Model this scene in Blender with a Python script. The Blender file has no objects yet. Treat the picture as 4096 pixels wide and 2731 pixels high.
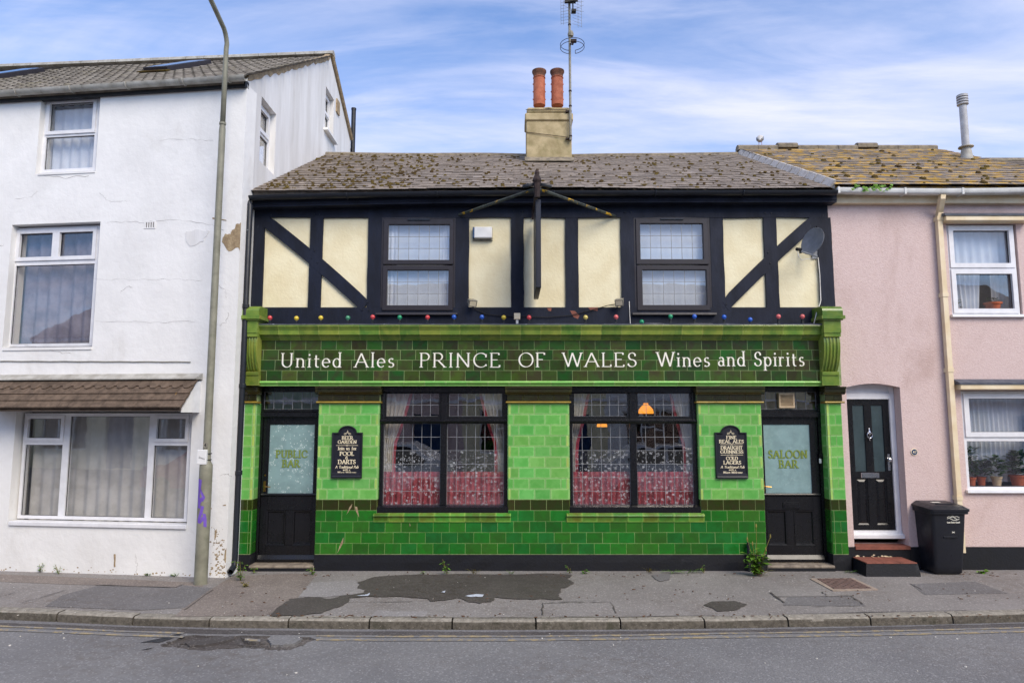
import bpy, bmesh, math, random
from mathutils import Vector, Matrix
R = math.radians
random.seed(7)
scene = bpy.context.scene
COL = scene.collection

# ---------------------------------------------------------------- camera
F, CU, CV = 2682.0, 2048.0, 1365.5          # focal length and centre in photo pixels (4096 wide)
CAMY, CAMH, PITCH = -9.8, 2.21, R(6.15)
cam_data = bpy.data.cameras.new('camera')
cam = bpy.data.objects.new('camera', cam_data)
COL.objects.link(cam)
cam.location = (0, CAMY, CAMH)
cam.rotation_euler = (R(90) + PITCH, 0, 0)
cam_data.sensor_width = 36.0
cam_data.lens = 36.0 * F / 4096.0
cam_data.clip_start = 0.05
cam_data.clip_end = 2000
scene.camera = cam

# ---------------------------------------------------------------- sky and sun
SUN_EL, SUN_AZ = R(42), R(147)               # sun high behind the camera, to its right, veiled by thin cloud
world = bpy.data.worlds.new('World')
scene.world = world
world.use_nodes = True
wn = world.node_tree
wn.nodes.clear()
def wnode(t, **k):
    n = wn.nodes.new(t)
    for a, b in k.items(): setattr(n, a, b)
    return n
sky = wnode('ShaderNodeTexSky', sky_type='NISHITA', sun_disc=False, sun_elevation=SUN_EL, sun_rotation=SUN_AZ)
sky.altitude = 0; sky.air_density = 1.0; sky.dust_density = 0.6; sky.ozone_density = 3.0
tc = wnode('ShaderNodeTexCoord')
sep = wnode('ShaderNodeSeparateXYZ')
wn.links.new(tc.outputs['Generated'], sep.inputs[0])
zc = wnode('ShaderNodeMath', operation='MAXIMUM'); zc.inputs[1].default_value = 0.0
wn.links.new(sep.outputs['Z'], zc.inputs[0])
za = wnode('ShaderNodeMath', operation='ADD'); za.inputs[1].default_value = 0.16
wn.links.new(zc.outputs[0], za.inputs[0])
dx = wnode('ShaderNodeMath', operation='DIVIDE'); dy = wnode('ShaderNodeMath', operation='DIVIDE')
wn.links.new(sep.outputs['X'], dx.inputs[0]); wn.links.new(za.outputs[0], dx.inputs[1])
wn.links.new(sep.outputs['Y'], dy.inputs[0]); wn.links.new(za.outputs[0], dy.inputs[1])
comb = wnode('ShaderNodeCombineXYZ')
wn.links.new(dx.outputs[0], comb.inputs[0]); wn.links.new(dy.outputs[0], comb.inputs[1])
def cloud(rot, scl, scale, detail, dist, loc=(0, 0, 0)):
    m = wnode('ShaderNodeMapping'); m.inputs['Rotation'].default_value = (0, 0, rot)
    m.inputs['Scale'].default_value = scl; m.inputs['Location'].default_value = loc
    wn.links.new(comb.outputs[0], m.inputs[0])
    n = wnode('ShaderNodeTexNoise'); n.inputs['Scale'].default_value = scale
    n.inputs['Detail'].default_value = detail; n.inputs['Roughness'].default_value = 0.6
    n.inputs['Distortion'].default_value = dist
    wn.links.new(m.outputs[0], n.inputs['Vector'])
    return n
c1 = cloud(R(18), (0.55, 1.5, 1), 1.15, 8, 0.7, (3.1, 1.7, 0))
c2 = cloud(R(-12), (0.7, 2.6, 1), 2.2, 9, 0.5, (7.3, 4.2, 0))
def ramp(src, lo, hi):
    r = wnode('ShaderNodeMapRange', interpolation_type='SMOOTHSTEP')
    r.inputs['From Min'].default_value = lo; r.inputs['From Max'].default_value = hi
    wn.links.new(src, r.inputs['Value']); return r
r1 = ramp(c1.outputs['Fac'], 0.30, 0.72); r2 = ramp(c2.outputs['Fac'], 0.40, 0.78)
ad = wnode('ShaderNodeMath', operation='MULTIPLY_ADD'); ad.inputs[1].default_value = 0.5
wn.links.new(r2.outputs[0], ad.inputs[0]); wn.links.new(r1.outputs[0], ad.inputs[2])
ml = wnode('ShaderNodeMath', operation='MULTIPLY', use_clamp=True); ml.inputs[1].default_value = 0.76
wn.links.new(ad.outputs[0], ml.inputs[0])
bg1 = wnode('ShaderNodeBackground'); bg1.inputs['Strength'].default_value = 0.115
bg2 = wnode('ShaderNodeBackground'); bg2.inputs['Color'].default_value = (0.76, 0.79, 1.0, 1)
bg2.inputs['Strength'].default_value = 0.62
tint = wnode('ShaderNodeMix', data_type='RGBA', blend_type='MULTIPLY'); tint.inputs[0].default_value = 1.0; tint.inputs[7].default_value = (0.80, 0.97, 1.18, 1)
wn.links.new(sky.outputs[0], tint.inputs[6]); wn.links.new(tint.outputs[2], bg1.inputs[0])
mx = wnode('ShaderNodeMixShader'); out = wnode('ShaderNodeOutputWorld')
wn.links.new(ml.outputs[0], mx.inputs[0]); wn.links.new(bg1.outputs[0], mx.inputs[1])
wn.links.new(bg2.outputs[0], mx.inputs[2]); wn.links.new(mx.outputs[0], out.inputs[0])

sun_data = bpy.data.lights.new('sun', 'SUN')
sun_data.energy = 1.75; sun_data.angle = R(36); sun_data.color = (1.0, 0.88, 0.71)
sun = bpy.data.objects.new('sun', sun_data); COL.objects.link(sun)
sdir = Vector((math.sin(SUN_AZ) * math.cos(SUN_EL), math.cos(SUN_AZ) * math.cos(SUN_EL), math.sin(SUN_EL)))
sun.rotation_euler = sdir.to_track_quat('Z', 'Y').to_euler()
sun.location = sdir * 60

scene.view_settings.view_transform = 'Standard'
scene.view_settings.look = 'None'
scene.view_settings.exposure = 0.9
scene.view_settings.gamma = 1.0
scene.view_settings.use_curve_mapping = False
scene.cycles.max_bounces = 7
scene.cycles.diffuse_bounces = 3
scene.cycles.glossy_bounces = 3
scene.cycles.transparent_max_bounces = 20
scene.cycles.caustics_reflective = False
scene.cycles.caustics_refractive = False
scene.cycles.use_denoising = True

# ---------------------------------------------------------------- measuring: photo pixel -> metres
CP, SP = math.cos(PITCH), math.sin(PITCH)
def ray(u, v):
    a = (u - CU) / F; b = (CV - v) / F
    return a, CP - SP * b, SP + CP * b
def xY(u, v, Y=0.0):
    a, f, w = ray(u, v); return a * (Y - CAMY) / f
def zY(v, Y=0.0):
    a, f, w = ray(CU, v); return CAMH + w * (Y - CAMY) / f
def onX(u, v, X):
    a, f, w = ray(u, v); t = X / a; return CAMY + f * t, CAMH + w * t
def onZ(u, v, Z=0.0):
    a, f, w = ray(u, v); t = (Z - CAMH) / w; return a * t, CAMY + f * t

# ---------------------------------------------------------------- mesh helpers
def ident(a, d, z): return (a, d, z)
def box(bm, x0, x1, y0, y1, z0, z1, T=ident):
    v = [bm.verts.new(T(x, y, z)) for z in (z0, z1) for y in (y0, y1) for x in (x0, x1)]
    for f in ((0, 1, 5, 4), (2, 6, 7, 3), (0, 4, 6, 2), (1, 3, 7, 5), (4, 5, 7, 6), (0, 2, 3, 1)):
        bm.faces.new([v[i] for i in f])
    return v
def cbox(bm, x0, x1, y0, y1, z0, z1, c=0.004, T=ident):
    """box with a chamfered front (low y) edge"""
    pts = [(x0, y1, z0), (x1, y1, z0), (x1, y1, z1), (x0, y1, z1),
           (x0, y0 + c, z0), (x1, y0 + c, z0), (x1, y0 + c, z1), (x0, y0 + c, z1),
           (x0 + c, y0, z0 + c), (x1 - c, y0, z0 + c), (x1 - c, y0, z1 - c), (x0 + c, y0, z1 - c)]
    v = [bm.verts.new(T(*p)) for p in pts]
    for f in ((8, 9, 10, 11), (4, 5, 9, 8), (5, 6, 10, 9), (6, 7, 11, 10), (7, 4, 8, 11),
              (0, 1, 5, 4), (1, 2, 6, 5), (2, 3, 7, 6), (3, 0, 4, 7), (3, 2, 1, 0)):
        bm.faces.new([v[i] for i in f])
def prism(bm, pts, y0, y1, T=ident):
    """polygon in (x,z) between depths y0 and y1"""
    a = [bm.verts.new(T(p[0], y0, p[1])) for p in pts]; b = [bm.verts.new(T(p[0], y1, p[1])) for p in pts]
    n = len(pts)
    bm.faces.new(a); bm.faces.new(b[::-1])
    for i in range(n): bm.faces.new((a[i], b[i], b[(i + 1) % n], a[(i + 1) % n]))
def extr(bm, prof, x0, x1, T=ident):
    """profile in (y,z) swept along x"""
    a = [bm.verts.new(T(x0, p[0], p[1])) for p in prof]; b = [bm.verts.new(T(x1, p[0], p[1])) for p in prof]
    n = len(prof)
    bm.faces.new(a); bm.faces.new(b[::-1])
    for i in range(n): bm.faces.new((a[i], b[i], b[(i + 1) % n], a[(i + 1) % n]))
def slab(bm, pts, z0, z1):
    a = [bm.verts.new((p[0], p[1], z0)) for p in pts]; b = [bm.verts.new((p[0], p[1], z1)) for p in pts]
    n = len(pts); bm.faces.new(b); bm.faces.new(a[::-1])
    for i in range(n): bm.faces.new((a[i], a[(i + 1) % n], b[(i + 1) % n], b[i]))
def tube(bm, pts, r, n=8, cap=True, flat=1.0):
    pts = [Vector(p) for p in pts]; rr = r if isinstance(r, (list, tuple)) else [r] * len(pts)
    rings = []; up = None
    for i, p in enumerate(pts):
        d = (pts[min(i + 1, len(pts) - 1)] - pts[max(i - 1, 0)]).normalized()
        if up is None: up = Vector((0, 0, 1)) if abs(d.z) < 0.9 else Vector((1, 0, 0))
        s = d.cross(up)
        if s.length < 1e-5: s = d.cross(Vector((0, 1, 0)))
        s.normalize(); up = s.cross(d).normalized()
        rings.append([bm.verts.new(p + (s * math.cos(2 * math.pi * k / n) + up * math.sin(2 * math.pi * k / n) * flat) * rr[i]) for k in range(n)])
    for a, b in zip(rings, rings[1:]):
        for k in range(n): bm.faces.new((a[k], a[(k + 1) % n], b[(k + 1) % n], b[k]))
    if cap: bm.faces.new(rings[0][::-1]); bm.faces.new(rings[-1])
def lathe(bm, prof, c=(0, 0, 0), n=16, M=None, cap=True):
    """profile of (r,z) turned round z, moved by M or c"""
    rings = []
    for r, z in prof:
        ring = []
        for k in range(n):
            p = Vector((r * math.cos(2 * math.pi * k / n), r * math.sin(2 * math.pi * k / n), z))
            p = (M @ p) if M else p + Vector(c)
            ring.append(bm.verts.new(p))
        rings.append(ring)
    for a, b in zip(rings, rings[1:]):
        for k in range(n): bm.faces.new((a[k], a[(k + 1) % n], b[(k + 1) % n], b[k]))
    if cap: bm.faces.new(rings[0][::-1]); bm.faces.new(rings[-1])
def loft(bm, rings, cap=True):
    vs = [[bm.verts.new(p) for p in r] for r in rings]; n = len(vs[0])
    for a, b in zip(vs, vs[1:]):
        for k in range(n): bm.faces.new((a[k], a[(k + 1) % n], b[(k + 1) % n], b[k]))
    if cap: bm.faces.new(vs[0][::-1]); bm.faces.new(vs[-1])
def rrect(x0, x1, y0, y1, r, n=4):
    out = []
    for cx, cy, a in ((x1 - r, y1 - r, 0), (x0 + r, y1 - r, 90), (x0 + r, y0 + r, 180), (x1 - r, y0 + r, 270)):
        for k in range(n + 1):
            t = R(a + 90 * k / n); out.append((cx + r * math.cos(t), cy + r * math.sin(t)))
    return out
def wall(bm, a0, a1, z0, z1, d0, d1, holes, T=ident):
    """wall in (a,z) between depths d0,d1 with rectangular openings (a0,a1,z0,z1) and their reveals"""
    xs = sorted({a0, a1, *[min(max(h[i], a0), a1) for h in holes for i in (0, 1)]})
    zs = sorted({z0, z1, *[min(max(h[i], z0), z1) for h in holes for i in (2, 3)]})
    nx, nz = len(xs) - 1, len(zs) - 1
    def solid(i, j):
        if i < 0 or j < 0 or i >= nx or j >= nz: return False
        cx, cz = (xs[i] + xs[i + 1]) / 2, (zs[j] + zs[j + 1]) / 2
        return not any(h[0] < cx < h[1] and h[2] < cz < h[3] for h in holes)
    cache = {}
    def V(x, d, z):
        k = (x, d, z)
        if k not in cache: cache[k] = bm.verts.new(T(x, d, z))
        return cache[k]
    for i in range(nx):
        for j in range(nz):
            if not solid(i, j): continue
            x, X, z, Z = xs[i], xs[i + 1], zs[j], zs[j + 1]
            bm.faces.new((V(x, d0, z), V(X, d0, z), V(X, d0, Z), V(x, d0, Z)))
            bm.faces.new((V(x, d1, z), V(x, d1, Z), V(X, d1, Z), V(X, d1, z)))
            if not solid(i - 1, j): bm.faces.new((V(x, d0, z), V(x, d0, Z), V(x, d1, Z), V(x, d1, z)))
            if not solid(i + 1, j): bm.faces.new((V(X, d0, z), V(X, d1, z), V(X, d1, Z), V(X, d0, Z)))
            if not solid(i, j - 1): bm.faces.new((V(x, d0, z), V(x, d1, z), V(X, d1, z), V(X, d0, z)))
            if not solid(i, j + 1): bm.faces.new((V(x, d0, Z), V(X, d0, Z), V(X, d1, Z), V(x, d1, Z)))

# ---------------------------------------------------------------- object helpers
WLOC = {}
def wloc(o): return WLOC.get(o.name, Vector((0, 0, 0))) if o else Vector((0, 0, 0))
def link(o, parent, loc):
    COL.objects.link(o); loc = Vector(loc)
    if parent: o.parent = parent; o.location = loc - wloc(parent)
    else: o.location = loc
    WLOC[o.name] = loc
    return o
def mesh(bm, name, m=None, smooth=False):
    bmesh.ops.recalc_face_normals(bm, faces=bm.faces)
    me = bpy.data.meshes.new(name); bm.to_mesh(me); bm.free()
    if smooth:
        for p in me.polygons: p.use_smooth = True
    if m: me.materials.append(m)
    return me
def obj(name, bm, m, parent=None, loc=(0, 0, 0), smooth=False, rot=None, auto=None):
    me = bm if isinstance(bm, bpy.types.Mesh) else mesh(bm, name, m, smooth or auto is not None)
    if auto is not None:
        try: me.set_sharp_from_angle(angle=R(auto))
        except Exception: pass
    o = bpy.data.objects.new(name, me)
    if rot: o.rotation_euler = rot
    return link(o, parent, loc)
def tag(o, label=None, cat=None, group=None, kind=None):
    for k, v in (('label', label), ('category', cat), ('group', group), ('kind', kind)):
        if v: o[k] = v
    return o
def empty(name, loc, label=None, cat=None, group=None):
    o = bpy.data.objects.new(name, None); o.empty_display_size = 0.2
    link(o, None, loc); return tag(o, label, cat, group)
def one(fn, *a, **k):
    bm = bmesh.new(); fn(bm, *a, **k); return bm
def bevel(bm, w, seg=1):
    bmesh.ops.remove_doubles(bm, verts=bm.verts, dist=1e-5)
    bmesh.ops.bevel(bm, geom=bm.edges[:], offset=w, segments=seg, profile=0.6, affect='EDGES', clamp_overlap=True)
    return bm

# ---------------------------------------------------------------- materials
def srgb(r, g, b):
    f = lambda c: (c / 255 / 12.92) if c <= 10 else ((c / 255 + 0.055) / 1.055) ** 2.4
    return (f(r), f(g), f(b))
def newmat(name):
    m = bpy.data.materials.new(name); m.use_nodes = True
    nt = m.node_tree; nt.nodes.clear()
    o = nt.nodes.new('ShaderNodeOutputMaterial'); p = nt.nodes.new('ShaderNodeBsdfPrincipled')
    nt.links.new(p.outputs[0], o.inputs[0])
    return m, nt, p, o
class G:
    """tiny node-graph writer"""
    def __init__(s, nt): s.nt = nt
    def n(s, t, **k):
        x = s.nt.nodes.new(t)
        for a, b in k.items(): setattr(x, a, b)
        return x
    def put(s, inp, v):
        if isinstance(v, bpy.types.NodeSocket): s.nt.links.new(v, inp)
        elif isinstance(v, tuple) and len(v) == 3 and inp.type == 'RGBA': inp.default_value = (*v, 1)
        else: inp.default_value = v
    def pos(s): return s.n('ShaderNodeNewGeometry').outputs['Position']
    def gen(s): return s.n('ShaderNodeTexCoord').outputs['Generated']
    def rnd(s): return s.n('ShaderNodeObjectInfo').outputs['Random']
    def map(s, vec, scale=(1, 1, 1), loc=(0, 0, 0), rot=(0, 0, 0)):
        m = s.n('ShaderNodeMapping'); s.put(m.inputs[0], vec)
        m.inputs['Scale'].default_value = scale; m.inputs['Location'].default_value = loc; m.inputs['Rotation'].default_value = rot
        return m.outputs[0]
    def noise(s, vec, scale, detail=5, rough=0.6, dist=0.0, color=False):
        x = s.n('ShaderNodeTexNoise'); s.put(x.inputs['Vector'], vec)
        x.inputs['Scale'].default_value = scale; x.inputs['Detail'].default_value = detail
        x.inputs['Roughness'].default_value = rough; x.inputs['Distortion'].default_value = dist
        return x.outputs['Color' if color else 'Fac']
    def vor(s, vec, scale, feature='F1', out='Distance', rand=1.0):
        x = s.n('ShaderNodeTexVoronoi', feature=feature); s.put(x.inputs['Vector'], vec)
        x.inputs['Scale'].default_value = scale
        if 'Randomness' in x.inputs: x.inputs['Randomness'].default_value = rand
        return x.outputs[out]
    def rng(s, v, lo, hi, a=0.0, b=1.0, smooth=True):
        x = s.n('ShaderNodeMapRange', interpolation_type='SMOOTHSTEP' if smooth else 'LINEAR')
        s.put(x.inputs['Value'], v); x.inputs['From Min'].default_value = lo; x.inputs['From Max'].default_value = hi
        x.inputs['To Min'].default_value = a; x.inputs['To Max'].default_value = b
        return x.outputs[0]
    def math(s, op, a, b=0.0, clamp=False):
        x = s.n('ShaderNodeMath', operation=op, use_clamp=clamp); s.put(x.inputs[0], a); s.put(x.inputs[1], b); return x.outputs[0]
    def mix(s, f, a, b, mode='MIX'):
        x = s.n('ShaderNodeMix', data_type='RGBA', blend_type=mode)
        s.put(x.inputs[0], f); s.put(x.inputs[6], a); s.put(x.inputs[7], b); return x.outputs[2]
    def bump(s, h, strength, dist=0.01):
        x = s.n('ShaderNodeBump'); s.put(x.inputs['Height'], h); x.inputs['Strength'].default_value = strength
        x.inputs['Distance'].default_value = dist; return x.outputs[0]
    def sep(s, v):
        x = s.n('ShaderNodeSeparateXYZ'); s.put(x.inputs[0], v); return x.outputs

def pmat(name, c1, c2=None, rough=0.7, scale=6, stretch=(1, 1, 1), bump=0.0, bscale=50, bdist=0.004, spec=0.4, metal=0.0,
         c3=None, c3scale=1.2, c3lo=0.52, c3hi=0.66, c3amt=1.0, c3stretch=(1, 1, 1), objvar=0.0, speck=None, speckscale=60, specklo=0.68, lo=0.3, hi=0.7, rvar=0.12, coat=0.0):
    m, nt, p, o = newmat(name); g = G(nt); pos = g.pos()
    v = g.map(pos, stretch)
    n1 = g.noise(v, scale, 7, 0.62)
    col = g.mix(g.rng(n1, lo, hi), c1, c2 or tuple(min(1, x * 0.78) for x in c1))
    if c3:
        n3 = g.noise(g.map(pos, c3stretch, (5.3, 1.1, 2.7)), c3scale, 8, 0.66, 0.4)
        col = g.mix(g.rng(n3, c3lo, c3hi, 0, c3amt), col, c3)
    if speck:
        n4 = g.noise(pos, speckscale, 3, 0.6)
        col = g.mix(g.rng(n4, specklo, specklo + 0.06), col, speck)
    if objvar:
        f = g.rng(g.rnd(), 0, 1, 1 - objvar, 1 + objvar, False)
        hs = g.n('ShaderNodeHueSaturation'); g.put(hs.inputs['Value'], f); g.put(hs.inputs['Color'], col); col = hs.outputs[0]
    g.put(p.inputs['Base Color'], col)
    g.put(p.inputs['Roughness'], g.rng(n1, 0.2, 0.8, max(0.02, rough - rvar), min(1, rough + rvar), False))
    p.inputs['Specular IOR Level'].default_value = spec; p.inputs['Metallic'].default_value = metal
    if coat: p.inputs['Coat Weight'].default_value = coat; p.inputs['Coat Roughness'].default_value = 0.08
    if bump: g.put(p.inputs['Normal'], g.bump(g.noise(v, bscale, 4, 0.6), bump, bdist))
    return m

def tile_mat(name, mid, edge, alt, alt_amt=0.5, val=0.16, rough=0.14, ew=0.022, w=0.225, h=0.147, hue=0.012, mott=9, ea=0.8):
    """glazed tile: the glaze runs thin and pale at the edges and pools in the middle; each tile fired a little differently"""
    m, nt, p, o = newmat(name); g = G(nt)
    s = g.sep(g.gen()); rnd = g.rnd(); pos = g.pos()
    ex = g.math('MULTIPLY', g.math('MINIMUM', s[0], g.math('SUBTRACT', 1.0, s[0])), w)
    ez = g.math('MULTIPLY', g.math('MINIMUM', s[2], g.math('SUBTRACT', 1.0, s[2])), h)
    e = g.math('MINIMUM', ex, ez)
    wob = g.noise(pos, 24, 3)
    e = g.math('ADD', e, g.rng(wob, 0.3, 0.7, -0.006, 0.006, False))
    off = g.n('ShaderNodeCombineXYZ'); 
    for i in range(3): g.put(off.inputs[i], g.math('MULTIPLY', rnd, 37.0 + 11 * i))
    vo = g.n('ShaderNodeVectorMath', operation='ADD'); g.put(vo.inputs[0], pos); g.put(vo.inputs[1], off.outputs[0])
    mt = g.noise(vo.outputs[0], mott, 4, 0.55, 0.3)
    amt = g.math('ADD', g.rng(mt, 0.36, 0.68, 0, alt_amt), g.rng(rnd, 0.55, 1.0, 0, alt_amt * 0.6), True)
    col = g.mix(amt, mid, alt)
    col = g.mix(g.rng(e, 0.0, ew, ea, 0.0), col, edge)
    hs = g.n('ShaderNodeHueSaturation'); g.put(hs.inputs['Color'], col)
    r2 = g.math('FRACT', g.math('MULTIPLY', rnd, 7.31)); r3 = g.math('FRACT', g.math('MULTIPLY', rnd, 17.7))
    g.put(hs.inputs['Hue'], g.rng(r2, 0, 1, 0.5 - hue, 0.5 + hue, False))
    g.put(hs.inputs['Value'], g.rng(r3, 0, 1, 1 - val, 1 + val, False))
    g.put(p.inputs['Base Color'], hs.outputs[0])
    g.put(p.inputs['Roughness'], g.rng(g.noise(pos, 14, 4), 0.3, 0.75, rough, rough + 0.16, False))
    p.inputs['Specular IOR Level'].default_value = 0.5
    g.put(p.inputs['Normal'], g.bump(g.noise(vo.outputs[0], 9, 3, 0.5), 0.35, 0.007))
    return m

def sheet_fresnel(g):
    """reflectance of a thin sheet, the same from either side"""
    ge = g.n('ShaderNodeNewGeometry'); d = g.n('ShaderNodeVectorMath', operation='DOT_PRODUCT')
    g.put(d.inputs[0], ge.outputs['Incoming']); g.put(d.inputs[1], ge.outputs['Normal'])
    c = g.math('SUBTRACT', 1.0, g.math('ABSOLUTE', d.outputs['Value']), True)
    return g.math('ADD', g.math('MULTIPLY', g.math('POWER', c, 5.0), 0.96), 0.04)

def glass_mat(name, tint=(1, 1, 1), gain=1.7, rough=0.0, wave=0.0):
    m = bpy.data.materials.new(name); m.use_nodes = True; nt = m.node_tree; nt.nodes.clear(); g = G(nt)
    o = g.n('ShaderNodeOutputMaterial'); t = g.n('ShaderNodeBsdfTransparent'); gl = g.n('ShaderNodeBsdfGlossy')
    t.inputs[0].default_value = (*tint, 1); gl.inputs['Roughness'].default_value = rough
    f = g.math('MULTIPLY', sheet_fresnel(g), gain, True)
    mxs = g.n('ShaderNodeMixShader'); g.put(mxs.inputs[0], f); nt.links.new(t.outputs[0], mxs.inputs[1]); nt.links.new(gl.outputs[0], mxs.inputs[2])
    if wave:
        b = g.bump(g.noise(g.pos(), 2.5, 2), wave, 0.02); g.put(gl.inputs['Normal'], b)
    nt.links.new(mxs.outputs[0], o.inputs[0])
    return m

def flower_mask(g, pos, scale=11, seed=0.0):
    """etched flowers: petal strokes round scattered centres, with loose leaf flecks between"""
    v = g.map(pos, (1, 0, 1), (seed, 0, seed))
    vv = g.n('ShaderNodeTexVoronoi', feature='F1'); g.put(vv.inputs['Vector'], v); vv.inputs['Scale'].default_value = scale
    vv.inputs['Randomness'].default_value = 0.85
    d = vv.outputs['Distance']
    wv = g.noise(v, scale * 5.5, 2, 0.5, 1.5)
    petal = g.math('MULTIPLY', g.rng(wv, 0.52, 0.57), g.rng(d, 0.36, 0.28))
    v2 = g.n('ShaderNodeTexVoronoi', feature='F1'); g.put(v2.inputs['Vector'], g.map(pos, (1.0, 0, 0.55), (2.2, 0, 7.7), (0, R(35), 0))); v2.inputs['Scale'].default_value = scale * 3.2
    fleck = g.rng(v2.outputs['Distance'], 0.20, 0.14)
    return g.math('MAXIMUM', petal, fleck)

def etched_mat(name):
    m = bpy.data.materials.new(name); m.use_nodes = True; nt = m.node_tree; nt.nodes.clear(); g = G(nt)
    o = g.n('ShaderNodeOutputMaterial'); t = g.n('ShaderNodeBsdfTransparent'); gl = g.n('ShaderNodeBsdfGlossy'); df = g.n('ShaderNodeBsdfDiffuse')
    gl.inputs['Roughness'].default_value = 0.02; df.inputs[0].default_value = (0.75, 0.77, 0.8, 1)
    m1 = g.n('ShaderNodeMixShader'); g.put(m1.inputs[0], g.math('MULTIPLY', sheet_fresnel(g), 3.0, True)); nt.links.new(t.outputs[0], m1.inputs[1]); nt.links.new(gl.outputs[0], m1.inputs[2])
    k = flower_mask(g, g.pos(), 15)
    f = g.math('ADD', g.math('MULTIPLY', k, 0.5), 0.012)
    m2 = g.n('ShaderNodeMixShader'); g.put(m2.inputs[0], f); nt.links.new(m1.outputs[0], m2.inputs[1]); nt.links.new(df.outputs[0], m2.inputs[2])
    nt.links.new(m2.outputs[0], o.inputs[0]); return m

def frosted_mat(name, c1, c2, flowers):
    m, nt, p, o = newmat(name); g = G(nt); pos = g.pos()
    base = g.mix(g.rng(g.noise(pos, 5, 6), 0.35, 0.7), c1, tuple(x * 0.8 for x in c1))
    if flowers: k = flower_mask(g, pos, 9, 3.0)
    else: k = g.rng(g.noise(pos, 16, 7, 0.7, 1.2), 0.5, 0.75)
    g.put(p.inputs['Base Color'], g.mix(g.math('MULTIPLY', k, 0.8 if flowers else 0.4), base, c2))
    p.inputs['Roughness'].default_value = 0.12; p.inputs['Specular IOR Level'].default_value = 0.6
    return m

M = {}
GREEN = srgb(104, 178, 78)
M['tile_light'] = tile_mat('light green glazed tile', srgb(96, 168, 76), srgb(150, 200, 122), srgb(118, 184, 96), 0.6, 0.10, 0.08)
M['tile_nose'] = tile_mat('pale bullnose tile', srgb(150, 196, 100), srgb(180, 214, 140), srgb(176, 190, 92), 0.6, 0.10, 0.12)
M['tile_mid'] = tile_mat('mid green glazed tile', srgb(26, 108, 26), srgb(72, 136, 48), srgb(36, 92, 26), 0.8, 0.2, 0.07, hue=0.018, ew=0.010, ea=0.5)
M['tile_dark'] = tile_mat('dark green glazed tile', srgb(42, 58, 16), srgb(84, 100, 34), srgb(52, 48, 20), 0.7, 0.18, 0.10, ew=0.010, ea=0.5)
M['tile_fascia'] = tile_mat('bottle green fascia tile', srgb(50, 84, 30), srgb(84, 112, 58), srgb(56, 58, 34), 0.85, 0.3, 0.09, hue=0.05, mott=7, ew=0.008, ea=0.4)
M['tile_olive'] = tile_mat('olive cornice faience', srgb(126, 142, 58), srgb(146, 158, 76), srgb(84, 116, 46), 0.7, 0.16, 0.14, ew=0.012, w=0.3, h=0.2, hue=0.02, mott=6)
M['tile_bead'] = tile_mat('pale green bead tile', srgb(120, 184, 84), srgb(170, 208, 124), srgb(146, 196, 100), 0.6, 0.10, 0.10, ew=0.01, h=0.07)
M['tile_sill'] = tile_mat('olive sill tile', srgb(86, 140, 50), srgb(138, 172, 76), srgb(92, 112, 36), 0.9, 0.24, 0.12, hue=0.03)
M['tile_brown'] = tile_mat('brown capital faience', srgb(38, 35, 20), srgb(60, 57, 28), srgb(42, 46, 24), 0.7, 0.2, 0.13, ew=0.012)
M['gold'] = pmat('ochre glazed bead', srgb(172, 146, 62), srgb(136, 112, 44), 0.2, 9, spec=0.5)
M['grout'] = pmat('pale grout', srgb(150, 168, 116), srgb(120, 138, 90), 0.9, 14)
M['black_wall'] = pmat('black masonry paint', srgb(20, 22, 29), srgb(14, 15, 20), 0.55, 7, bump=0.5, bscale=35, bdist=0.006, c3=srgb(70, 70, 72), c3scale=3, c3lo=0.62, c3hi=0.8, c3amt=0.6)
M['black_gloss'] = pmat('black gloss paint', srgb(22, 22, 26), srgb(17, 17, 20), 0.26, 6, bump=0.03, bscale=12, spec=0.5)
M['timber'] = pmat('blue black timber paint', srgb(27, 33, 50), srgb(20, 24, 36), 0.6, 5, (1, 1, 0.35), bump=0.6, bscale=26, bdist=0.006, spec=0.25, c3=srgb(78, 80, 86), c3scale=22, c3lo=0.66, c3hi=0.74, c3amt=0.5, c3stretch=(1, 1, 0.3))
M['cream'] = pmat('cream render', srgb(240, 231, 196), srgb(230, 218, 180), 0.85, 3.2, bump=0.6, bscale=24, bdist=0.008, c3=srgb(208, 194, 156), c3scale=2.0, c3lo=0.54, c3hi=0.9, c3amt=0.5, c3stretch=(1, 1, 0.4))
M['upvc_dark'] = pmat('dark brown window frame', srgb(50, 46, 50), srgb(42, 38, 42), 0.4, 12, spec=0.4)
M['upvc'] = pmat('white window frame', srgb(236, 236, 238), srgb(222, 222, 224), 0.35, 6, spec=0.4)
M['glass'] = glass_mat('window glass', gain=2.5, wave=0.03)
M['glass_lead'] = glass_mat('leaded light glass', gain=3.2, wave=0.05)
M['etched'] = etched_mat('etched flower glass')
M['frost_flower'] = frosted_mat('frosted glass with flowers', srgb(138, 166, 168), srgb(206, 222, 222), True)
M['frost'] = frosted_mat('frosted glass', srgb(138, 166, 168), srgb(172, 194, 194), False)
M['frost_dark'] = frosted_mat('obscure door glass', srgb(66, 80, 84), srgb(82, 98, 102), False)
M['lead'] = pmat('lead came', srgb(150, 152, 154), srgb(120, 122, 126), 0.5, 30, spec=0.5)
M['lead_sheet'] = pmat('lead sheet', srgb(92, 96, 106), srgb(70, 74, 84), 0.6, 9, c3=srgb(150, 156, 164), c3scale=12, c3lo=0.6, c3hi=0.75)
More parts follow.
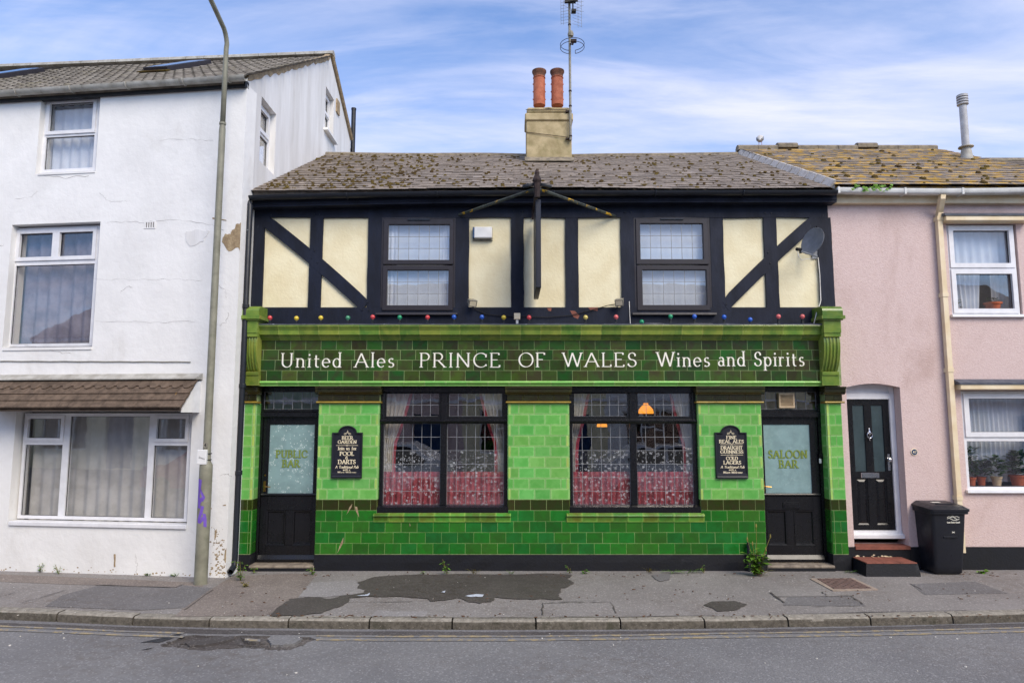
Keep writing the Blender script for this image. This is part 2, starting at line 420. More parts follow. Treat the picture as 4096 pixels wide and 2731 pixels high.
M['white_wall'] = pmat('white painted render', srgb(240, 239, 236), srgb(230, 229, 226), 0.85, 1.6, bump=0.5, bscale=9, bdist=0.014,
                       c3=srgb(192, 186, 176), c3scale=1.3, c3lo=0.52, c3hi=0.82, c3amt=0.5, c3stretch=(1, 1, 0.5), speck=srgb(160, 148, 134), speckscale=17, specklo=0.755)
M['flank'] = pmat('weathered white flank render', srgb(234, 233, 231), srgb(214, 212, 208), 0.88, 3.2, (1, 1, 0.14), bump=0.5, bscale=9, bdist=0.02,
                  c3=srgb(172, 164, 150), c3scale=3.2, c3lo=0.52, c3hi=0.84, c3amt=0.42, c3stretch=(1, 1, 0.22))
M['bare'] = pmat('bare brown render', srgb(176, 156, 124), srgb(140, 120, 94), 0.95, 12, bump=0.9, bscale=40, bdist=0.01)
M['pink'] = pmat('pink textured render', srgb(217, 195, 189), srgb(207, 182, 176), 0.9, 34, (1, 1, 1.5), bump=0.8, bscale=52, bdist=0.010, lo=0.35, hi=0.75,
                 c3=srgb(178, 150, 140), c3scale=1.1, c3lo=0.50, c3hi=0.80, c3amt=0.8, c3stretch=(1, 1, 0.6))
M['cream_plastic'] = pmat('aged cream plastic', srgb(238, 222, 190), srgb(222, 200, 160), 0.45, 3, spec=0.4)
M['white_plastic'] = pmat('white plastic', srgb(238, 238, 236), srgb(222, 222, 220), 0.4, 5)
M['slate'] = pmat('weathered slate', srgb(148, 136, 124), srgb(112, 102, 92), 0.8, 9, (1, 1, 1), bump=0.3, bscale=30, objvar=0.2, c3=srgb(158, 150, 146), c3scale=3.0, c3lo=0.55, c3hi=0.75, c3amt=0.6, spec=0.3,
                  speck=srgb(176, 132, 60), speckscale=7, specklo=0.70)
M['slate_lichen'] = pmat('lichened slate', srgb(144, 134, 124), srgb(110, 100, 92), 0.85, 9, bump=0.4, bscale=30, objvar=0.2, spec=0.3,
                         c3=srgb(200, 158, 44), c3scale=5.5, c3lo=0.46, c3hi=0.60, c3amt=0.8, c3stretch=(1, 1.1, 1.3))
M['pantile'] = pmat('grey concrete roof tile', srgb(134, 128, 118), srgb(94, 88, 80), 0.9, 5, bump=0.4, bscale=40, objvar=0.18, c3=srgb(112, 106, 90), c3scale=2, spec=0.2)
M['clay'] = pmat('brown canopy tile', srgb(112, 96, 82), srgb(84, 72, 62), 0.9, 12, bump=0.4, bscale=60, objvar=0.12, c3=srgb(214, 156, 34), c3scale=3.2, c3lo=0.66, c3hi=0.70, c3amt=0.9, spec=0.2)
M['ridge'] = pmat('ridge mortar', srgb(150, 138, 118), srgb(110, 102, 90), 0.95, 9, bump=0.6, bscale=30)
M['moss'] = pmat('moss', srgb(98, 84, 40), srgb(66, 50, 32), 0.95, 2.0, bump=1.0, bscale=90, bdist=0.01, spec=0.1)
M['stack'] = pmat('chimney render', srgb(190, 172, 134), srgb(152, 136, 100), 0.95, 4, bump=0.6, bscale=40, c3=srgb(120, 116, 70), c3scale=2.2, c3lo=0.5, c3hi=0.75, c3amt=0.7, speck=srgb(224, 218, 204), speckscale=24, specklo=0.7)
M['terracotta'] = pmat('terracotta', srgb(190, 112, 82), srgb(160, 90, 66), 0.8, 9, c3=srgb(110, 76, 60), c3scale=5, c3lo=0.56, c3hi=0.8)
M['soot'] = pmat('sooty terracotta', srgb(124, 80, 60), srgb(84, 62, 50), 0.9, 12)
M['galv'] = pmat('weathered steel pole', srgb(150, 146, 132), srgb(120, 116, 104), 0.6, 14, spec=0.4)
M['lamp_paint'] = pmat('grey green lamp post paint', srgb(146, 144, 126), srgb(122, 120, 104), 0.5, 5, c3=srgb(104, 108, 84), c3scale=4, c3lo=0.56, c3hi=0.8, bump=0.15, bscale=40)
M['purple'] = pmat('purple spray paint', srgb(122, 92, 190), srgb(108, 78, 176), 0.5, 9)
M['gutter_black'] = pmat('black gutter', srgb(32, 36, 44), srgb(24, 27, 33), 0.45, 5, speck=srgb(150, 156, 160), speckscale=16, specklo=0.76)
M['gutter_white'] = pmat('white gutter', srgb(226, 226, 222), srgb(196, 196, 190), 0.45, 4, c3=srgb(140, 138, 118), c3scale=4, c3lo=0.6, c3hi=0.8)
M['gutter_grey'] = pmat('weathered grey gutter', srgb(186, 184, 176), srgb(150, 146, 136), 0.6, 5, c3=srgb(110, 104, 88), c3scale=3, c3lo=0.55, c3hi=0.75)
M['soffit'] = pmat('black soffit board', srgb(22, 22, 26), srgb(16, 16, 18), 0.6, 8)
M['brown_step'] = pmat('worn stone step', srgb(150, 138, 122), srgb(108, 98, 88), 0.9, 10, bump=0.5, bscale=40)
M['red_tile'] = pmat('red quarry tile', srgb(146, 88, 72), srgb(118, 72, 60), 0.75, 9, bump=0.2, bscale=60)
M['chrome'] = pmat('polished chrome', (0.75, 0.75, 0.77), (0.6, 0.6, 0.62), 0.18, 20, metal=1.0)
M['brass'] = pmat('brass', srgb(190, 150, 84), srgb(160, 120, 60), 0.3, 20, metal=1.0)
M['white_letter'] = pmat('white glazed lettering', srgb(244, 242, 230), srgb(236, 232, 214), 0.3, 9)
M['cream_letter'] = pmat('cream painted lettering', srgb(240, 228, 196), srgb(236, 222, 186), 0.5, 9)
M['gilt_letter'] = pmat('gold leaf lettering', srgb(136, 150, 66), srgb(122, 136, 60), 0.4, 12)
M['gilt_edge'] = pmat('green lettering outline', srgb(92, 140, 92), srgb(84, 130, 84), 0.5, 12)
M['board'] = pmat('black sign board paint', srgb(30, 31, 42), srgb(24, 25, 34), 0.4, 8, spec=0.5)
M['bin'] = pmat('black bin plastic', srgb(30, 32, 40), srgb(24, 26, 33), 0.42, 12, bump=0.2, bscale=60, spec=0.4, c3=srgb(62, 62, 66), c3scale=7, c3lo=0.56, c3hi=0.8, c3amt=0.5, c3stretch=(1, 1, 0.3), rvar=0.2)
M['rubber'] = pmat('black rubber', srgb(30, 30, 32), srgb(24, 24, 26), 0.8, 12)
M['dish'] = pmat('dark grey dish', srgb(138, 142, 148), srgb(120, 124, 130), 0.5, 10)
M['rust'] = pmat('rusty iron', srgb(60, 44, 40), srgb(36, 30, 30), 0.8, 14, bump=0.5, bscale=60)
M['lichen_iron'] = pmat('lichened iron', srgb(74, 80, 72), srgb(48, 52, 50), 0.8, 12, c3=srgb(200, 156, 30), c3scale=9, c3lo=0.58, c3hi=0.64)
M['brown_iron'] = pmat('rusty cast iron cover', srgb(122, 100, 92), srgb(92, 74, 68), 0.8, 16, bump=0.5, bscale=70)
M['concrete'] = pmat('concrete', srgb(172, 154, 138), srgb(140, 126, 114), 0.95, 12, bump=0.4, bscale=60)
M['kerb_face'] = pmat('darker kerb face', srgb(104, 98, 88), srgb(76, 71, 63), 0.95, 22, bump=1.0, bscale=34, bdist=0.012, speck=srgb(140, 134, 122), speckscale=42, specklo=0.66, objvar=0.1, c3=srgb(58, 58, 44), c3scale=4, c3lo=0.5, c3hi=0.75, c3amt=0.8)
M['kerb'] = pmat('granite kerb', srgb(156, 150, 138), srgb(122, 116, 106), 0.9, 16, bump=1.0, bscale=36, bdist=0.010, speck=srgb(196, 190, 178), speckscale=46, specklo=0.66, objvar=0.10, c3=srgb(92, 86, 76), c3scale=3, c3lo=0.52, c3hi=0.8, c3amt=0.7)
M['leaf'] = pmat('weed leaf', srgb(112, 150, 52), srgb(76, 118, 36), 0.6, 20, objvar=0.2, spec=0.3)
M['leaf_dry'] = pmat('dry weed leaf', srgb(150, 140, 66), srgb(110, 98, 48), 0.7, 20)
M['leaf_dark'] = pmat('house plant leaf', srgb(66, 104, 56), srgb(44, 78, 40), 0.5, 20)
M['pot'] = pmat('terracotta pot', srgb(190, 104, 70), srgb(168, 88, 58), 0.75, 12)
M['cable'] = pmat('black cable', srgb(24, 24, 26), srgb(18, 18, 20), 0.6, 10)
M['cable_white'] = pmat('white cable', srgb(226, 224, 220), srgb(200, 198, 192), 0.5, 10)
M['net'] = pmat('white net curtain', srgb(226, 232, 240), srgb(208, 216, 228), 0.95, 4)
M['net_grey'] = pmat('grey net curtain', srgb(214, 212, 208), srgb(190, 188, 184), 0.95, 4)
M['curtain'] = pmat('heavy grey curtain', srgb(150, 148, 164), srgb(110, 108, 126), 0.95, 3)
M['red_cloth'] = pmat('crimson cafe curtain', srgb(204, 92, 102), srgb(166, 54, 66), 0.9, 16, c3=srgb(128, 34, 46), c3scale=9, c3lo=0.5, c3hi=0.7)
M['cream_cloth'] = pmat('cream lined curtain', srgb(226, 220, 208), srgb(204, 198, 186), 0.95, 6)
M['dark_room'] = pmat('dark bar interior', srgb(52, 46, 42), srgb(40, 34, 32), 0.9, 4)
M['pale_room'] = pmat('room interior', srgb(150, 146, 140), srgb(130, 126, 120), 0.9, 4)
M['gull_white'] = pmat('gull white plumage', srgb(205, 202, 196), srgb(180, 176, 170), 0.9, 30)
M['gull_grey'] = pmat('gull grey wing', srgb(150, 154, 160), srgb(126, 130, 136), 0.9, 30)
M['gull_leg'] = pmat('gull leg', srgb(200, 150, 140), srgb(180, 130, 120), 0.7, 30)
M['navy'] = pmat('navy enamel', srgb(28, 62, 104), srgb(24, 54, 92), 0.25, 10)
M['beige'] = pmat('beige fan plastic', srgb(214, 190, 156), srgb(192, 168, 134), 0.5, 10)
M['yellow'] = pmat('worn yellow road paint', srgb(172, 152, 112), srgb(150, 138, 112), 0.85, 30, c3=srgb(124, 122, 121), c3scale=12, c3lo=0.40, c3hi=0.55, c3amt=1.0, bump=0.3, bscale=120)

def asphalt(name, c1, c2, big, stone=0.35, rough=0.9):
    m, nt, p, o = newmat(name); g = G(nt); pos = g.pos()
    col = g.mix(g.rng(g.noise(pos, 0.9, 6, 0.6), 0.35, 0.68), c1, c2)
    col = g.mix(g.rng(g.noise(g.map(pos, (0.6, 1.6, 1), (3, 8, 1)), 2.6, 7, 0.7), 0.55, 0.8, 0, 0.55), col, big)
    dirt = g.math('MULTIPLY', g.rng(g.noise(g.map(pos, (1, 1, 1), (1.7, 9.1, 4)), 0.55, 5, 0.6), 0.42, 0.72), g.rng(g.noise(pos, 9, 6, 0.7), 0.38, 0.72))
    col = g.mix(g.math('MULTIPLY', dirt, 0.75), col, (big[0] * 0.95, big[1] * 0.82, big[2] * 0.7))
    vor = g.n('ShaderNodeTexVoronoi'); g.put(vor.inputs['Vector'], pos); vor.inputs['Scale'].default_value = 64
    sc = g.sep(vor.outputs['Color'])
    col = g.mix(g.rng(sc[0], 0.0, 1.0, 0.0, stone, False), col, tuple(x * 0.45 for x in c1))
    col = g.mix(g.rng(sc[1], 0.86, 0.95, 0, 0.4), col, tuple(min(1, x * 1.7) for x in c1))
    g.put(p.inputs['Base Color'], col); p.inputs['Roughness'].default_value = rough; p.inputs['Specular IOR Level'].default_value = 0.3
    g.put(p.inputs['Normal'], g.bump(g.math('SUBTRACT', g.noise(pos, 70, 3), g.math('MULTIPLY', vor.outputs['Distance'], 0.8)), 0.55, 0.006))
    return m
M['road'] = asphalt('road asphalt', srgb(128, 127, 127), srgb(117, 116, 117), srgb(102, 101, 102))
M['pave'] = asphalt('pavement tarmac', srgb(144, 139, 135), srgb(130, 125, 121), srgb(112, 106, 101))
M['pave_old'] = asphalt('old gritty tarmac', srgb(140, 130, 122), srgb(122, 112, 106), srgb(108, 98, 90), 0.5)
M['pave_patch'] = asphalt('tarmac repair', srgb(150, 146, 144), srgb(140, 136, 134), srgb(126, 122, 120), 0.25)
M['pave_dark'] = asphalt('dark tarmac repair', srgb(122, 119, 118), srgb(112, 109, 108), srgb(100, 97, 96))
M['wet'] = asphalt('damp tarmac', srgb(92, 86, 82), srgb(78, 72, 69), srgb(66, 61, 58), 0.5, 0.6)
M['pothole'] = asphalt('broken road base', srgb(100, 96, 94), srgb(82, 78, 77), srgb(68, 64, 63), 0.6)
M['splash'] = pmat('white paint splash', srgb(210, 216, 226), srgb(180, 186, 198), 0.6, 30)
M['debris'] = pmat('dry leaf litter', srgb(110, 82, 62), srgb(80, 60, 46), 0.95, 30)
M['litter'] = pmat('scraps of white litter', srgb(224, 220, 212), srgb(200, 196, 186), 0.7, 20)

def emit_mat(name, c, strength, base):
    m, nt, p, o = newmat(name)
    p.inputs['Base Color'].default_value = (*base, 1); p.inputs['Roughness'].default_value = 0.35
    p.inputs['Emission Color'].default_value = (*c, 1); p.inputs['Emission Strength'].default_value = strength
    return m
M['shade'] = emit_mat('glowing amber glass shade', srgb(255, 160, 50), 0.75, srgb(230, 150, 60))
BULB = {k: pmat(k + ' lacquered bulb', srgb(*c), tuple(x * 0.85 for x in srgb(*c)), 0.22, 12, spec=0.6) for k, c in
        dict(red=(214, 74, 78), yellow=(226, 198, 66), teal=(72, 148, 112), green=(36, 150, 104), blue=(44, 98, 198), pink=(226, 112, 112), straw=(214, 196, 110)).items()}
M['net_flat'] = pmat('flat pale blue blind', srgb(216, 224, 233), srgb(208, 217, 228), 0.9, 2)
M['crack'] = pmat('hairline crack', srgb(150, 144, 138), srgb(120, 112, 104), 0.95, 12)
M['verge'] = pmat('pale verge mortar', srgb(206, 200, 192), srgb(176, 170, 162), 0.9, 8, bump=0.4, bscale=30)
M['sage'] = pmat('sage green render', srgb(176, 192, 172), srgb(160, 176, 156), 0.9, 5)
M['flue'] = pmat('pale steel flue', srgb(190, 190, 192), srgb(166, 166, 168), 0.5, 8, spec=0.5)

# ---------------------------------------------------------------- lettering: roman letters drawn stroke by stroke with a broad nib
def Ln(x0, y0, x1, y1, s=''): return ('L', x0, y0, x1, y1, s)
def Ar(cx, cy, rx, ry, a0, a1): return ('A', cx, cy, rx, ry, a0, a1)
GL = {
 'A': (.92, [Ln(.45, 1, .06, 0, 'b'), Ln(.45, 1, .86, 0, 'b'), Ln(.2, .36, .7, .36)]),
 'B': (.70, [Ln(.12, 0, .12, 1, 'ab'), Ln(.12, 1, .34, 1), Ar(.34, .76, .22, .24, 90, -90), Ln(.12, .52, .36, .52), Ar(.36, .26, .26, .26, 90, -90), Ln(.12, 0, .36, 0)]),
 'C': (.86, [Ar(.48, .5, .42, .5, 48, 312), Ln(.78, .92, .78, .70), Ln(.78, .08, .78, .2)]),
 'D': (.92, [Ln(.12, 0, .12, 1, 'ab'), Ln(.12, 1, .38, 1), Ar(.38, .5, .44, .5, 90, -90), Ln(.12, 0, .38, 0)]),
 'E': (.66, [Ln(.12, 0, .12, 1, 'ab'), Ln(.12, 1, .56, 1), Ln(.56, 1, .56, .86), Ln(.12, .52, .48, .52), Ln(.12, 0, .6, 0), Ln(.6, 0, .6, .15)]),
 'F': (.62, [Ln(.12, 0, .12, 1, 'ab'), Ln(.12, 1, .58, 1), Ln(.58, 1, .58, .86), Ln(.12, .52, .48, .52)]),
 'G': (.92, [Ar(.48, .5, .42, .5, 48, 320), Ln(.80, .92, .80, .72), Ln(.82, .44, .82, .1, 'a')]),
 'H': (.88, [Ln(.12, 0, .12, 1, 'ab'), Ln(.74, 0, .74, 1, 'ab'), Ln(.12, .52, .74, .52)]),
 'I': (.32, [Ln(.16, 0, .16, 1, 'ab')]),
 'J': (.42, [Ln(.28, 1, .28, .15, 'a'), Ar(.12, .15, .16, .2, 0, -120)]),
 'L': (.64, [Ln(.12, 0, .12, 1, 'ab'), Ln(.12, 0, .58, 0), Ln(.58, 0, .58, .16)]),
 'N': (.90, [Ln(.12, 0, .12, 1, 'a'), Ln(.10, 1, .76, 0), Ln(.76, 0, .76, 1, 'b')]),
 'O': (1.0, [Ar(.5, .5, .45, .5, 0, 360)]),
 'P': (.66, [Ln(.12, 0, .12, 1, 'ab'), Ln(.12, 1, .34, 1), Ar(.34, .74, .24, .26, 90, -90), Ln(.12, .48, .34, .48)]),
 'R': (.80, [Ln(.12, 0, .12, 1, 'ab'), Ln(.12, 1, .34, 1), Ar(.34, .74, .24, .26, 90, -90), Ln(.12, .48, .34, .48), Ln(.34, .48, .74, 0, 'b')]),
 'S': (.62, [Ar(.33, .75, .21, .25, 35, 270), Ar(.31, .25, .24, .25, 90, -145), Ln(.51, .92, .51, .76), Ln(.09, .08, .09, .24)]),
 'T': (.76, [Ln(.38, 0, .38, 1, 'a'), Ln(.05, 1, .71, 1), Ln(.05, 1, .05, .85), Ln(.71, 1, .71, .85)]),
 'U': (.88, [Ln(.14, 1, .14, .32, 'a'), Ar(.43, .32, .29, .32, 180, 360), Ln(.72, .32, .72, 1, 'b')]),
 'W': (1.22, [Ln(.05, 1, .36, 0, 'a'), Ln(.62, 1, .36, 0), Ln(.62, 1, .92, 0), Ln(1.17, 1, .92, 0, 'a')]),
 'a': (.52, [Ln(.40, .02, .40, .44, 'a'), Ar(.25, .44, .15, .18, 0, 150), Ar(.23, .18, .17, .18, 30, 330)]),
 'b': (.58, [Ln(.1, 0, .1, 1.05, 'b'), Ar(.30, .31, .22, .31, 0, 360)]),
 'c': (.52, [Ar(.28, .31, .23, .31, 45, 315)]),
 'd': (.60, [Ar(.28, .31, .22, .31, 0, 360), Ln(.48, 0, .48, 1.05, 'ab')]),
 'e': (.56, [Ar(.28, .31, .23, .31, 0, 318), Ln(.05, .33, .51, .33)]),
 'f': (.40, [Ln(.18, 0, .18, .82, 'a'), Ar(.33, .82, .15, .2, 180, 50), Ln(.05, .6, .36, .6)]),
 'h': (.60, [Ln(.1, 0, .1, 1.05, 'ab'), Ar(.29, .40, .19, .22, 180, 0), Ln(.48, .40, .48, 0, 'b')]),
 'i': (.28, [Ln(.14, 0, .14, .62, 'ab'), Ln(.14, .82, .14, .95)]),
 'l': (.28, [Ln(.14, 0, .14, 1.05, 'ab')]),
 'm': (.90, [Ln(.1, 0, .1, .62, 'ab'), Ar(.27, .42, .17, .2, 180, 0), Ln(.44, .42, .44, 0, 'b'), Ar(.61, .42, .17, .2, 180, 0), Ln(.78, .42, .78, 0, 'b')]),
 'n': (.60, [Ln(.1, 0, .1, .62, 'ab'), Ar(.29, .40, .19, .22, 180, 0), Ln(.48, .40, .48, 0, 'b')]),
 'o': (.60, [Ar(.3, .31, .25, .31, 0, 360)]),
 'p': (.60, [Ln(.1, -.32, .1, .62, 'ab'), Ar(.31, .31, .22, .31, 0, 360)]),
 'r': (.42, [Ln(.1, 0, .1, .62, 'ab'), Ar(.27, .44, .16, .18, 165, 45)]),
 's': (.46, [Ar(.24, .465, .14, .155, 35, 270), Ar(.22, .155, .17, .155, 90, -145)]),
 't': (.40, [Ln(.16, .86, .16, .16), Ar(.29, .16, .13, .16, 180, 300), Ln(.03, .6, .36, .6)]),
 'u': (.60, [Ln(.1, .62, .1, .2, 'a'), Ar(.28, .2, .18, .2, 180, 360), Ln(.46, 0, .46, .62, 'ab')]),
 'w': (.80, [Ln(.04, .62, .24, 0, 'a'), Ln(.40, .62, .24, 0), Ln(.40, .62, .60, 0), Ln(.76, .62, .60, 0, 'a')]),
 '4': (.62, [Ln(.42, 0, .42, 1), Ln(.42, 1, .04, .3), Ln(.04, .3, .58, .3)]),
 '7': (.58, [Ln(.04, 1, .54, 1), Ln(.54, 1, .2, 0)]),
 '&': (.76, [Ar(.32, .76, .16, .22, -60, 230), Ln(.2, .62, .68, 0), Ar(.28, .27, .24, .27, 100, 340)]),
 ' ': (.42, []), '.': (.2, [Ln(.1, 0, .1, .1)]),
}
def lettering(bm, s, x0, x1, zb, cap, y, thick=0.15, thin=0.055, T=ident, slant=0.0, serif=True, gap=0.06, grow=0.0):
    """write s between x0 and x1 on baseline zb, facing low y"""
    adv = [GL[c][0] + gap for c in s]; total = sum(adv) - gap
    sx = (x1 - x0) / total; pen = 0.0; k = 0
    def P(gx, gy): return x0 + (gx) * sx + slant * gy * cap, zb + gy * cap
    def ribbon(pts, wide=None):
        nonlocal k
        k += 1; yy = y - 0.00025 * (k % 9)
        L_, R_ = [], []
        for i, p in enumerate(pts):
            a = pts[max(i - 1, 0)]; b = pts[min(i + 1, len(pts) - 1)]
            dx_, dz_ = b[0] - a[0], b[1] - a[1]; l = math.hypot(dx_, dz_) or 1e-9
            ang = math.atan2(dz_, dx_)
            w = wide if wide else (thin + (thick - thin) * abs(math.sin(ang - R(14))) ** 1.3) * cap
            w = w / 2 + grow
            nx_, nz_ = -dz_ / l * w, dx_ / l * w
            L_.append(bm.verts.new(T(p[0] + nx_, yy, p[1] + nz_))); R_.append(bm.verts.new(T(p[0] - nx_, yy, p[1] - nz_)))
        for i in range(len(pts) - 1): bm.faces.new((L_[i], R_[i], R_[i + 1], L_[i + 1]))
    for c, a in zip(s, adv):
        for st in GL[c][1]:
            if st[0] == 'L':
                _, gx0, gy0, gx1, gy1, sf = st
                p, q = P(pen + gx0, gy0), P(pen + gx1, gy1)
                ribbon([p, q])
                if serif:
                    hw = thick * cap * 1.05
                    if 'a' in sf: ribbon([(p[0] - hw, p[1]), (p[0] + hw, p[1])], thin * cap * 1.0)
                    if 'b' in sf: ribbon([(q[0] - hw, q[1]), (q[0] + hw, q[1])], thin * cap * 1.0)
            else:
                _, cx, cy, rx, ry, a0, a1 = st
                n = max(6, int(abs(a1 - a0) / 15))
                ribbon([P(pen + cx + rx * math.cos(R(a0 + (a1 - a0) * i / n)), cy + ry * math.sin(R(a0 + (a1 - a0) * i / n))) for i in range(n + 1)])
        pen += a
def stroke(bm, pts, w, y, T=ident):
    L_, R_ = [], []
    for i, p in enumerate(pts):
        a = pts[max(i - 1, 0)]; b = pts[min(i + 1, len(pts) - 1)]
        dx_, dz_ = b[0] - a[0], b[1] - a[1]; l = math.hypot(dx_, dz_) or 1e-9
        ww = (w[i] if isinstance(w, list) else w) / 2
        L_.append(bm.verts.new(T(p[0] - dz_ / l * ww, y, p[1] + dx_ / l * ww))); R_.append(bm.verts.new(T(p[0] + dz_ / l * ww, y, p[1] - dx_ / l * ww)))
    for i in range(len(pts) - 1): bm.faces.new((L_[i], R_[i], R_[i + 1], L_[i + 1]))

# ================================================================ THE SETTING
def sheet(name, pts, z, m, parent=None, kind=None):
    bm = bmesh.new(); bm.faces.new([bm.verts.new((p[0], p[1], z)) for p in pts])
    bmesh.ops.triangulate(bm, faces=bm.faces)
    o = obj(name, bm, m, parent); return tag(o, kind=kind)
ROADZ = -0.09
bm = bmesh.new()
bm.faces.new([bm.verts.new(p) for p in ((-400, -400, -0.16), (400, -400, -0.16), (400, 400, -0.16), (-400, 400, -0.16))])
ground = tag(obj('ground', bm, M['pave_old']), kind='structure')
# kerb line, measured joint by joint (photo pixels of the upper front arris)
KJ = [(-400, 2430), (-75, 2441), (225, 2453), (529, 2467), (835, 2475), (1152, 2478), (1476, 2481), (1808, 2483), (2144, 2483), (2483, 2482), (2820, 2479), (3154, 2473), (3484, 2468), (3813, 2461), (4130, 2452), (4460, 2444)]
KP = [onZ(u, v, 0.0) for u, v in KJ]
KP = [(KP[0][0] - 30, KP[0][1] + 3.0)] + KP + [(KP[-1][0] + 30, KP[-1][1] + 2.6)]
KW = 0.145
def jag(pix, z, amp, seed, sub=5):
    r_ = random.Random(seed); P_ = [onZ(u, v, z) for u, v in pix]; out_ = []
    for (a, b), (c, d) in zip(P_, P_[1:] + P_[:1]):
        seg = [(a, b), (c, d)]; am = max(amp * 2.2, 0.12 * math.hypot(c - a, d - b))
        for lev in range(4):                      # midpoint displacement: ragged at every scale
            nxt = []
            for p, q in zip(seg, seg[1:]):
                nxt += [p, ((p[0] + q[0]) / 2 + r_.uniform(-am, am) * .7, (p[1] + q[1]) / 2 + r_.uniform(-am, am) * .7)]
            seg = nxt + [seg[-1]]; am *= 0.5
        out_ += seg[:-1]
    return out_
# the road sheet has a real hole where its surface has broken away
hole = [(720, 2548), (770, 2538), (960, 2540), (1100, 2542), (1240, 2546), (1270, 2556), (1230, 2568), (1190, 2586), (1160, 2598), (1080, 2602), (980, 2598), (880, 2602), (800, 2600), (640, 2584), (680, 2566)]
HP = jag(hole, ROADZ, 0.010, 1)
bm = bmesh.new(); es = []
for loop in ([(-60, -9.2), (60, -9.2)] + [(p[0], p[1] + 0.02) for p in reversed(KP)], HP):
    vs = [bm.verts.new((p[0], p[1], ROADZ)) for p in loop]
    es += [bm.edges.new((vs[i], vs[(i + 1) % len(vs)])) for i in range(len(vs))]
bmesh.ops.triangle_fill(bm, use_beauty=True, use_dissolve=False, edges=es)
road = tag(obj('road', bm, M['road']), kind='structure')
pavement = tag(sheet('pavement', [(p[0], p[1] + KW - 0.01) for p in KP] + [(60, 8), (-60, 8)], 0.0, M['pave']), kind='structure')
pf = tag(obj('far_pavement', one(box, -60, 60, -14, -9.2, -0.3, 0.04), M['pave']), kind='structure')
kerb = tag(bpy.data.objects.new('kerb', None), kind='structure'); link(kerb, None, (0, KP[8][1], ROADZ))
for i in range(len(KP) - 1):
    (x0, y0), (x1, y1) = KP[i], KP[i + 1]
    L = math.hypot(x1 - x0, y1 - y0); ang = math.atan2(y1 - y0, x1 - x0); g_ = 0.009
    rr = random.Random(i)
    if L > 5:
        n = 1
    bm = bmesh.new()
    prof = [(KW, 0.004), (KW, -0.2), (0, -0.2), (0.004, -0.032), (0.012, -0.012), (0.032, 0.003)]
    nseg = 7
    rings = []
    for k in range(nseg + 1):
        x = g_ + (L - 2 * g_) * k / nseg
        rings.append([(x, p[0] + (rr.uniform(-.003, .003) if 0 < k < nseg and p[0] < 0.1 and p[1] > -0.15 else (0.006 if p[0] < 0.1 and p[1] > -0.15 and k in (0, nseg) else 0)), p[1] + rr.uniform(-.002, .002)) for p in prof])
    loft(bm, rings)
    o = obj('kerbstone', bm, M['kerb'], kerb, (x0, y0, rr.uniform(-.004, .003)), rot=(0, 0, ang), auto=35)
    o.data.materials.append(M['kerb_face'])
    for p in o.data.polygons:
        if p.normal.y < -0.85 or abs(p.normal.x) > 0.8: p.material_index = 1  # front and end faces get a darker tone than the top
# channel dirt strip and worn double yellow lines
def gpoly(pix, z): return [onZ(u, v, z) for u, v in pix]
rng = random.Random(3)
def line_strip(name, uv, w, z, m, parent):
    bm = bmesh.new(); prev = None
    dens = []
    for (u0, v0), (u1, v1) in zip(uv, uv[1:]):
        n = max(2, int(abs(u1 - u0) / 40))
        for k in range(n): dens.append((u0 + (u1 - u0) * k / n, v0 + (v1 - v0) * k / n))
    dens.append(uv[-1])
    for u, v in dens:
        x, y = onZ(u, v, z); ww = w * rng.uniform(0.8, 1.15); oy = rng.uniform(-0.004, 0.004)
        c = (bm.verts.new((x, y - ww / 2 + oy, z)), bm.verts.new((x, y + ww / 2 + oy, z)))
        if prev: bm.faces.new((prev[0], c[0], c[1], prev[1]))
        prev = c
    return obj(name, bm, m, parent)
gut = [(-400, 2484), (0, 2497), (480, 2513), (840, 2524), (1300, 2530), (2048, 2533), (2800, 2529), (3500, 2514), (4500, 2488)]
line_strip('gutter_dirt', gut, 0.13, ROADZ + 0.003, M['pothole'], road)
lab = 'worn double yellow line'
for dv in (0, 15):
    bmz = ROADZ + 0.006
    line_strip('yellow_line', [(-300, 2487 + dv), (0, 2502 + dv), (260, 2512 + dv), (500, 2523 + dv), (735, 2530 + dv)], 0.05, bmz, M['yellow'], road)
    line_strip('yellow_line', [(1265, 2541 + dv), (1500, 2543 + dv), (2048, 2543 + dv), (2483, 2539 + dv), (2900, 2531 + dv), (3300, 2526 + dv), (3700, 2518 + dv), (4200, 2506 + dv)], 0.05, bmz, M['yellow'], road)
# pothole: the road surface has broken away down to a darker base, islands of the old surface remain
def jag(pix, z, amp, seed, sub=5):
    r_ = random.Random(seed); P_ = gpoly(pix, z); out_ = []
    for (a, b), (c, d) in zip(P_, P_[1:] + P_[:1]):
        seg = [(a, b), (c, d)]; am = max(amp * 2.2, 0.12 * math.hypot(c - a, d - b))
        for lev in range(4):                      # midpoint displacement: ragged at every scale
            nxt = []
            for p, q in zip(seg, seg[1:]):
                nxt += [p, ((p[0] + q[0]) / 2 + r_.uniform(-am, am) * .7, (p[1] + q[1]) / 2 + r_.uniform(-am, am) * .7)]
            seg = nxt + [seg[-1]]; am *= 0.5
        out_ += seg[:-1]
    return out_
bm = bmesh.new(); n = len(HP); cx_ = sum(p[0] for p in HP) / n; cy_ = sum(p[1] for p in HP) / n; rp_ = random.Random(40)
rings_ = [[(cx_ + (p[0] - cx_) * k, cy_ + (p[1] - cy_) * k, ROADZ + dz + (rp_.uniform(-.005, .005) if k < 1 else 0)) for p in HP] for k, dz in ((1.0, 0.0), (.985, -.022), (.9, -.028), (.6, -.022), (.3, -.026), (.05, -.03))]
loft(bm, rings_, cap=False); obj('pothole', bm, M['pothole'], road)
bm = bmesh.new()
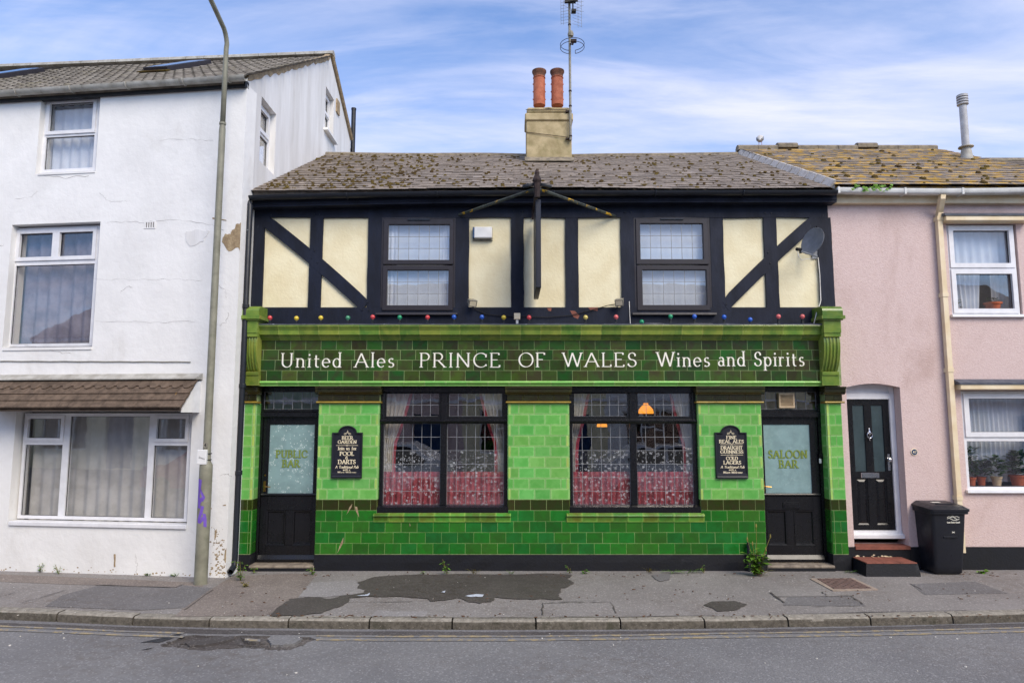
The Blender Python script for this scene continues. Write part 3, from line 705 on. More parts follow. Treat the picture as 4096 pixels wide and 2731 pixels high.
for i in range(90):
    p = HP[rp_.randrange(n)]; k = rp_.uniform(.2, 1.02); x, y = cx_ + (p[0] - cx_) * k, cy_ + (p[1] - cy_) * k; s_ = rp_.uniform(.006, .022); a = rp_.uniform(0, 6)
    slab(bm, [(x + s_ * rp_.uniform(.6, 1.2) * math.cos(a + t), y + s_ * rp_.uniform(.6, 1.2) * math.sin(a + t)) for t in (0, 1.3, 2.5, 3.8, 5)], ROADZ - .04, ROADZ - .026 + s_ * .6 + (.02 if k > .98 else 0))
tag(obj('road_rubble', bm, M['pothole'], road), kind='stuff')
def island(pix, m, h, seed):
    bm = bmesh.new(); P_ = jag(pix, ROADZ, 0.012, seed, 4)
    slab(bm, P_, ROADZ - 0.04, ROADZ + h - 0.012)
    return obj('road_fragment', bm, m, road)
island([(1070, 2556), (1090, 2542), (1150, 2540), (1210, 2552), (1180, 2572), (1130, 2580), (1085, 2578)], M['road'], 0.016, 4)
island([(830, 2602), (880, 2596), (990, 2590), (1060, 2593), (1040, 2604), (960, 2606)], M['road'], 0.014, 6)
island([(1065, 2596), (1110, 2598), (1100, 2606), (1050, 2606)], M['road'], 0.013, 7)
island([(850, 2545), (930, 2537), (940, 2550), (870, 2568), (760, 2580), (740, 2566)], M['pothole'], 0.010, 8)
island([(975, 2552), (1035, 2554), (1045, 2566), (1000, 2566), (975, 2560)], M['pothole'], 0.014, 9)
sheet('yellow_line', gpoly([(981, 2552), (1042, 2557), (1040, 2566), (979, 2561)], ROADZ), ROADZ + 0.0045, M['yellow'], road)
for i, pix in enumerate([[(560, 2570), (700, 2538), (738, 2528), (712, 2545), (640, 2570)], [(560, 2600), (620, 2590), (600, 2596)]]):
    sheet('road_crack', jag(pix, ROADZ, 0.006, 20 + i, 3), ROADZ + 0.0055, M['gutter_black'], road)
def wob(pix, amp=0.006):
    r_ = random.Random(int(pix[0][0])); P_ = gpoly(pix, 0); out_ = []
    for (a, b), (c, d) in zip(P_, P_[1:] + P_[:1]):
        for k in range(10): out_.append((a + (c - a) * k / 10 + r_.uniform(-amp, amp), b + (d - b) * k / 10 + r_.uniform(-amp, amp)))
    return out_
# pavement: old gritty bay, repairs, damp stain, cracks
sheet('tarmac_bay', wob([(1150, 2294), (1270, 2294), (1230, 2340), (1190, 2390), (1110, 2440), (1060, 2462), (700, 2466), (760, 2400), (870, 2340), (930, 2304)]), 0.003, M['pave_old'], pavement)
sheet('tarmac_bay', wob([(0, 2296), (400, 2312), (800, 2330), (820, 2352), (300, 2338), (0, 2326)]), 0.003, M['pave_old'], pavement)
sheet('tarmac_repair', wob([(250, 2380), (390, 2342), (700, 2352), (730, 2340), (850, 2352), (740, 2430), (560, 2440), (180, 2425)]), 0.0042, M['pave_dark'], pavement)
sheet('tarmac_repair', wob([(1245, 2330), (1420, 2320), (1480, 2370), (1300, 2388), (1195, 2386)]), 0.0045, M['pave_patch'], pavement)
sheet('tarmac_repair', wob([(2168, 2412), (2440, 2408), (2470, 2462), (2172, 2466)]), 0.003, M['pave'], pavement)
sheet('tarmac_repair', wob([(1510, 2440), (1560, 2445), (1710, 2446), (1708, 2466), (1480, 2466)]), 0.0068, M['pave_patch'], pavement)
sheet('tarmac_repair', wob([(3150, 2388), (3400, 2384), (3465, 2424), (3130, 2420)]), 0.003, M['pave_dark'], pavement)
sheet('tarmac_repair', wob([(3640, 2335), (3900, 2325), (4030, 2372), (3700, 2378)]), 0.003, M['pave_dark'], pavement)
wet = [(1430, 2330), (1500, 2308), (1620, 2299), (1850, 2296), (2150, 2294), (2290, 2300), (2270, 2318), (2294, 2328), (2280, 2342), (2245, 2352), (2230, 2378), (2250, 2398), (2160, 2396), (2080, 2397), (1975, 2388), (1965, 2408), (1920, 2416), (1870, 2408), (1830, 2392), (1720, 2406), (1700, 2394), (1600, 2386), (1480, 2386), (1390, 2392), (1395, 2408), (1350, 2430), (1290, 2452), (1200, 2466), (1090, 2466), (1100, 2440), (1140, 2410), (1160, 2396), (1240, 2388), (1310, 2396), (1360, 2384), (1440, 2374), (1460, 2362), (1430, 2350)]
sheet('damp_stain', jag(wet, 0, 0.022, 11, 5), 0.0085, M['wet'], pavement)
sheet('damp_stain', jag([(2815, 2420), (2850, 2406), (2940, 2404), (2990, 2418), (2950, 2440), (2870, 2446)], 0, 0.012, 12, 4), 0.0085, M['wet'], pavement)
sheet('damp_stain', jag([(2610, 2300), (2680, 2296), (2680, 2318), (2640, 2326)], 0, 0.01, 13, 4), 0.0085, M['pave_dark'], pavement)
sheet('paint_splash', jag([(1860, 2386), (1905, 2378), (1935, 2380), (1930, 2389), (1880, 2389)], 0, 0.008, 14, 3), 0.0115, M['splash'], pavement)
sheet('paint_splash', jag([(1425, 2383), (1470, 2378), (1480, 2372), (1470, 2385)], 0, 0.006, 15, 3), 0.0115, M['splash'], pavement)
sheet('paint_splash', jag([(1765, 2370), (1782, 2364), (1778, 2372)], 0, 0.004, 16, 3), 0.0115, M['splash'], pavement)
def crack(pix, w, seed):
    r_ = random.Random(seed); pts = []
    for (a, b), (c, d) in zip(pix, pix[1:]):
        for k in range(6): pts.append((a + (c - a) * k / 6 + r_.uniform(-3, 3), b + (d - b) * k / 6 + r_.uniform(-1, 1)))
    P_ = gpoly(pts, 0); bm = bmesh.new(); prev = None
    for i, p in enumerate(P_):
        q = P_[min(i + 1, len(P_) - 1)] if i < len(P_) - 1 else p; o_ = P_[i - 1] if i else p
        dx_, dy_ = q[0] - o_[0], q[1] - o_[1]; l = math.hypot(dx_, dy_) or 1
        ww = w * r_.uniform(0.3, 1.3) / 2
        c = (bm.verts.new((p[0] - dy_ / l * ww, p[1] + dx_ / l * ww, 0.0095)), bm.verts.new((p[0] + dy_ / l * ww, p[1] - dx_ / l * ww, 0.0095)))
        if prev: bm.faces.new((prev[0], prev[1], c[1], c[0]))
        prev = c
    obj('pavement_crack', bm, M['wet'], pavement)
crack([(0, 2385), (70, 2368)], 0.012, 1); crack([(85, 2412), (300, 2350)], 0.01, 2); crack([(740, 2440), (870, 2345)], 0.012, 3)
crack([(1395, 2410), (1700, 2407)], 0.012, 4); crack([(2168, 2462), (2170, 2414), (2300, 2411), (2442, 2408), (2470, 2462)], 0.016, 5)
crack([(3080, 2370), (3150, 2418)], 0.03, 6); crack([(3105, 2388), (3300, 2386), (3405, 2384), (3462, 2424)], 0.02, 7); crack([(3250, 2426), (3460, 2424)], 0.012, 8)
crack([(3290, 2368), (3310, 2384)], 0.02, 9); crack([(3640, 2335), (3700, 2365)], 0.012, 10); crack([(1250, 2470), (2200, 2472), (3000, 2462)], 0.014, 11)
crack([(380, 2340), (700, 2350), (735, 2338)], 0.02, 12); crack([(2200, 2410), (2420, 2402)], 0.01, 13); crack([(3200, 2455), (4000, 2440)], 0.016, 14)
# loose grit, cigarette ends and leaf scraps
def scatter(name, n, zone, size, m, seed, label, z=0.01):
    r_ = random.Random(seed); bm = bmesh.new()
    for i in range(n):
        u, v = zone(r_); x, y = onZ(u, v, 0); s_ = size * r_.uniform(0.4, 1.5); a = r_.uniform(0, 6.28)
        pts = [(x + math.cos(a + t) * s_ * q, y + math.sin(a + t) * s_ * q * 0.7) for t, q in ((0, 1.4), (1.7, 0.5), (3.1, 1.3), (4.6, 0.6))]
        slab(bm, pts, z - 0.002, z + s_ * 0.35)
    return tag(obj(name, bm, m), label, 'litter', kind='stuff')
def zone_pave(r_): return r_.uniform(0, 4096), r_.choice((r_.uniform(2310, 2460), r_.uniform(2300, 2330), r_.uniform(2440, 2465)))
def zone_road(r_): return r_.uniform(0, 4096), r_.choice((r_.uniform(2525, 2560), r_.uniform(2550, 2731)))
scatter('pale_grit', 90, zone_pave, 0.006, M['litter'], 21, 'tiny pale scraps and cigarette ends strewn over the pavement')
scatter('leaf_litter', 260, lambda r_: (r_.uniform(900, 4096), r_.choice((r_.gauss(2302, 5), r_.gauss(2466, 4), r_.gauss(2385, 25)))), 0.012, M['debris'], 22, 'brown leaf crumbs gathered along wall foot and kerb')
r_ = random.Random(4); bm = bmesh.new()
for i in range(26):
    u, v = zone_road(r_); x, y = onZ(u, v, ROADZ); s_ = 0.008 * r_.uniform(0.5, 1.5)
    slab(bm, [(x - s_, y), (x, y - s_), (x + s_ * 1.3, y), (x, y + s_)], ROADZ, ROADZ + 0.007)
tag(obj('road_grit', bm, M['litter']), 'tiny pale scraps scattered over the grey road', 'litter', kind='stuff')
# inspection cover in the pavement
cov = empty('inspection_cover', (*onZ(3375, 2338, 0), 0), 'rusty rectangular inspection cover in a concrete surround, set in the pavement', 'manhole cover')
q = gpoly([(3239, 2315), (3414, 2313), (3512, 2359), (3331, 2364)], 0)
qi = gpoly([(3268, 2317), (3402, 2315), (3486, 2355), (3336, 2358)], 0)
slab_bm = bmesh.new(); slab(slab_bm, q, -0.03, 0.010); obj('surround', slab_bm, M['concrete'], cov)
slab_bm = bmesh.new(); slab(slab_bm, qi, -0.03, 0.0135); obj('cover_plate', slab_bm, M['brown_iron'], cov)
bm = bmesh.new()
for i in range(9):
    for j in range(9):
        if (i + j) % 2: continue
        s0, s1, t0, t1 = (i + .12) / 9, (i + .88) / 9, (j + .2) / 9, (j + .8) / 9
        f_ = lambda s, t: tuple(sum(w * c[k] for w, c in zip(((1 - s) * (1 - t), s * (1 - t), s * t, (1 - s) * t), qi)) for k in (0, 1))
        slab(bm, [f_(s0, t0), f_(s1, t0), f_(s1, t1), f_(s0, t1)], 0.0135, 0.019)
tag(obj('tread_pattern', bm, M['brown_iron'], cov), kind='stuff')

# ================================================================ THE PUB
PX0, PX1 = -3.885, 4.765                      # party walls
pub = empty('pub', (0.4, 0.1, 0), 'two storey pub with green tiled ground floor and black and cream timbered upper floor', 'pub')
def zz(v, Y=0): return zY(v, Y)
V0 = 1800
p1 = (xY(1271.5, V0), xY(1511.5, V0)); p2 = (xY(2033, V0), xY(2275.5, V0)); p3 = (xY(2798, V0), xY(3049, V0))
pl = (PX0 - 0.02, xY(1016, V0)); pr = (xY(3314, V0), xY(3374, V0))
Z_CAP, Z_LT, Z_DK, Z_MD, Z_BASE = zz(1543), zz(1613), zz(1997), zz(2040), zz(2216)
Z_SILL = zz(2046)
wins = [(p1[1], p2[0], Z_SILL - 0.02, Z_CAP), (p2[1], p3[0], Z_SILL - 0.02, Z_CAP)]
doors = [(pl[1], p1[0], -0.5, Z_CAP), (p3[1], pr[0], -0.5, Z_CAP)]
# ---- backing walls
bm = bmesh.new()
wall(bm, PX0, pr[1], 0.0, Z_CAP, 0.0035, 0.26, wins + doors)
box(bm, PX0, pr[1], -0.047, 0.26, Z_CAP + 0.004, zz(1300))
obj('shopfront_wall', bm, M['grout'], pub)
# ---- tiles
TC = {}
def tile(name, m, x, y, z, w, h, parent=None, rot=0, th=0.012):
    k = (round(w, 3), round(h, 3), m.name)
    if k not in TC: TC[k] = mesh(one(cbox, 0, w, 0, th, 0, h, 0.0035), 'tile', m)
    r_ = random.Random(int((x * 91 + z * 173 + y * 37) * 1000))
    o = obj(name, TC[k], None, parent or pub, (x, y + r_.uniform(-.0008, .0008), z))
    o.rotation_euler = (r_.uniform(-.004, .004), 0, R(rot) + r_.uniform(-.004, .004)); return o
GAP = 0.0035; PW = 0.2295
def course(name, m, x0, x1, z0, z1, shift, y=0.0, pitch=PW, nose=None):
    """one course of tiles between x0 and x1; nose='l','r','lr' puts a narrow pale bullnose piece at that end"""
    h = z1 - z0 - GAP; xs = [x0]; x = x0 + (pitch * shift if shift > 0.02 else pitch)
    NW = 0.036
    a0, a1 = x0, x1
    if nose and 'l' in nose: tile('nosing_tile', M['tile_nose'] if m is M['tile_light'] else m, x0, y, z0, NW - GAP, h); a0 = x0 + NW
    if nose and 'r' in nose: tile('nosing_tile', M['tile_nose'] if m is M['tile_light'] else m, x1 - NW, y, z0, NW - GAP, h); a1 = x1 - NW
    cuts = [a0]
    while x < a1 - 0.05:
        if x > a0 + 0.05: cuts.append(x)
        x += pitch
    cuts.append(a1)
    for a, b in zip(cuts, cuts[1:]): tile(name, m, a, y, z0, b - a - (GAP if b < x1 - 1e-4 else 0), h)
ZL = [zz(1613 + 42.67 * i) for i in range(10)]
ZM = [zz(v) for v in (2040, 2084, 2128, 2171.5, 2215)]
for (a, b), ends in ((p1, 'lr'), (p2, 'lr'), (p3, 'lr')):
    w_ = (b - a)
    for i in range(9):
        course('wall_tile', M['tile_light'], a, b, ZL[i + 1], ZL[i], 0.32 if i % 2 else 0.66, nose='r' if i % 2 else 'l')
    course('band_tile', M['tile_dark'], a, b, ZM[0], ZL[9], 0.4)
    course('plinth_tile', M['tile_mid'], a, b, ZM[1], ZM[0], 0.62)
for k in range(3): course('plinth_tile', M['tile_mid'], p1[0], p3[1], ZM[k + 2], ZM[k + 1], (0.33, 0.85, 0.33)[k])
for (a, b), side in ((pl, 'r'), (pr, 'l')):
    for i in range(9): course('wall_tile', M['tile_light'], a, b, ZL[i + 1], ZL[i], 0.55 if i % 2 else 0.9, nose=side)
    course('band_tile', M['tile_dark'], a, b, ZM[0], ZL[9], 0.5)
    for k in range(4): course('plinth_tile', M['tile_mid'], a, b, ZM[k + 1], ZM[k], 0.55 if k % 2 else 0.9, nose=side)
# tiled returns into the door and window recesses
def returns(xf, y0, y1, facing, zlist):
    for z0, z1, m in zlist:
        if facing > 0: tile('reveal_tile', m, xf + 0.011, y0, z0, y1 - y0 - GAP, z1 - z0 - GAP, rot=90)
        else: tile('reveal_tile', m, xf - 0.011, y1, z0, y1 - y0 - GAP, z1 - z0 - GAP, rot=-90)
zl_all = [(ZL[i + 1], ZL[i], M['tile_light']) for i in range(9)] + [(ZM[0], ZL[9], M['tile_dark'])]
zl_door = zl_all + [(ZM[k + 1], ZM[k], M['tile_mid']) for k in range(4)]
returns(pl[1], 0.014, 0.24, 1, zl_door); returns(pr[0], 0.014, 0.24, -1, zl_door)
returns(p1[0], 0.014, 0.24, -1, zl_door); returns(p3[1], 0.014, 0.24, 1, zl_door)
for (a, b, _, _) in wins: returns(a, 0.014, 0.09, 1, zl_all); returns(b, 0.014, 0.09, -1, zl_all)
# ---- black base
for i, (a, b) in enumerate(((PX0, pl[1] + 0.01), (p1[0] - 0.01, p3[1] + 0.012), (pr[0] - 0.012, pr[1] + 0.02))):
    bm = bmesh.new(); n = max(2, int((b - a) / 0.25)); r_ = random.Random(i)
    loft(bm, [[(a + (b - a) * k / n, yy, zq) for yy, zq in ((0.25, -0.05), (-0.016 + r_.uniform(-.005, .005), -0.05), (-0.012 + r_.uniform(-.004, .004), 0.12), (-0.006, Z_BASE - 0.004), (0.25, Z_BASE - 0.004))] for k in range(n + 1)])
    obj('black_base', bm, M['black_wall'], pub)
# ---- fascia tiles, bead, cornice
FY = -0.05
fx0, fx1 = xY(1034, 1440, FY), xY(3289, 1440, FY)
FZ = [zz(v, FY) for v in (1359, 1398.5, 1439.5, 1481, 1523)]
for i in range(4): course('fascia_tile', M['tile_fascia'], fx0, fx1, FZ[i + 1], FZ[i], (0.06, 0.28, 0.08, 0.55)[i] + 0.02, y=FY, pitch=0.2225)
def segs(name, prof, x0, x1, n, m, parent=pub, auto=40):
    """profiled pieces butted end to end"""
    w = (x1 - x0) / n; me = mesh(one(extr, prof, 0, w - 0.003), name, m, True)
    try: me.set_sharp_from_angle(angle=R(auto))
    except Exception: pass
    for i in range(n): obj(name, me, None, parent, (x0 + i * w, 0, 0))
zb0, zb1 = zz(1543.5, -.07), zz(1523.5, -.07); hb = zb1 - zb0
segs('bead_tile', [(0.0, zb0), (-0.06, zb0), (-0.066, zb0 + hb * .3), (-0.07, zb0 + hb * .42)] + [(-0.072 - 0.022 * math.sin(R(t)), zb0 + hb * (.72 - .28 * math.cos(R(t)))) for t in range(0, 181, 30)] + [(0.0, zb1)], fx0 - 0.01, fx1 + 0.02, 27, M['tile_bead'])
cz = lambda v, Y=-0.17: zz(v, Y)
prof = [(0.0, cz(1299)), (-0.2, cz(1300)), (-0.203, cz(1304)), (-0.195, cz(1310)), (-0.178, cz(1315)), (-0.178, cz(1317)), (-0.168, cz(1318)), (-0.165, cz(1338)), (-0.115, cz(1339.5)), (-0.108, cz(1346)), (-0.085, cz(1353)), (-0.072, cz(1356)), (-0.06, cz(1358.5)), (0.0, cz(1358.5))]
cx0, cx1 = xY(1033, 1320, -.17), xY(3294, 1320, -.17)
segs('cornice_tile', prof, cx0, cx1, 28, M['tile_olive'], auto=30)
bm = bmesh.new(); n = 40
loft(bm, [[(cx0 - .01 + (cx1 - cx0 + .02) * k / n, yy, zq + random.uniform(-.003, .003)) for yy, zq in ((0.085, cz(1297) + .035), (0.085, cz(1299)), (-0.205, cz(1300) + .002), (-0.208, cz(1296) + .003))] for k in range(n + 1)])
obj('lead_flashing', bm, M['lead_sheet'], pub)
# ---- lettering on the fascia
def sign(words, y, m, parent, name='lettering', **kw):
    for w_, u0, u1, vb, vt in words:
        bm = bmesh.new()
        lettering(bm, w_, xY(u0, vb, y), xY(u1, vb, y), zz(vb, y), zz(vt, y) - zz(vb, y), y, **kw)
        obj(name, bm, m, parent)
sign([('United', 1121, 1366, 1468, 1413), ('Ales', 1417, 1578, 1468, 1413), ('PRINCE', 1677, 2002, 1468, 1412), ('OF', 2074, 2180, 1467, 1411), ('WALES', 2250, 2548, 1466, 1411), ('Wines', 2627, 2841, 1465, 1409), ('and', 2872, 2982, 1463, 1408), ('Spirits', 3016, 3219, 1463, 1408)],
     FY - 0.003, M['white_letter'], pub, thick=0.118, thin=0.045, gap=0.14)
# ---- consoles at each end of the fascia
def console(x0, x1):
    w = x1 - x0
    bm = bmesh.new()
    capz0, capz1 = zz(1262, -.27), zz(1222, -.27)
    ov = 0.045
    pr_ = [(0.08, capz0), (-0.285, capz0), (-0.285, capz0 + .07)] + [(-0.285 + 0.1 * (1 - math.cos(R(t))), capz0 + .07 + .075 * math.sin(R(t))) for t in (25, 50, 75, 90)] + [(0.08, capz0 + .145)]
    extr(bm, pr_, x0 - ov + .02, x1 + ov - .02)
    box(bm, x0 - ov, x1 + ov, -0.31, 0.08, zz(1276, -.27), zz(1262, -.27) - .001)
    box(bm, x0 - ov * .5, x1 + ov * .5, -0.285, 0.08, zz(1281, -.27), zz(1276, -.27) - .001)
    c = obj('console', bm, M['tile_olive'], pub)
    bm = bmesh.new()
    box(bm, x0, x1, -0.26, 0.08, zz(1331, -.25), zz(1281, -.25)); box(bm, x0 + .004, x1 - .004, -0.25, 0.08, zz(1346, -.25), zz(1331, -.25) - .001)
    obj('console_block', bm, M['tile_olive'], c)
    bm = bmesh.new()
    zt, zb_ = zz(1346, -.2), zz(1486, -.12)
    prof_ = []
    for k in range(13):
        t = k / 12
        y = -0.215 - 0.025 * math.sin(t * math.pi * 0.9) + 0.13 * (t ** 2.2)
        prof_.append((y, zt + (zb_ - zt) * t))
    extr(bm, [(0.08, zt)] + prof_ + [(0.08, zb_)], x0 + .006, x1 - .006)
    obj('scroll', bm, M['tile_olive'], c)
    for k in range(4):
        bm = bmesh.new(); xx = x0 + w * (0.2 + 0.2 * k)
        tube(bm, [(xx, p[0] - 0.002, p[1]) for p in prof_], [0.014 if 0 < i < 12 else 0.011 for i in range(13)], 8)
        obj('rib', bm, M['tile_olive'], c, smooth=True)
    bm = bmesh.new()
    box(bm, x0 + .002, x1 - .002, -0.14, 0.08, zz(1500, -.12), zb_ - .001); box(bm, x0, x1, -0.125, 0.08, zz(1541, -.12), zz(1500, -.12) - .001)
    obj('console_foot', bm, M['tile_olive'], c)
console(xY(985, 1400, -.2) - 0.03, xY(1032, 1400, -.2)); console(xY(3293, 1400, -.2), xY(3361, 1400, -.2))
# ---- pier capitals
def capital(a, b):
    c = obj('capital', one(extr, [(0.1, zz(1546, -.06)), (-0.085, zz(1546, -.06)), (-0.085, zz(1553, -.06)), (-0.07, zz(1556, -.06)), (-0.07, zz(1568, -.06)), (-0.045, zz(1573, -.06)), (-0.03, zz(1577, -.06)), (0.1, zz(1577, -.06))], a - .045, b + .045), M['tile_brown'], pub)
    z0, z1 = zz(1604, -.02), zz(1577.5, -.02); n = max(2, round((b - a + .02) / 0.21)); w = (b - a + .03) / n
    obj('frieze_backing', one(box, a - .012, b + .012, 0.0, 0.1, z0, z1), M['grout'], c)
    for i in range(n): tile('frieze_tile', M['tile_brown'], a - .015 + i * w, -.02, z0, w - .004, z1 - z0 - .003, c, th=0.019)
    bm = bmesh.new(); zc_ = (zz(1604, -.03) + zz(1613, -.03)) / 2
    extr(bm, [(0.1, zc_ + .014), (-0.03, zc_ + .014)] + [(-0.03 - .016 * math.sin(R(t)), zc_ + .012 * math.cos(R(t))) for t in (30, 60, 90, 120, 150)] + [(-0.03, zc_ - .014), (0.1, zc_ - .014)], a - .035, b + .035)
    obj('gold_bead', bm, M['gold'], c, auto=50)
for a, b in (pl, p1, p2, p3, pr): capital(a, b)
# ---- sills
for a, b, _, _ in wins:
    x0, x1 = a - .04, b + .04; zs = lambda v: zz(v, -.03)
    segs('sill_tile', [(0.12, zs(2046) + .02), (-0.02, zs(2056))] + [(-0.035 - .012 * math.sin(R(t)), zs(2062) + .012 * math.cos(R(t))) for t in (20, 60, 100, 140)] + [(-0.022, zs(2066)), (-0.012, zs(2088)), (0.02, zs(2088)), (0.12, zs(2088))], x0, x1, 9, M['tile_sill'])
# ---- ground floor windows
def lead_grid(bm, x0, x1, z0, z1, nx, nz, y, w):
    for i in range(nx + 1):
        x = x0 + (x1 - x0) * i / nx; ww = w / 2; box(bm, x - ww, x + ww, y - .004, y + .006, z0, z1)
    for j in range(nz + 1):
        z = z0 + (z1 - z0) * j / nz; box(bm, x0, x1, y - .0036, y + .0064, z - w / 2, z + w / 2)
def panes(parent, x0, x1, z0, z1, nx, nz, y, mfun, seed, tilt=0.0025):
    r_ = random.Random(seed); w, h = (x1 - x0) / nx, (z1 - z0) / nz
    cache = {}
    for i in range(nx):
        for j in range(nz):
            m = mfun(i, nz - 1 - j)
            if m.name not in cache: cache[m.name] = mesh(one(box, -w / 2, w / 2, -.0015, .0015, -h / 2, h / 2), 'pane', m)
            o = obj('pane', cache[m.name], None, parent, (x0 + (i + .5) * w, y, z0 + (j + .5) * h))
            o.rotation_euler = (r_.uniform(-tilt, tilt), 0, r_.uniform(-tilt, tilt))
WY = 0.10
for wi, (a, b, _, _) in enumerate(wins):
    um = (1774, 2535)[wi]
    zt, zbm = Z_CAP, zz(2044, WY)
    zh = zz(1570, WY); tr0, tr1 = zz(1694, WY), zz(1659, WY); zs_ = zz(2019, WY)
    xm = xY(um, 1850, WY); mw = 0.045
    fw = 0.062
    bm = bmesh.new()
    box(bm, a + .001, b - .001, WY - .02, WY + .09, zh, zt - .001)
    box(bm, a + .001, a + fw, WY - .02, WY + .09, zbm, zh); box(bm, b - fw, b - .001, WY - .02, WY + .09, zbm, zh)
    box(bm, xm - mw, xm + mw, WY - .021, WY + .09, zs_, zh)
    bevel(bm, 0.006)
    win = obj('window', bm, M['black_gloss'], pub)
    bm = bmesh.new()
    extr(bm, [(WY - .065, tr0 + .035), (WY - .065, tr0 + .055), (WY - .02, tr0 + .066), (WY + .08, tr0 + .066), (WY + .08, tr0), (WY - .03, tr0)], a + .002, b - .002)
    obj('transom', bm, M['black_gloss'], win)
    bm = bmesh.new()
    extr(bm, [(WY + .08, zs_ + .004), (WY - .03, zs_), (WY - .09, zs_ - .018), (WY - .09, zbm - .005), (WY + .08, zbm - .005)], a - .01 + .012, b - .002)
    obj('window_sill', bm, M['black_gloss'], win)
    for li, (x0, x1) in enumerate(((a + fw, xm - mw), (xm + mw, b - fw))):
        bm = bmesh.new(); z0, z1 = tr0 + .062, zh; s = 0.03
        box(bm, x0, x1, WY + .0, WY + .05, z0, z0 + s + .015); box(bm, x0, x1, WY, WY + .05, z1 - .012, z1); box(bm, x0, x0 + s, WY + .001, WY + .05, z0 + s + .015, z1 - .012); box(bm, x1 - s, x1, WY + .001, WY + .05, z0 + s + .015, z1 - .012)
        obj('top_sash', bm, M['black_gloss'], win)
        g0 = (x0 + s, x1 - s, z0 + s + .015, z1 - .012)
        panes(win, *g0, 6, 2, WY + .03, lambda i, j: M['glass_lead'], 50 + wi * 4 + li)
        obj('leading', one(lead_grid, *g0, 6, 2, WY + .03, 0.006), M['lead'], win)
        g1 = (x0 + .006, x1 - .006, zs_, tr0)
        panes(win, *g1, 6, 6, WY + .03, lambda i, j: M['etched'] if j >= 2 else M['glass_lead'], 70 + wi * 4 + li)
        obj('leading', one(lead_grid, *g1, 6, 6, WY + .03, 0.0055), M['lead'], win)
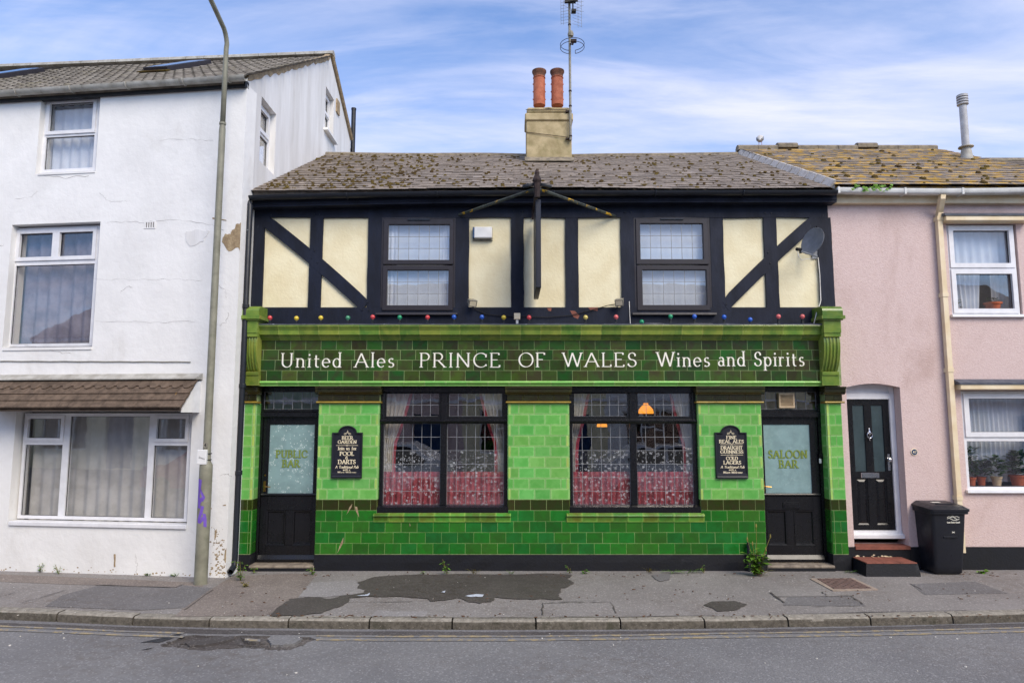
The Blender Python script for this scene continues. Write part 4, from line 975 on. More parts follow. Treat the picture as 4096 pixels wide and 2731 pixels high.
# ---- doors
DY = 0.2
def pub_door(a, b, glass, words, hx, seed, lx0, lx1, gx0, gx1):
    zst = zz(2243, DY); zdt = zz(1668, DY); ztr = zz(1637, DY); zh = zz(1567, DY)
    bm = bmesh.new(); jw = 0.05
    box(bm, a + .012, lx0, DY - .03, DY + .05, zst - .02, Z_CAP - .001); box(bm, lx1, b - .012, DY - .03, DY + .05, zst - .02, Z_CAP - .001)
    box(bm, lx0, lx1, DY - .03, DY + .05, zh, Z_CAP - .001)
    box(bm, a + .03, b - .03, DY - .055, DY + .05, zdt + .002, zdt + .075); box(bm, lx0, lx1, DY - .012, DY + .05, zdt + .076, ztr)
    bevel(bm, .005)
    fr = obj('door_frame', bm, M['black_gloss'], pub)
    x0, x1 = lx0, lx1
    gfan = (x0, x1, ztr, zh)
    fan = obj('fanlight', one(lead_grid, *gfan, 6, 2, DY + .02, 0.009), M['lead'], pub)
    panes(fan, *gfan, 6, 2, DY + .02, lambda i, j: M['glass_lead'], seed)
    # door leaf
    sl, sr = gx0 - lx0, lx1 - gx1; st = 0.1; z0, z1 = zst + .004, zdt; gz0, gz1 = zz(1975, DY), zz(1697, DY)
    bm = bmesh.new()
    box(bm, x0 + .003, gx0, DY, DY + .045, z0, z1); box(bm, gx1, x1 - .003, DY, DY + .045, z0, z1)
    box(bm, gx0, gx1, DY, DY + .045, gz1, z1); box(bm, gx0, gx1, DY, DY + .045, zz(2040, DY), gz0)
    box(bm, gx0, gx1, DY, DY + .045, z0, zz(2180, DY)); xm = (gx0 + gx1) / 2
    box(bm, xm - .055, xm + .055, DY, DY + .045, zz(2180, DY), zz(2040, DY))
    bevel(bm, .004)
    box(bm, x0 + .06, x1 - .06, DY + .02, DY + .04, z0 + .02, gz0 - .02)
    d = obj('door', bm, M['black_gloss'], pub)
    for pa, pb in ((gx0, xm - .055), (xm + .055, gx1)):
        zp0, zp1 = zz(2180, DY), zz(2040, DY); bm = bmesh.new()
        loft(bm, [[(pa + i, DY + dd, zp0 + i), (pb - i, DY + dd, zp0 + i), (pb - i, DY + dd, zp1 - i), (pa + i, DY + dd, zp1 - i)] for i, dd in ((0, .03), (0, -.008), (.018, -.004), (.03, .014), (.05, .016))])
        obj('panel', bm, M['black_gloss'], d)
    bm = bmesh.new(); extr(bm, [(DY + .02, gz0 + .012), (DY - .012, gz0 + .006), (DY - .02, gz0 - .006), (DY - .02, gz0 - .018), (DY - .004, gz0 - .034), (DY + .02, gz0 - .034)], x0 + .01, x1 - .01); obj('glazing_rail', bm, M['black_gloss'], d)
    bm = bmesh.new(); extr(bm, [(DY + .02, z0 + .09), (DY - .012, z0 + .085), (DY - .045, z0 + .03), (DY - .045, z0), (DY + .02, z0)], x0 + .004, x1 - .004); obj('weather_board', bm, M['black_gloss'], d)
    gl = obj('glass_panel', one(box, gx0 - .012, gx1 + .012, DY + .015, DY + .022, gz0 - .005, gz1 + .005), glass, d)
    for w_, u0, u1, vb, vt in words:
        y = DY + .012; ax, bx_, z_, c_ = xY(u0, vb, y), xY(u1, vb, y), zz(vb, y), zz(vt, y) - zz(vb, y)
        bm = bmesh.new(); lettering(bm, w_, ax, bx_, z_, c_, y + .0, thick=0.18, thin=0.07, gap=0.14, grow=0.0035); obj('lettering_outline', bm, M['gilt_edge'], gl)
        bm = bmesh.new(); lettering(bm, w_, ax, bx_, z_, c_, y - .0035, thick=0.18, thin=0.07, gap=0.14, grow=0.0); obj('lettering', bm, M['gilt_letter'], gl)
    zh_ = zz(1944, DY); bm = bmesh.new()
    box(bm, hx - .018, hx + .018, DY - .008, DY + .002, zh_ - .075, zh_ + .075); tube(bm, [(hx, DY, zh_), (hx, DY - .045, zh_), (hx + .02, DY - .05, zh_), (hx + .10, DY - .05, zh_ - .006)], .009, 8)
    obj('handle', bm, M['brass'], d)
    bm = bmesh.new(); lathe(bm, [(.014, 0), (.014, .006)], M=Matrix.Translation((hx, DY - .001, zh_ + .16)) @ Matrix.Rotation(R(90), 4, 'X'), n=10); obj('lock', bm, M['brass'], d)
    bm = bmesh.new(); box(bm, a - .0, b + .0, -0.03 if False else -.035, DY + .25, -.05, zst - .012)
    bevel(bm, .012); obj('door_step', bm, M['brown_step'], pub)
    bm = bmesh.new(); box(bm, a + .004, b - .004, -.041, -.036, -.05, zst - .045); obj('step_riser', bm, M['black_wall'], pub)
    return fr, d
fr1, d1 = pub_door(pl[1], p1[0], M['frost_flower'], [('PUBLIC', 1104, 1229, 1829, 1801), ('BAR', 1129, 1198, 1867, 1839)], xY(1059, 1944, DY), 1, xY(1043, 1950, DY), xY(1270, 1950, DY) + .005, xY(1075, 1836, DY), xY(1255, 1836, DY))
fr2, d2 = pub_door(p3[1], pr[0], M['frost'], [('SALOON', 3074, 3229, 1831, 1801), ('BAR', 3117, 3192, 1870, 1840)], xY(3053, 1944, DY), 2, p3[1] + .013, xY(3282, 1950, DY), xY(3058, 1836, DY), xY(3244, 1836, DY))
bm = bmesh.new(); a_, b_ = xY(3131, 2022, DY), xY(3197, 2022, DY); box(bm, a_, b_, DY - .012, DY + .002, zz(2034, DY), zz(2008, DY)); bevel(bm, .004); box(bm, a_ + .025, b_ - .025, DY - .018, DY - .012, zz(2028, DY), zz(2014, DY)); obj('letter_plate', bm, M['black_gloss'], d2)
bm = bmesh.new(); xb = pr[0] - .035; box(bm, xb - .03, xb + .02, DY - .05, DY - .03, zz(1834, .15), zz(1812, .15)); obj('bell_box', bm, M['black_gloss'], fr2)
bm = bmesh.new(); box(bm, xb - .035, xb - .005, DY - .055, DY - .03, zz(1853, .15), zz(1833, .15)); bevel(bm, .006); obj('bell_push', bm, M['white_plastic'], fr2)
# extractor fan set in the fanlight of the right hand door
fan = empty('extractor_fan', (xY(3142, 1600, DY), DY, zz(1631, DY)), 'square beige louvred extractor fan in the fanlight above the saloon bar door', 'extractor fan')
x0, x1, z0, z1 = xY(3111, 1600, DY), xY(3173, 1600, DY), zz(1631, DY), zz(1572, DY)
bm = bmesh.new(); wall(bm, x0, x1, z0, z1, DY - .05, DY + .01, [(x0 + .022, x1 - .022, z0 + .03, z1 - .025)]); obj('housing', bm, M['beige'], fan)
obj('backing', one(box, x0 + .02, x1 - .02, DY - .02, DY - .012, z0 + .028, z1 - .023), M['rust'], fan)
for i in range(9):
    zq = z0 + .034 + (z1 - z0 - .064) * i / 8.5
    obj('louvre', one(extr, [(DY - .048, zq), (DY - .026, zq + .012), (DY - .026, zq + .016), (DY - .048, zq + .004)], x0 + .022, x1 - .022), M['beige'], fan)

# ---- upper floor: cream wall, timbers, windows
UY = 0.085; TY = 0.05
bx = lambda u, v: xY(u, v, TY)
ZTB = zz(870, TY); ZLB = zz(1229, TY); ZTOP = zz(815, TY); ZBOT = zz(1298, TY)
VM = 1050
uw = [(bx(1524, VM) + .0, bx(1822, VM), zz(1250, TY), zz(868, TY)), (bx(2537, VM), bx(2844, VM), zz(1250, TY), zz(866, TY))]
bm = bmesh.new(); wall(bm, PX0, PX1, ZBOT - .1, zz(780, UY), UY, UY + .25, [(a + .01, b - .01, c + .02, d - .01) for a, b, c, d in uw]); obj('upper_wall', bm, M['cream'], pub)
def timber(pts, y0=TY, m=None):
    bm = bmesh.new(); prism(bm, pts, y0, UY + .004); obj('timber', bm, m or M['timber'], pub)
def vpost(u0, u1, v=VM, z0=None, z1=None):
    r_ = random.Random(int(u0)); z0 = z0 or ZLB; z1 = z1 or ZTB; a, b = bx(u0, v), bx(u1, v); n = 6
    L_ = [(a + r_.uniform(-.004, .004), z0 + .001 + (z1 - z0 - .002) * k / n) for k in range(n + 1)]; R_ = [(b + r_.uniform(-.004, .004), z1 - .001 - (z1 - z0 - .002) * k / n) for k in range(n + 1)]
    timber(L_ + R_)
def beam(x0, x1, z0, z1, y=TY, seed=0):
    r_ = random.Random(seed); n = 24
    timber([(x0 + (x1 - x0) * k / n, z0 + r_.uniform(-.007, .007)) for k in range(n + 1)] + [(x1 - (x1 - x0) * k / n, z1) for k in range(n + 1)], y)
beam(PX0, PX1, ZTB, zz(785, TY), seed=1)
beam(PX0, PX1, ZBOT, ZLB, seed=2)
vpost(1004, 1053); vpost(1237, 1287); vpost(1470, 1525); vpost(1822, 1876)
vpost(2044, 2095); vpost(2263, 2314); vpost(2485, 2538); vpost(2844, 2897); vpost(3060, 3112); vpost(3275, 3332)
def brace(A, B, c0, c1, w, y):
    """curved brace from A to B (metres) bowed by c"""
    n = 10; ctr = []
    for k in range(n + 1):
        t = k / n; ctr.append((A[0] + (B[0] - A[0]) * t, A[1] + (B[1] - A[1]) * t + c0 * math.sin(math.pi * t)))
    up_, dn_ = [], []
    for i, p in enumerate(ctr):
        q, o_ = ctr[min(i + 1, n)], ctr[max(i - 1, 0)]; dx_, dz_ = q[0] - o_[0], q[1] - o_[1]; l = math.hypot(dx_, dz_)
        up_.append((p[0] - dz_ / l * w / 2, p[1] + dx_ / l * w / 2)); dn_.append((p[0] + dz_ / l * w / 2, p[1] - dx_ / l * w / 2))
    cl = lambda p: (min(max(p[0], c1[0]), c1[1]), min(max(p[1], ZLB - .05), ZTB + .05))
    timber([cl(p) for p in up_] + [cl(p) for p in dn_[::-1]], y)
brace((bx(1055, 870) - .05, ZTB + .01), (bx(1462, 1222), ZLB + .02), 0.035, (bx(1030, VM), bx(1480, VM)), 0.185, TY - .004)
brace((bx(2902, 1222) - .02, ZLB + .02), (bx(3262, 870) + .04, ZTB + .0), 0.03, (bx(2885, VM), bx(3290, VM)), 0.175, TY - .004)
bm = bmesh.new()
for u, v in ((1085, 861), (1258, 858), (1278, 858), (1240, 996), (1258, 1003), (1246, 1032), (1270, 1050), (1470, 1209), (1476, 1242), (1450, 1240), (2055, 845), (2090, 846), (2500, 850), (2525, 850), (3060, 853), (3085, 853), (2905, 1216), (3080, 1052), (3072, 1010)):
    x, z = bx(u, v), zz(v, TY); box(bm, x - .007, x + .007, TY - .014, TY + .002, z - .007, z + .007)
tag(obj('iron_bolt_heads', bm, M['gutter_black'], pub), kind='stuff')
for i, pix in enumerate(([(2280, 1242), (2300, 1244), (2318, 1262), (2312, 1276), (2294, 1268)], [(2352, 1230), (2392, 1229), (2390, 1243), (2362, 1240)], [(2188, 1232), (2206, 1232), (2204, 1245), (2194, 1243)])):
    obj('flaked_paint', one(prism, [(bx(u, v), zz(v, TY)) for u, v in pix], TY - .002, TY + .001), M['red_tile'], pub)
def upper_window(a, b, z0, z1, px, seed):
    y = TY - .005; fo = 0.05
    bm = bmesh.new(); wall(bm, a + .004, b - .004, z0 + .004, z1 - .004, y + .008, y + .075, [(a + fo, b - fo, z0 + fo, z1 - fo)]); 
    w = obj('window', bm, M['upvc_dark'], pub)
    zm = zz(1060, y); 
    for k, (zz0, zz1, gx0, gx1, gz0, gz1) in enumerate(((zm + .008, z1 - .03, px[0], px[1], px[2], px[3]), (z0 + .03, zm - .008, px[4], px[5], px[6], px[7]))):
        x0, x1 = a + .03, b - .03; hole = (xY(gx0, (gz0 + gz1) / 2, y), xY(gx1, (gz0 + gz1) / 2, y), zz(gz1, y), zz(gz0, y))
        bm = bmesh.new(); wall(bm, x0, x1, zz0, zz1, y - .012, y + .06, [hole])
        bevel(bm, .006); s = obj('sash', bm, M['upvc_dark'], w)
        panes(s, *hole, 6, 3, y + .02, lambda i, j: M['glass'], seed + k, 0.0012); obj('leading', one(lead_grid, *hole, 6, 3, y + .02, 0.007), M['lead'], s)
    bm = bmesh.new(); xm = (a + b) / 2; box(bm, xm - .17, xm + .17, y - .03, y - .0125, z1 - .058, z1 - .036); obj('vent', bm, M['black_gloss'], w)
    bm = bmesh.new(); extr(bm, [(y + .07, z0 - .002), (y - .06, z0 - .012), (y - .065, z0 - .04), (y + .0, z0 - .045)], a - .05, b + .04); obj('window_sill', bm, M['upvc_dark'], w)
upper_window(*uw[0], (1553, 1798, 899, 1040, 1548, 1794, 1081, 1221), 5)
upper_window(*uw[1], (2561, 2812, 895, 1037, 2570, 2826, 1080, 1220), 9)

# ---- eaves, gutter, roof
GY = -0.2
def gut_profile(r, n=8): return [(r * math.cos(R(180 + 180 * k / n)), r * math.sin(R(180 + 180 * k / n))) for k in range(n + 1)]
def gutter(parent, pts, r, m, thick=.006, name='gutter', square=False):
    """open half round gutter along points"""
    bm = bmesh.new(); rings = []
    pr_ = gut_profile(r) if not square else [(-r, 0), (-r, -r * .9), (-r * .7, -r * 1.25), (r * .7, -r * 1.25), (r, -r * .9), (r, 0)]
    pin = [(p[0] * (1 - thick / r), p[1] * (1 - thick / r)) for p in pr_][::-1]
    for p in pts: rings.append([(p[0], p[1] + q[0], p[2] + q[1]) for q in pr_ + pin])
    loft(bm, rings)
    return obj(name, bm, m, parent, auto=50)
gz = lambda u: zz(776, GY) - 0.07 * max(0.0, (2000 - u) / 1000) ** 1.6 if u < 2000 else zz(776, GY) + 0.01 * (u - 2000) / 1300
gpts = [(xY(u, 770, GY), GY, gz(u) + .03) for u in (975, 1150, 1350, 1600, 1850, 2100, 2400, 2700, 3000, 3345)]
gutter(pub, gpts, 0.062, M['gutter_black'])
for u in (1390, 1750, 2215, 2620, 2970):
    bm = bmesh.new(); x = xY(u, 770, GY); tube(bm, [(x + dx_, GY + .068 * math.cos(R(t)), gz(u) + .03 + .068 * math.sin(R(t))) for dx_ in (0,) for t in range(180, 361, 20)], .012, 6); obj('gutter_bracket', bm, M['gutter_black'], pub)
bm = bmesh.new()
loft(bm, [[(xY(u, 800, -.1), yy, zq) for yy, zq in ((0.3, gz(u) + .03), (-0.125, gz(u) + .03), (-0.125, gz(u) - .07), (-0.115, gz(u) - .085), (-0.115, gz(u) - .105), (0.3, gz(u) - .105))] for u in (975, 1350, 1850, 2400, 3000, 3345)])
obj('eaves_board', bm, M['timber'], pub)
RY0, RY1 = -0.17, 3.75
RZ0, RZ1 = zz(757, RY0), zz(622, RY1)
rs_ang = math.atan2(RZ1 - RZ0, RY1 - RY0); rs_len = math.hypot(RZ1 - RZ0, RY1 - RY0)
def roof_point(x, t, h, y0=RY0, z0=RZ0, ang=rs_ang): return (x, y0 + t * math.cos(ang) - h * math.sin(ang), z0 + t * math.sin(ang) + h * math.cos(ang))
def sag(x, t): return -0.05 * math.exp(-((x - 0.8) / 1.1) ** 2) * (t / rs_len) + 0.012 * math.sin(x * 1.3 + 1) - 0.05 * max(0, (-1.5 - x) / 2.4) * (1 - t / rs_len)
def slate_roof(parent, x0, x1, y0, z0, ang, length, m, seed, gauge=0.2, wid=0.26, sagf=lambda x, t: 0.0, limit=300, xclip=None):
    r_ = random.Random(seed); rows = int(length / gauge); th = 0.007
    base = mesh(one(lambda bm: [box(bm, 0, wid - .004, 0, gauge + .09, 0, th)]), 'slate', m)
    rest = bmesh.new(); count = 0; T_ = Matrix.Rotation(ang, 4, 'X')
    for k in range(rows):
        t = k * gauge - 0.03; off = (wid / 2 if k % 2 else 0) + r_.uniform(-.01, .01); x = x0 - off
        while x < x1:
            a, b = max(x, x0), min(x + wid, x1)
            if b - a > 0.04:
                h = 0.012 + sagf((a + b) / 2, t); tilt = ang - R(3.0) + r_.uniform(-.012, .012)
                if b - a > wid - 1e-4 and count < limit:
                    o = obj('slate', base, None, parent, roof_point(a, t + r_.uniform(-.012, .008), h + .012, y0, z0, ang)); o.rotation_euler = (tilt, r_.uniform(-.012, .012), r_.uniform(-.012, .012)); count += 1
                else:
                    Mx = Matrix.Translation(roof_point(a, t + r_.uniform(-.012, .008), h + .012, y0, z0, ang)) @ Matrix.Rotation(r_.uniform(-.012, .012), 4, 'Z') @ Matrix.Rotation(tilt, 4, 'X')
                    box(rest, 0, b - a - .004, 0, gauge + .09, 0, th, T=lambda p, q, s: Mx @ Vector((p, q, s)))
            x += wid
    o = obj('upper_slates', rest, m, parent); o['kind'] = 'stuff'
bm = bmesh.new()
prism(bm, [], 0, 0) if False else None
loft(bm, [[roof_point(x, t, h) for t, h in ((0.02, -.02), (rs_len, -.06), (rs_len, -.2), (0.02, -.16))] for x in (PX0, 4.74)])
roof = obj('roof', bm, M['slate'], pub)
slate_roof(roof, PX0 + .01, 4.74, RY0, RZ0, rs_ang, rs_len, M['slate'], 31, sagf=sag)
# rear slope, back and side walls so that the rooms are closed
bm = bmesh.new(); 
bm.faces.new([bm.verts.new(p) for p in ((PX0, RY1, RZ1 - .05), (4.74, RY1, RZ1 - .05), (4.74, 7.6, RZ0), (PX0, 7.6, RZ0))])
obj('rear_roof', bm, M['slate'], pub)
bm = bmesh.new(); box(bm, PX0, PX1, 7.0, 7.2, 0, RZ0 + .3); box(bm, PX1 - .1, PX1 + .05, 0.34, 7.0, 0, RZ0 + .02); box(bm, PX0 - .05, PX0 + .08, 0.34, 7.0, 0, RZ0 + .02); obj('rear_walls', bm, M['stack'], pub)
bm = bmesh.new(); box(bm, PX0 + .1, PX1 - .12, 3.6, 3.7, 0.05, 5.2); box(bm, PX0 + .1, PX1 - .12, 0.34, 3.6, Z_CAP + .12, Z_CAP + .3); box(bm, PX0 + .1, PX1 - .12, 0.34, 3.6, 0.02, 0.06); box(bm, 0.35, 0.45, 0.36, 3.6, 0.1, 5.1)
obj('interior', bm, M['dark_room'], pub)
# ridge
bm = bmesh.new(); n = 30
loft(bm, [[(PX0 + (4.7 - PX0) * k / n, RY1 + 0.11 * math.cos(R(t)), RZ1 - .02 + sag(PX0 + (4.7 - PX0) * k / n, rs_len) + 0.075 * math.sin(R(t))) for t in (-20, 20, 60, 90, 120, 160, 200)] for k in range(n + 1)])
obj('ridge_tiles', bm, M['ridge'], roof)
# mortar verge against the taller pink roof
bm = bmesh.new()
r_ = random.Random(5); n = 14
for i in range(n):
    t0, t1 = rs_len * i / n + .02, rs_len * (i + 1) / n - .01
    loft(bm, [[roof_point(x, t, h) for x, h in ((4.71, .03), (4.765, .13 + r_.uniform(-.006, .006)), (4.785, .135), (4.785, .0))] for t in (t0, t1)])
obj('verge_flashing', bm, M['verge'], roof)
# ---- chimney
CYF = 2.75                                     # front face of the stack
cxa, cxb = xY(2105, 560, CYF), xY(2287, 560, CYF); czb = zz(650, CYF) - .3; cd = 0.55
bm = bmesh.new(); n = 5
r_ = random.Random(2)
box(bm, cxa, cxb, CYF, CYF + cd, czb, zz(484, CYF)); chim = obj('chimney', bevel(bm, .015), M['stack'], pub)
bm = bmesh.new(); box(bm, cxa - .025, cxb + .03, CYF - .03, CYF + cd + .03, zz(484, CYF) + .001, zz(454, CYF)); obj('chimney_band', bevel(bm, .02), M['stack'], chim)
bm = bmesh.new(); box(bm, cxa + .01, cxb - .02, CYF + .0, CYF + cd, zz(454, CYF) + .001, zz(428, CYF)); obj('chimney_cap', bevel(bm, .035), M['stack'], chim)
bm = bmesh.new(); lathe(bm, [(.02, 0), (.3, -.0), (.27, .03), (.1, .07)], ((cxa + cxb) / 2, CYF + cd / 2, zz(428, CYF) - .03), 12); obj('flaunching', bm, M['stack'], chim)
for u in (2157, 2229):
    y = CYF + cd * .45; x = xY(u, 360, y); z0, z1 = zz(424, y), zz(286, y); h = z1 - z0; s = 1.0
    bm = bmesh.new(); lathe(bm, [(.12 * s, 0), (.118, h * .72), (.112, h * .78), (.125, h * .79), (.125, h * .81), (.114, h * .82), (.118, h * .9), (.142, h * .96), (.142, h), (.11, h * .995), (.1, h * .6), (.1, h * .3)], (x, y, z0), 18)
    pot = obj('chimney_pot', bm, M['terracotta'], chim, auto=45)
    bm = bmesh.new(); lathe(bm, [(.1255, h * .8), (.1155, h * .825), (.1195, h * .9), (.1435, h * .958), (.1435, h + .002), (.11, h + .003)], (x, y, z0), 18, cap=False); obj('pot_rim', bm, M['soot'], pot, auto=45)
    bm = bmesh.new()
    for k in range(3):
        for sgn in (-1, 1): lathe(bm, [(.012, 0), (.018, .012), (.012, .024)], (x + sgn * .116, y + .02, z0 + h * (.18 + .22 * k)), 8)
    obj('pot_lugs', bm, M['terracotta'], pot)
# lead apron at the chimney foot
bm = bmesh.new(); tt = (CYF - RY0) / math.cos(rs_ang) - .12
loft(bm, [[roof_point(x, t, h) for t, h in ((tt - .0, .045), (tt + .16, .09), (tt + .16, .03), (tt, .03))] for x in (cxa - .03, cxb + .03)]); obj('chimney_apron', bm, M['ridge'], chim)
# moss cushions
def moss_patch(name, n, x0, x1, y0, z0, ang, length, seed, label, dens, m='moss', sagf=lambda x, t: 0.0, smax=.05):
    r_ = random.Random(seed); bm = bmesh.new(); k = 0
    while k < n:
        x, t = r_.uniform(x0, x1), r_.uniform(0.02, length - .1)
        if r_.random() > dens(x, t / length): continue
        s = smax * r_.uniform(.35, 1.1); p = roof_point(x, t, .034 + sagf(x, t), y0, z0, ang); n_ = 7
        rings = []
        for rr_, hh in ((1, -.15), (.86, .32), (.45, .62)):
            rings.append([(p[0] + s * rr_ * math.cos(6.283 * q / n_) * r_.uniform(.75, 1.2), p[1] + s * .8 * rr_ * math.sin(6.283 * q / n_), p[2] + s * hh * r_.uniform(.7, 1.2) + s * .8 * rr_ * math.sin(6.283 * q / n_) * math.tan(ang)) for q in range(n_)])
        loft(bm, rings); k += 1
    return tag(obj(name, bm, M[m]), label, 'moss', kind='stuff')
moss_patch('roof_moss', 850, PX0 + .05, 4.6, RY0, RZ0, rs_ang, rs_len, 8, 'brown and green moss cushions dotted over the pub roof slates', lambda x, t: (0.95 if x < -1.5 else 0.35) * (1 - .35 * t), sagf=sag, smax=.034)
# ---- left downpipe of the pub
DPY = -0.25
bm = bmesh.new()
pp = [onX(0, 0, 1) and (xY(990, 800, GY), GY, gz(975) - .03), (-3.836, DPY, zz(822, DPY)), (-3.838, DPY, zz(1500, DPY)), (-3.838, DPY, 0.22), (-3.838, DPY - .02, 0.12), (-3.838, DPY - .14, 0.07)]
tube(bm, pp, .042, 10, cap=False); dp = obj('downpipe', bm, M['gutter_black'], pub, auto=50)
for v in (1225, 1543, 1890):
    bm = bmesh.new(); x = -3.838; lathe(bm, [(.052, -.03), (.054, -.025), (.054, .025), (.052, .03)], (x, DPY, zz(v, DPY)), 10); box(bm, x - .047, x - .03, DPY - .02, DPY + .06, zz(v, DPY) - .01, zz(v, DPY) + .01); obj('pipe_collar', bm, M['gutter_black'], dp)

# chips knocked out of the glazed tiles, and a cut off pipe stub by the right hand door
CH = lambda zx, zy: (xY(924 + zx / 2.042, 1500 + zy / 2.042, -.003), zz(1500 + zy / 2.042, -.003))
for pts in (((990, 1048), (984, 1076), (944, 1138), (966, 1080)), ((1010, 1070), (1030, 1075), (1046, 1160), (1020, 1110)), ((918, 1322), (916, 1370), (868, 1452), (888, 1390)), ((1458, 1206), (1466, 1225), (1460, 1236))):
    obj('tile_chip', one(prism, [CH(*p) for p in pts], -.003, .004), M['bare'], pub)
bm = bmesh.new(); xs_ = xY(2993, 2190, -.05); tube(bm, [(xs_, -.05, .0), (xs_, -.05, zz(2168, -.05))], .022, 8); tube(bm, [(xs_, -.05, zz(2185, -.05)), (xs_, .0, zz(2185, -.05))], .012, 6); obj('pipe_stub', bm, M['gutter_black'], pub)

# ================================================================ WHITE HOUSE (left)
WPHI = R(7.0); WP0 = Vector((-3.885, -0.42))
WE = Vector((-math.cos(WPHI), math.sin(WPHI))); WN = Vector((math.sin(WPHI), math.cos(WPHI)))
def TW(s, d, z): return (WP0.x + WE.x * s + WN.x * d, WP0.y + WE.y * s + WN.y * d, z)
def hitW(u, v, d=0.0):
    a, f, w = ray(u, v); o = WP0 + WN * d
    # solve (a*t, CAMY+f*t) = o + WE*s
    det = a * (-WE.y) + WE.x * f
    rx, ry = o.x, o.y - CAMY
    t = (rx * (-WE.y) + WE.x * ry) / det
    px, py = a * t, f * t
    s = (px - rx) * WE.x + (py - ry) * WE.y
    return s, CAMH + w * t
def rectW(pix, d=0.0):
    """mean rectangle (s0,s1,z0,z1) of a measured quad TL,TR,BR,BL"""
    h = [hitW(u, v, d) for u, v in pix]
    s = sorted(((h[0][0] + h[3][0]) / 2, (h[1][0] + h[2][0]) / 2)); z = sorted(((h[0][1] + h[1][1]) / 2, (h[2][1] + h[3][1]) / 2))
    return s[0], s[1], z[0], z[1]
wh = empty('white_house', TW(1.5, 0.2, 0), 'tall white rendered house with grey tiled roof and tiled window canopy, left of the pub', 'house')
w_top = rectW([(172, 383), (407, 386), (376, 692), (136, 692)]); w_mid = rectW([(48, 896), (404, 890), (366, 1389), (10, 1389)]); w_low = rectW([(62, 1640), (766, 1652), (750, 2108), (34, 2104)])
f_top = rectW([(190, 389), (406, 388), (375, 688), (158, 688)], .09); f_mid = rectW([(66, 910), (402, 906), (365, 1386), (27, 1386)], .11); f_low = rectW([(100, 1648), (764, 1657), (750, 2086), (69, 2072)], .12)
EAVE = hitW(994, 352)[1]
bm = bmesh.new(); SL = 9.0
wall(bm, 0, SL, -0.3, EAVE + .05, 0, .28, [w_top, w_mid, w_low], T=TW); obj('front_wall', bm, M['white_wall'], wh)
# flank wall in the plane x = -3.885 with two windows
FX = -3.885
fa = [onX(u, v, FX) for u, v in ((1050, 385), (1033, 640), (1107, 465), (1094, 696))]
fb = [onX(u, v, FX) for u, v in ((1305, 346), (1298, 513), (1337, 404), (1331, 566))]
def frect(q): return ((q[0][0] + q[1][0]) / 2, (q[2][0] + q[3][0]) / 2, (q[1][1] + q[3][1]) / 2, (q[0][1] + q[2][1]) / 2)
fwa, fwb = frect(fa), frect(fb)
APY, APZ = onX(1320, 222, FX); BKY, BKZ = onX(1402, 566, FX)
TF = lambda a, d, z: (FX - d, a, z)
y0 = WP0.y
WALLTOP = EAVE + .02
bm = bmesh.new(); wall(bm, y0 + .001, BKY, 0, WALLTOP, .0, .24, [fwa, fwb], T=TF)
# gable part above wall top, with the upper window hole already below; fill polygon strips round the second window
def gable_strip(bm, ya, yb, zfa, zfb, za, zb):
    v = [bm.verts.new(TF(*p)) for p in ((ya, 0, za), (yb, 0, zb), (yb, 0, zfb), (ya, 0, zfa))]; bm.faces.new(v)
def gz_(y): return (hitW(960, 308, -.14)[1] - .03 + .09 + (APZ - .03 - hitW(960, 308, -.14)[1] - .06) * (y - y0) / (APY - y0)) if y < APY else APZ + (BKZ - APZ) * (y - APY) / (BKY - APY)
bm.free(); bm = bmesh.new()
ys = sorted({y0, fwa[0], fwa[1], fwb[0], fwb[1], APY, BKY})
for ya, yb in zip(ys, ys[1:]):
    mid = (ya + yb) / 2; hs = [h for h in (fwa, fwb) if h[0] < mid < h[1]]
    if hs:
        gable_strip(bm, ya, yb, hs[0][2], hs[0][2], 0, 0); gable_strip(bm, ya, yb, gz_(ya), gz_(yb), hs[0][3], hs[0][3])
    else: gable_strip(bm, ya, yb, gz_(ya), gz_(yb), 0, 0)
for h in (fwa, fwb):
    for pts in (((h[0], 0, h[2]), (h[1], 0, h[2]), (h[1], .16, h[2]), (h[0], .16, h[2])), ((h[0], 0, h[3]), (h[1], 0, h[3]), (h[1], .16, h[3]), (h[0], .16, h[3])), ((h[0], 0, h[2]), (h[0], 0, h[3]), (h[0], .16, h[3]), (h[0], .16, h[2])), ((h[1], 0, h[2]), (h[1], 0, h[3]), (h[1], .16, h[3]), (h[1], .16, h[2]))):
        bm.faces.new([bm.verts.new(TF(*p)) for p in pts])
obj('flank_wall', bm, M['flank'], wh)
bm = bmesh.new(); box(bm, 0.35, SL, 5.4, 5.5, 0, EAVE + .4, TW); box(bm, SL - .1, SL, .3, 5.4, 0, EAVE + .3, TW); box(bm, .45, SL, .9, 1.0, 0, EAVE, TW); obj('inner_walls', bm, M['pale_room'], wh)
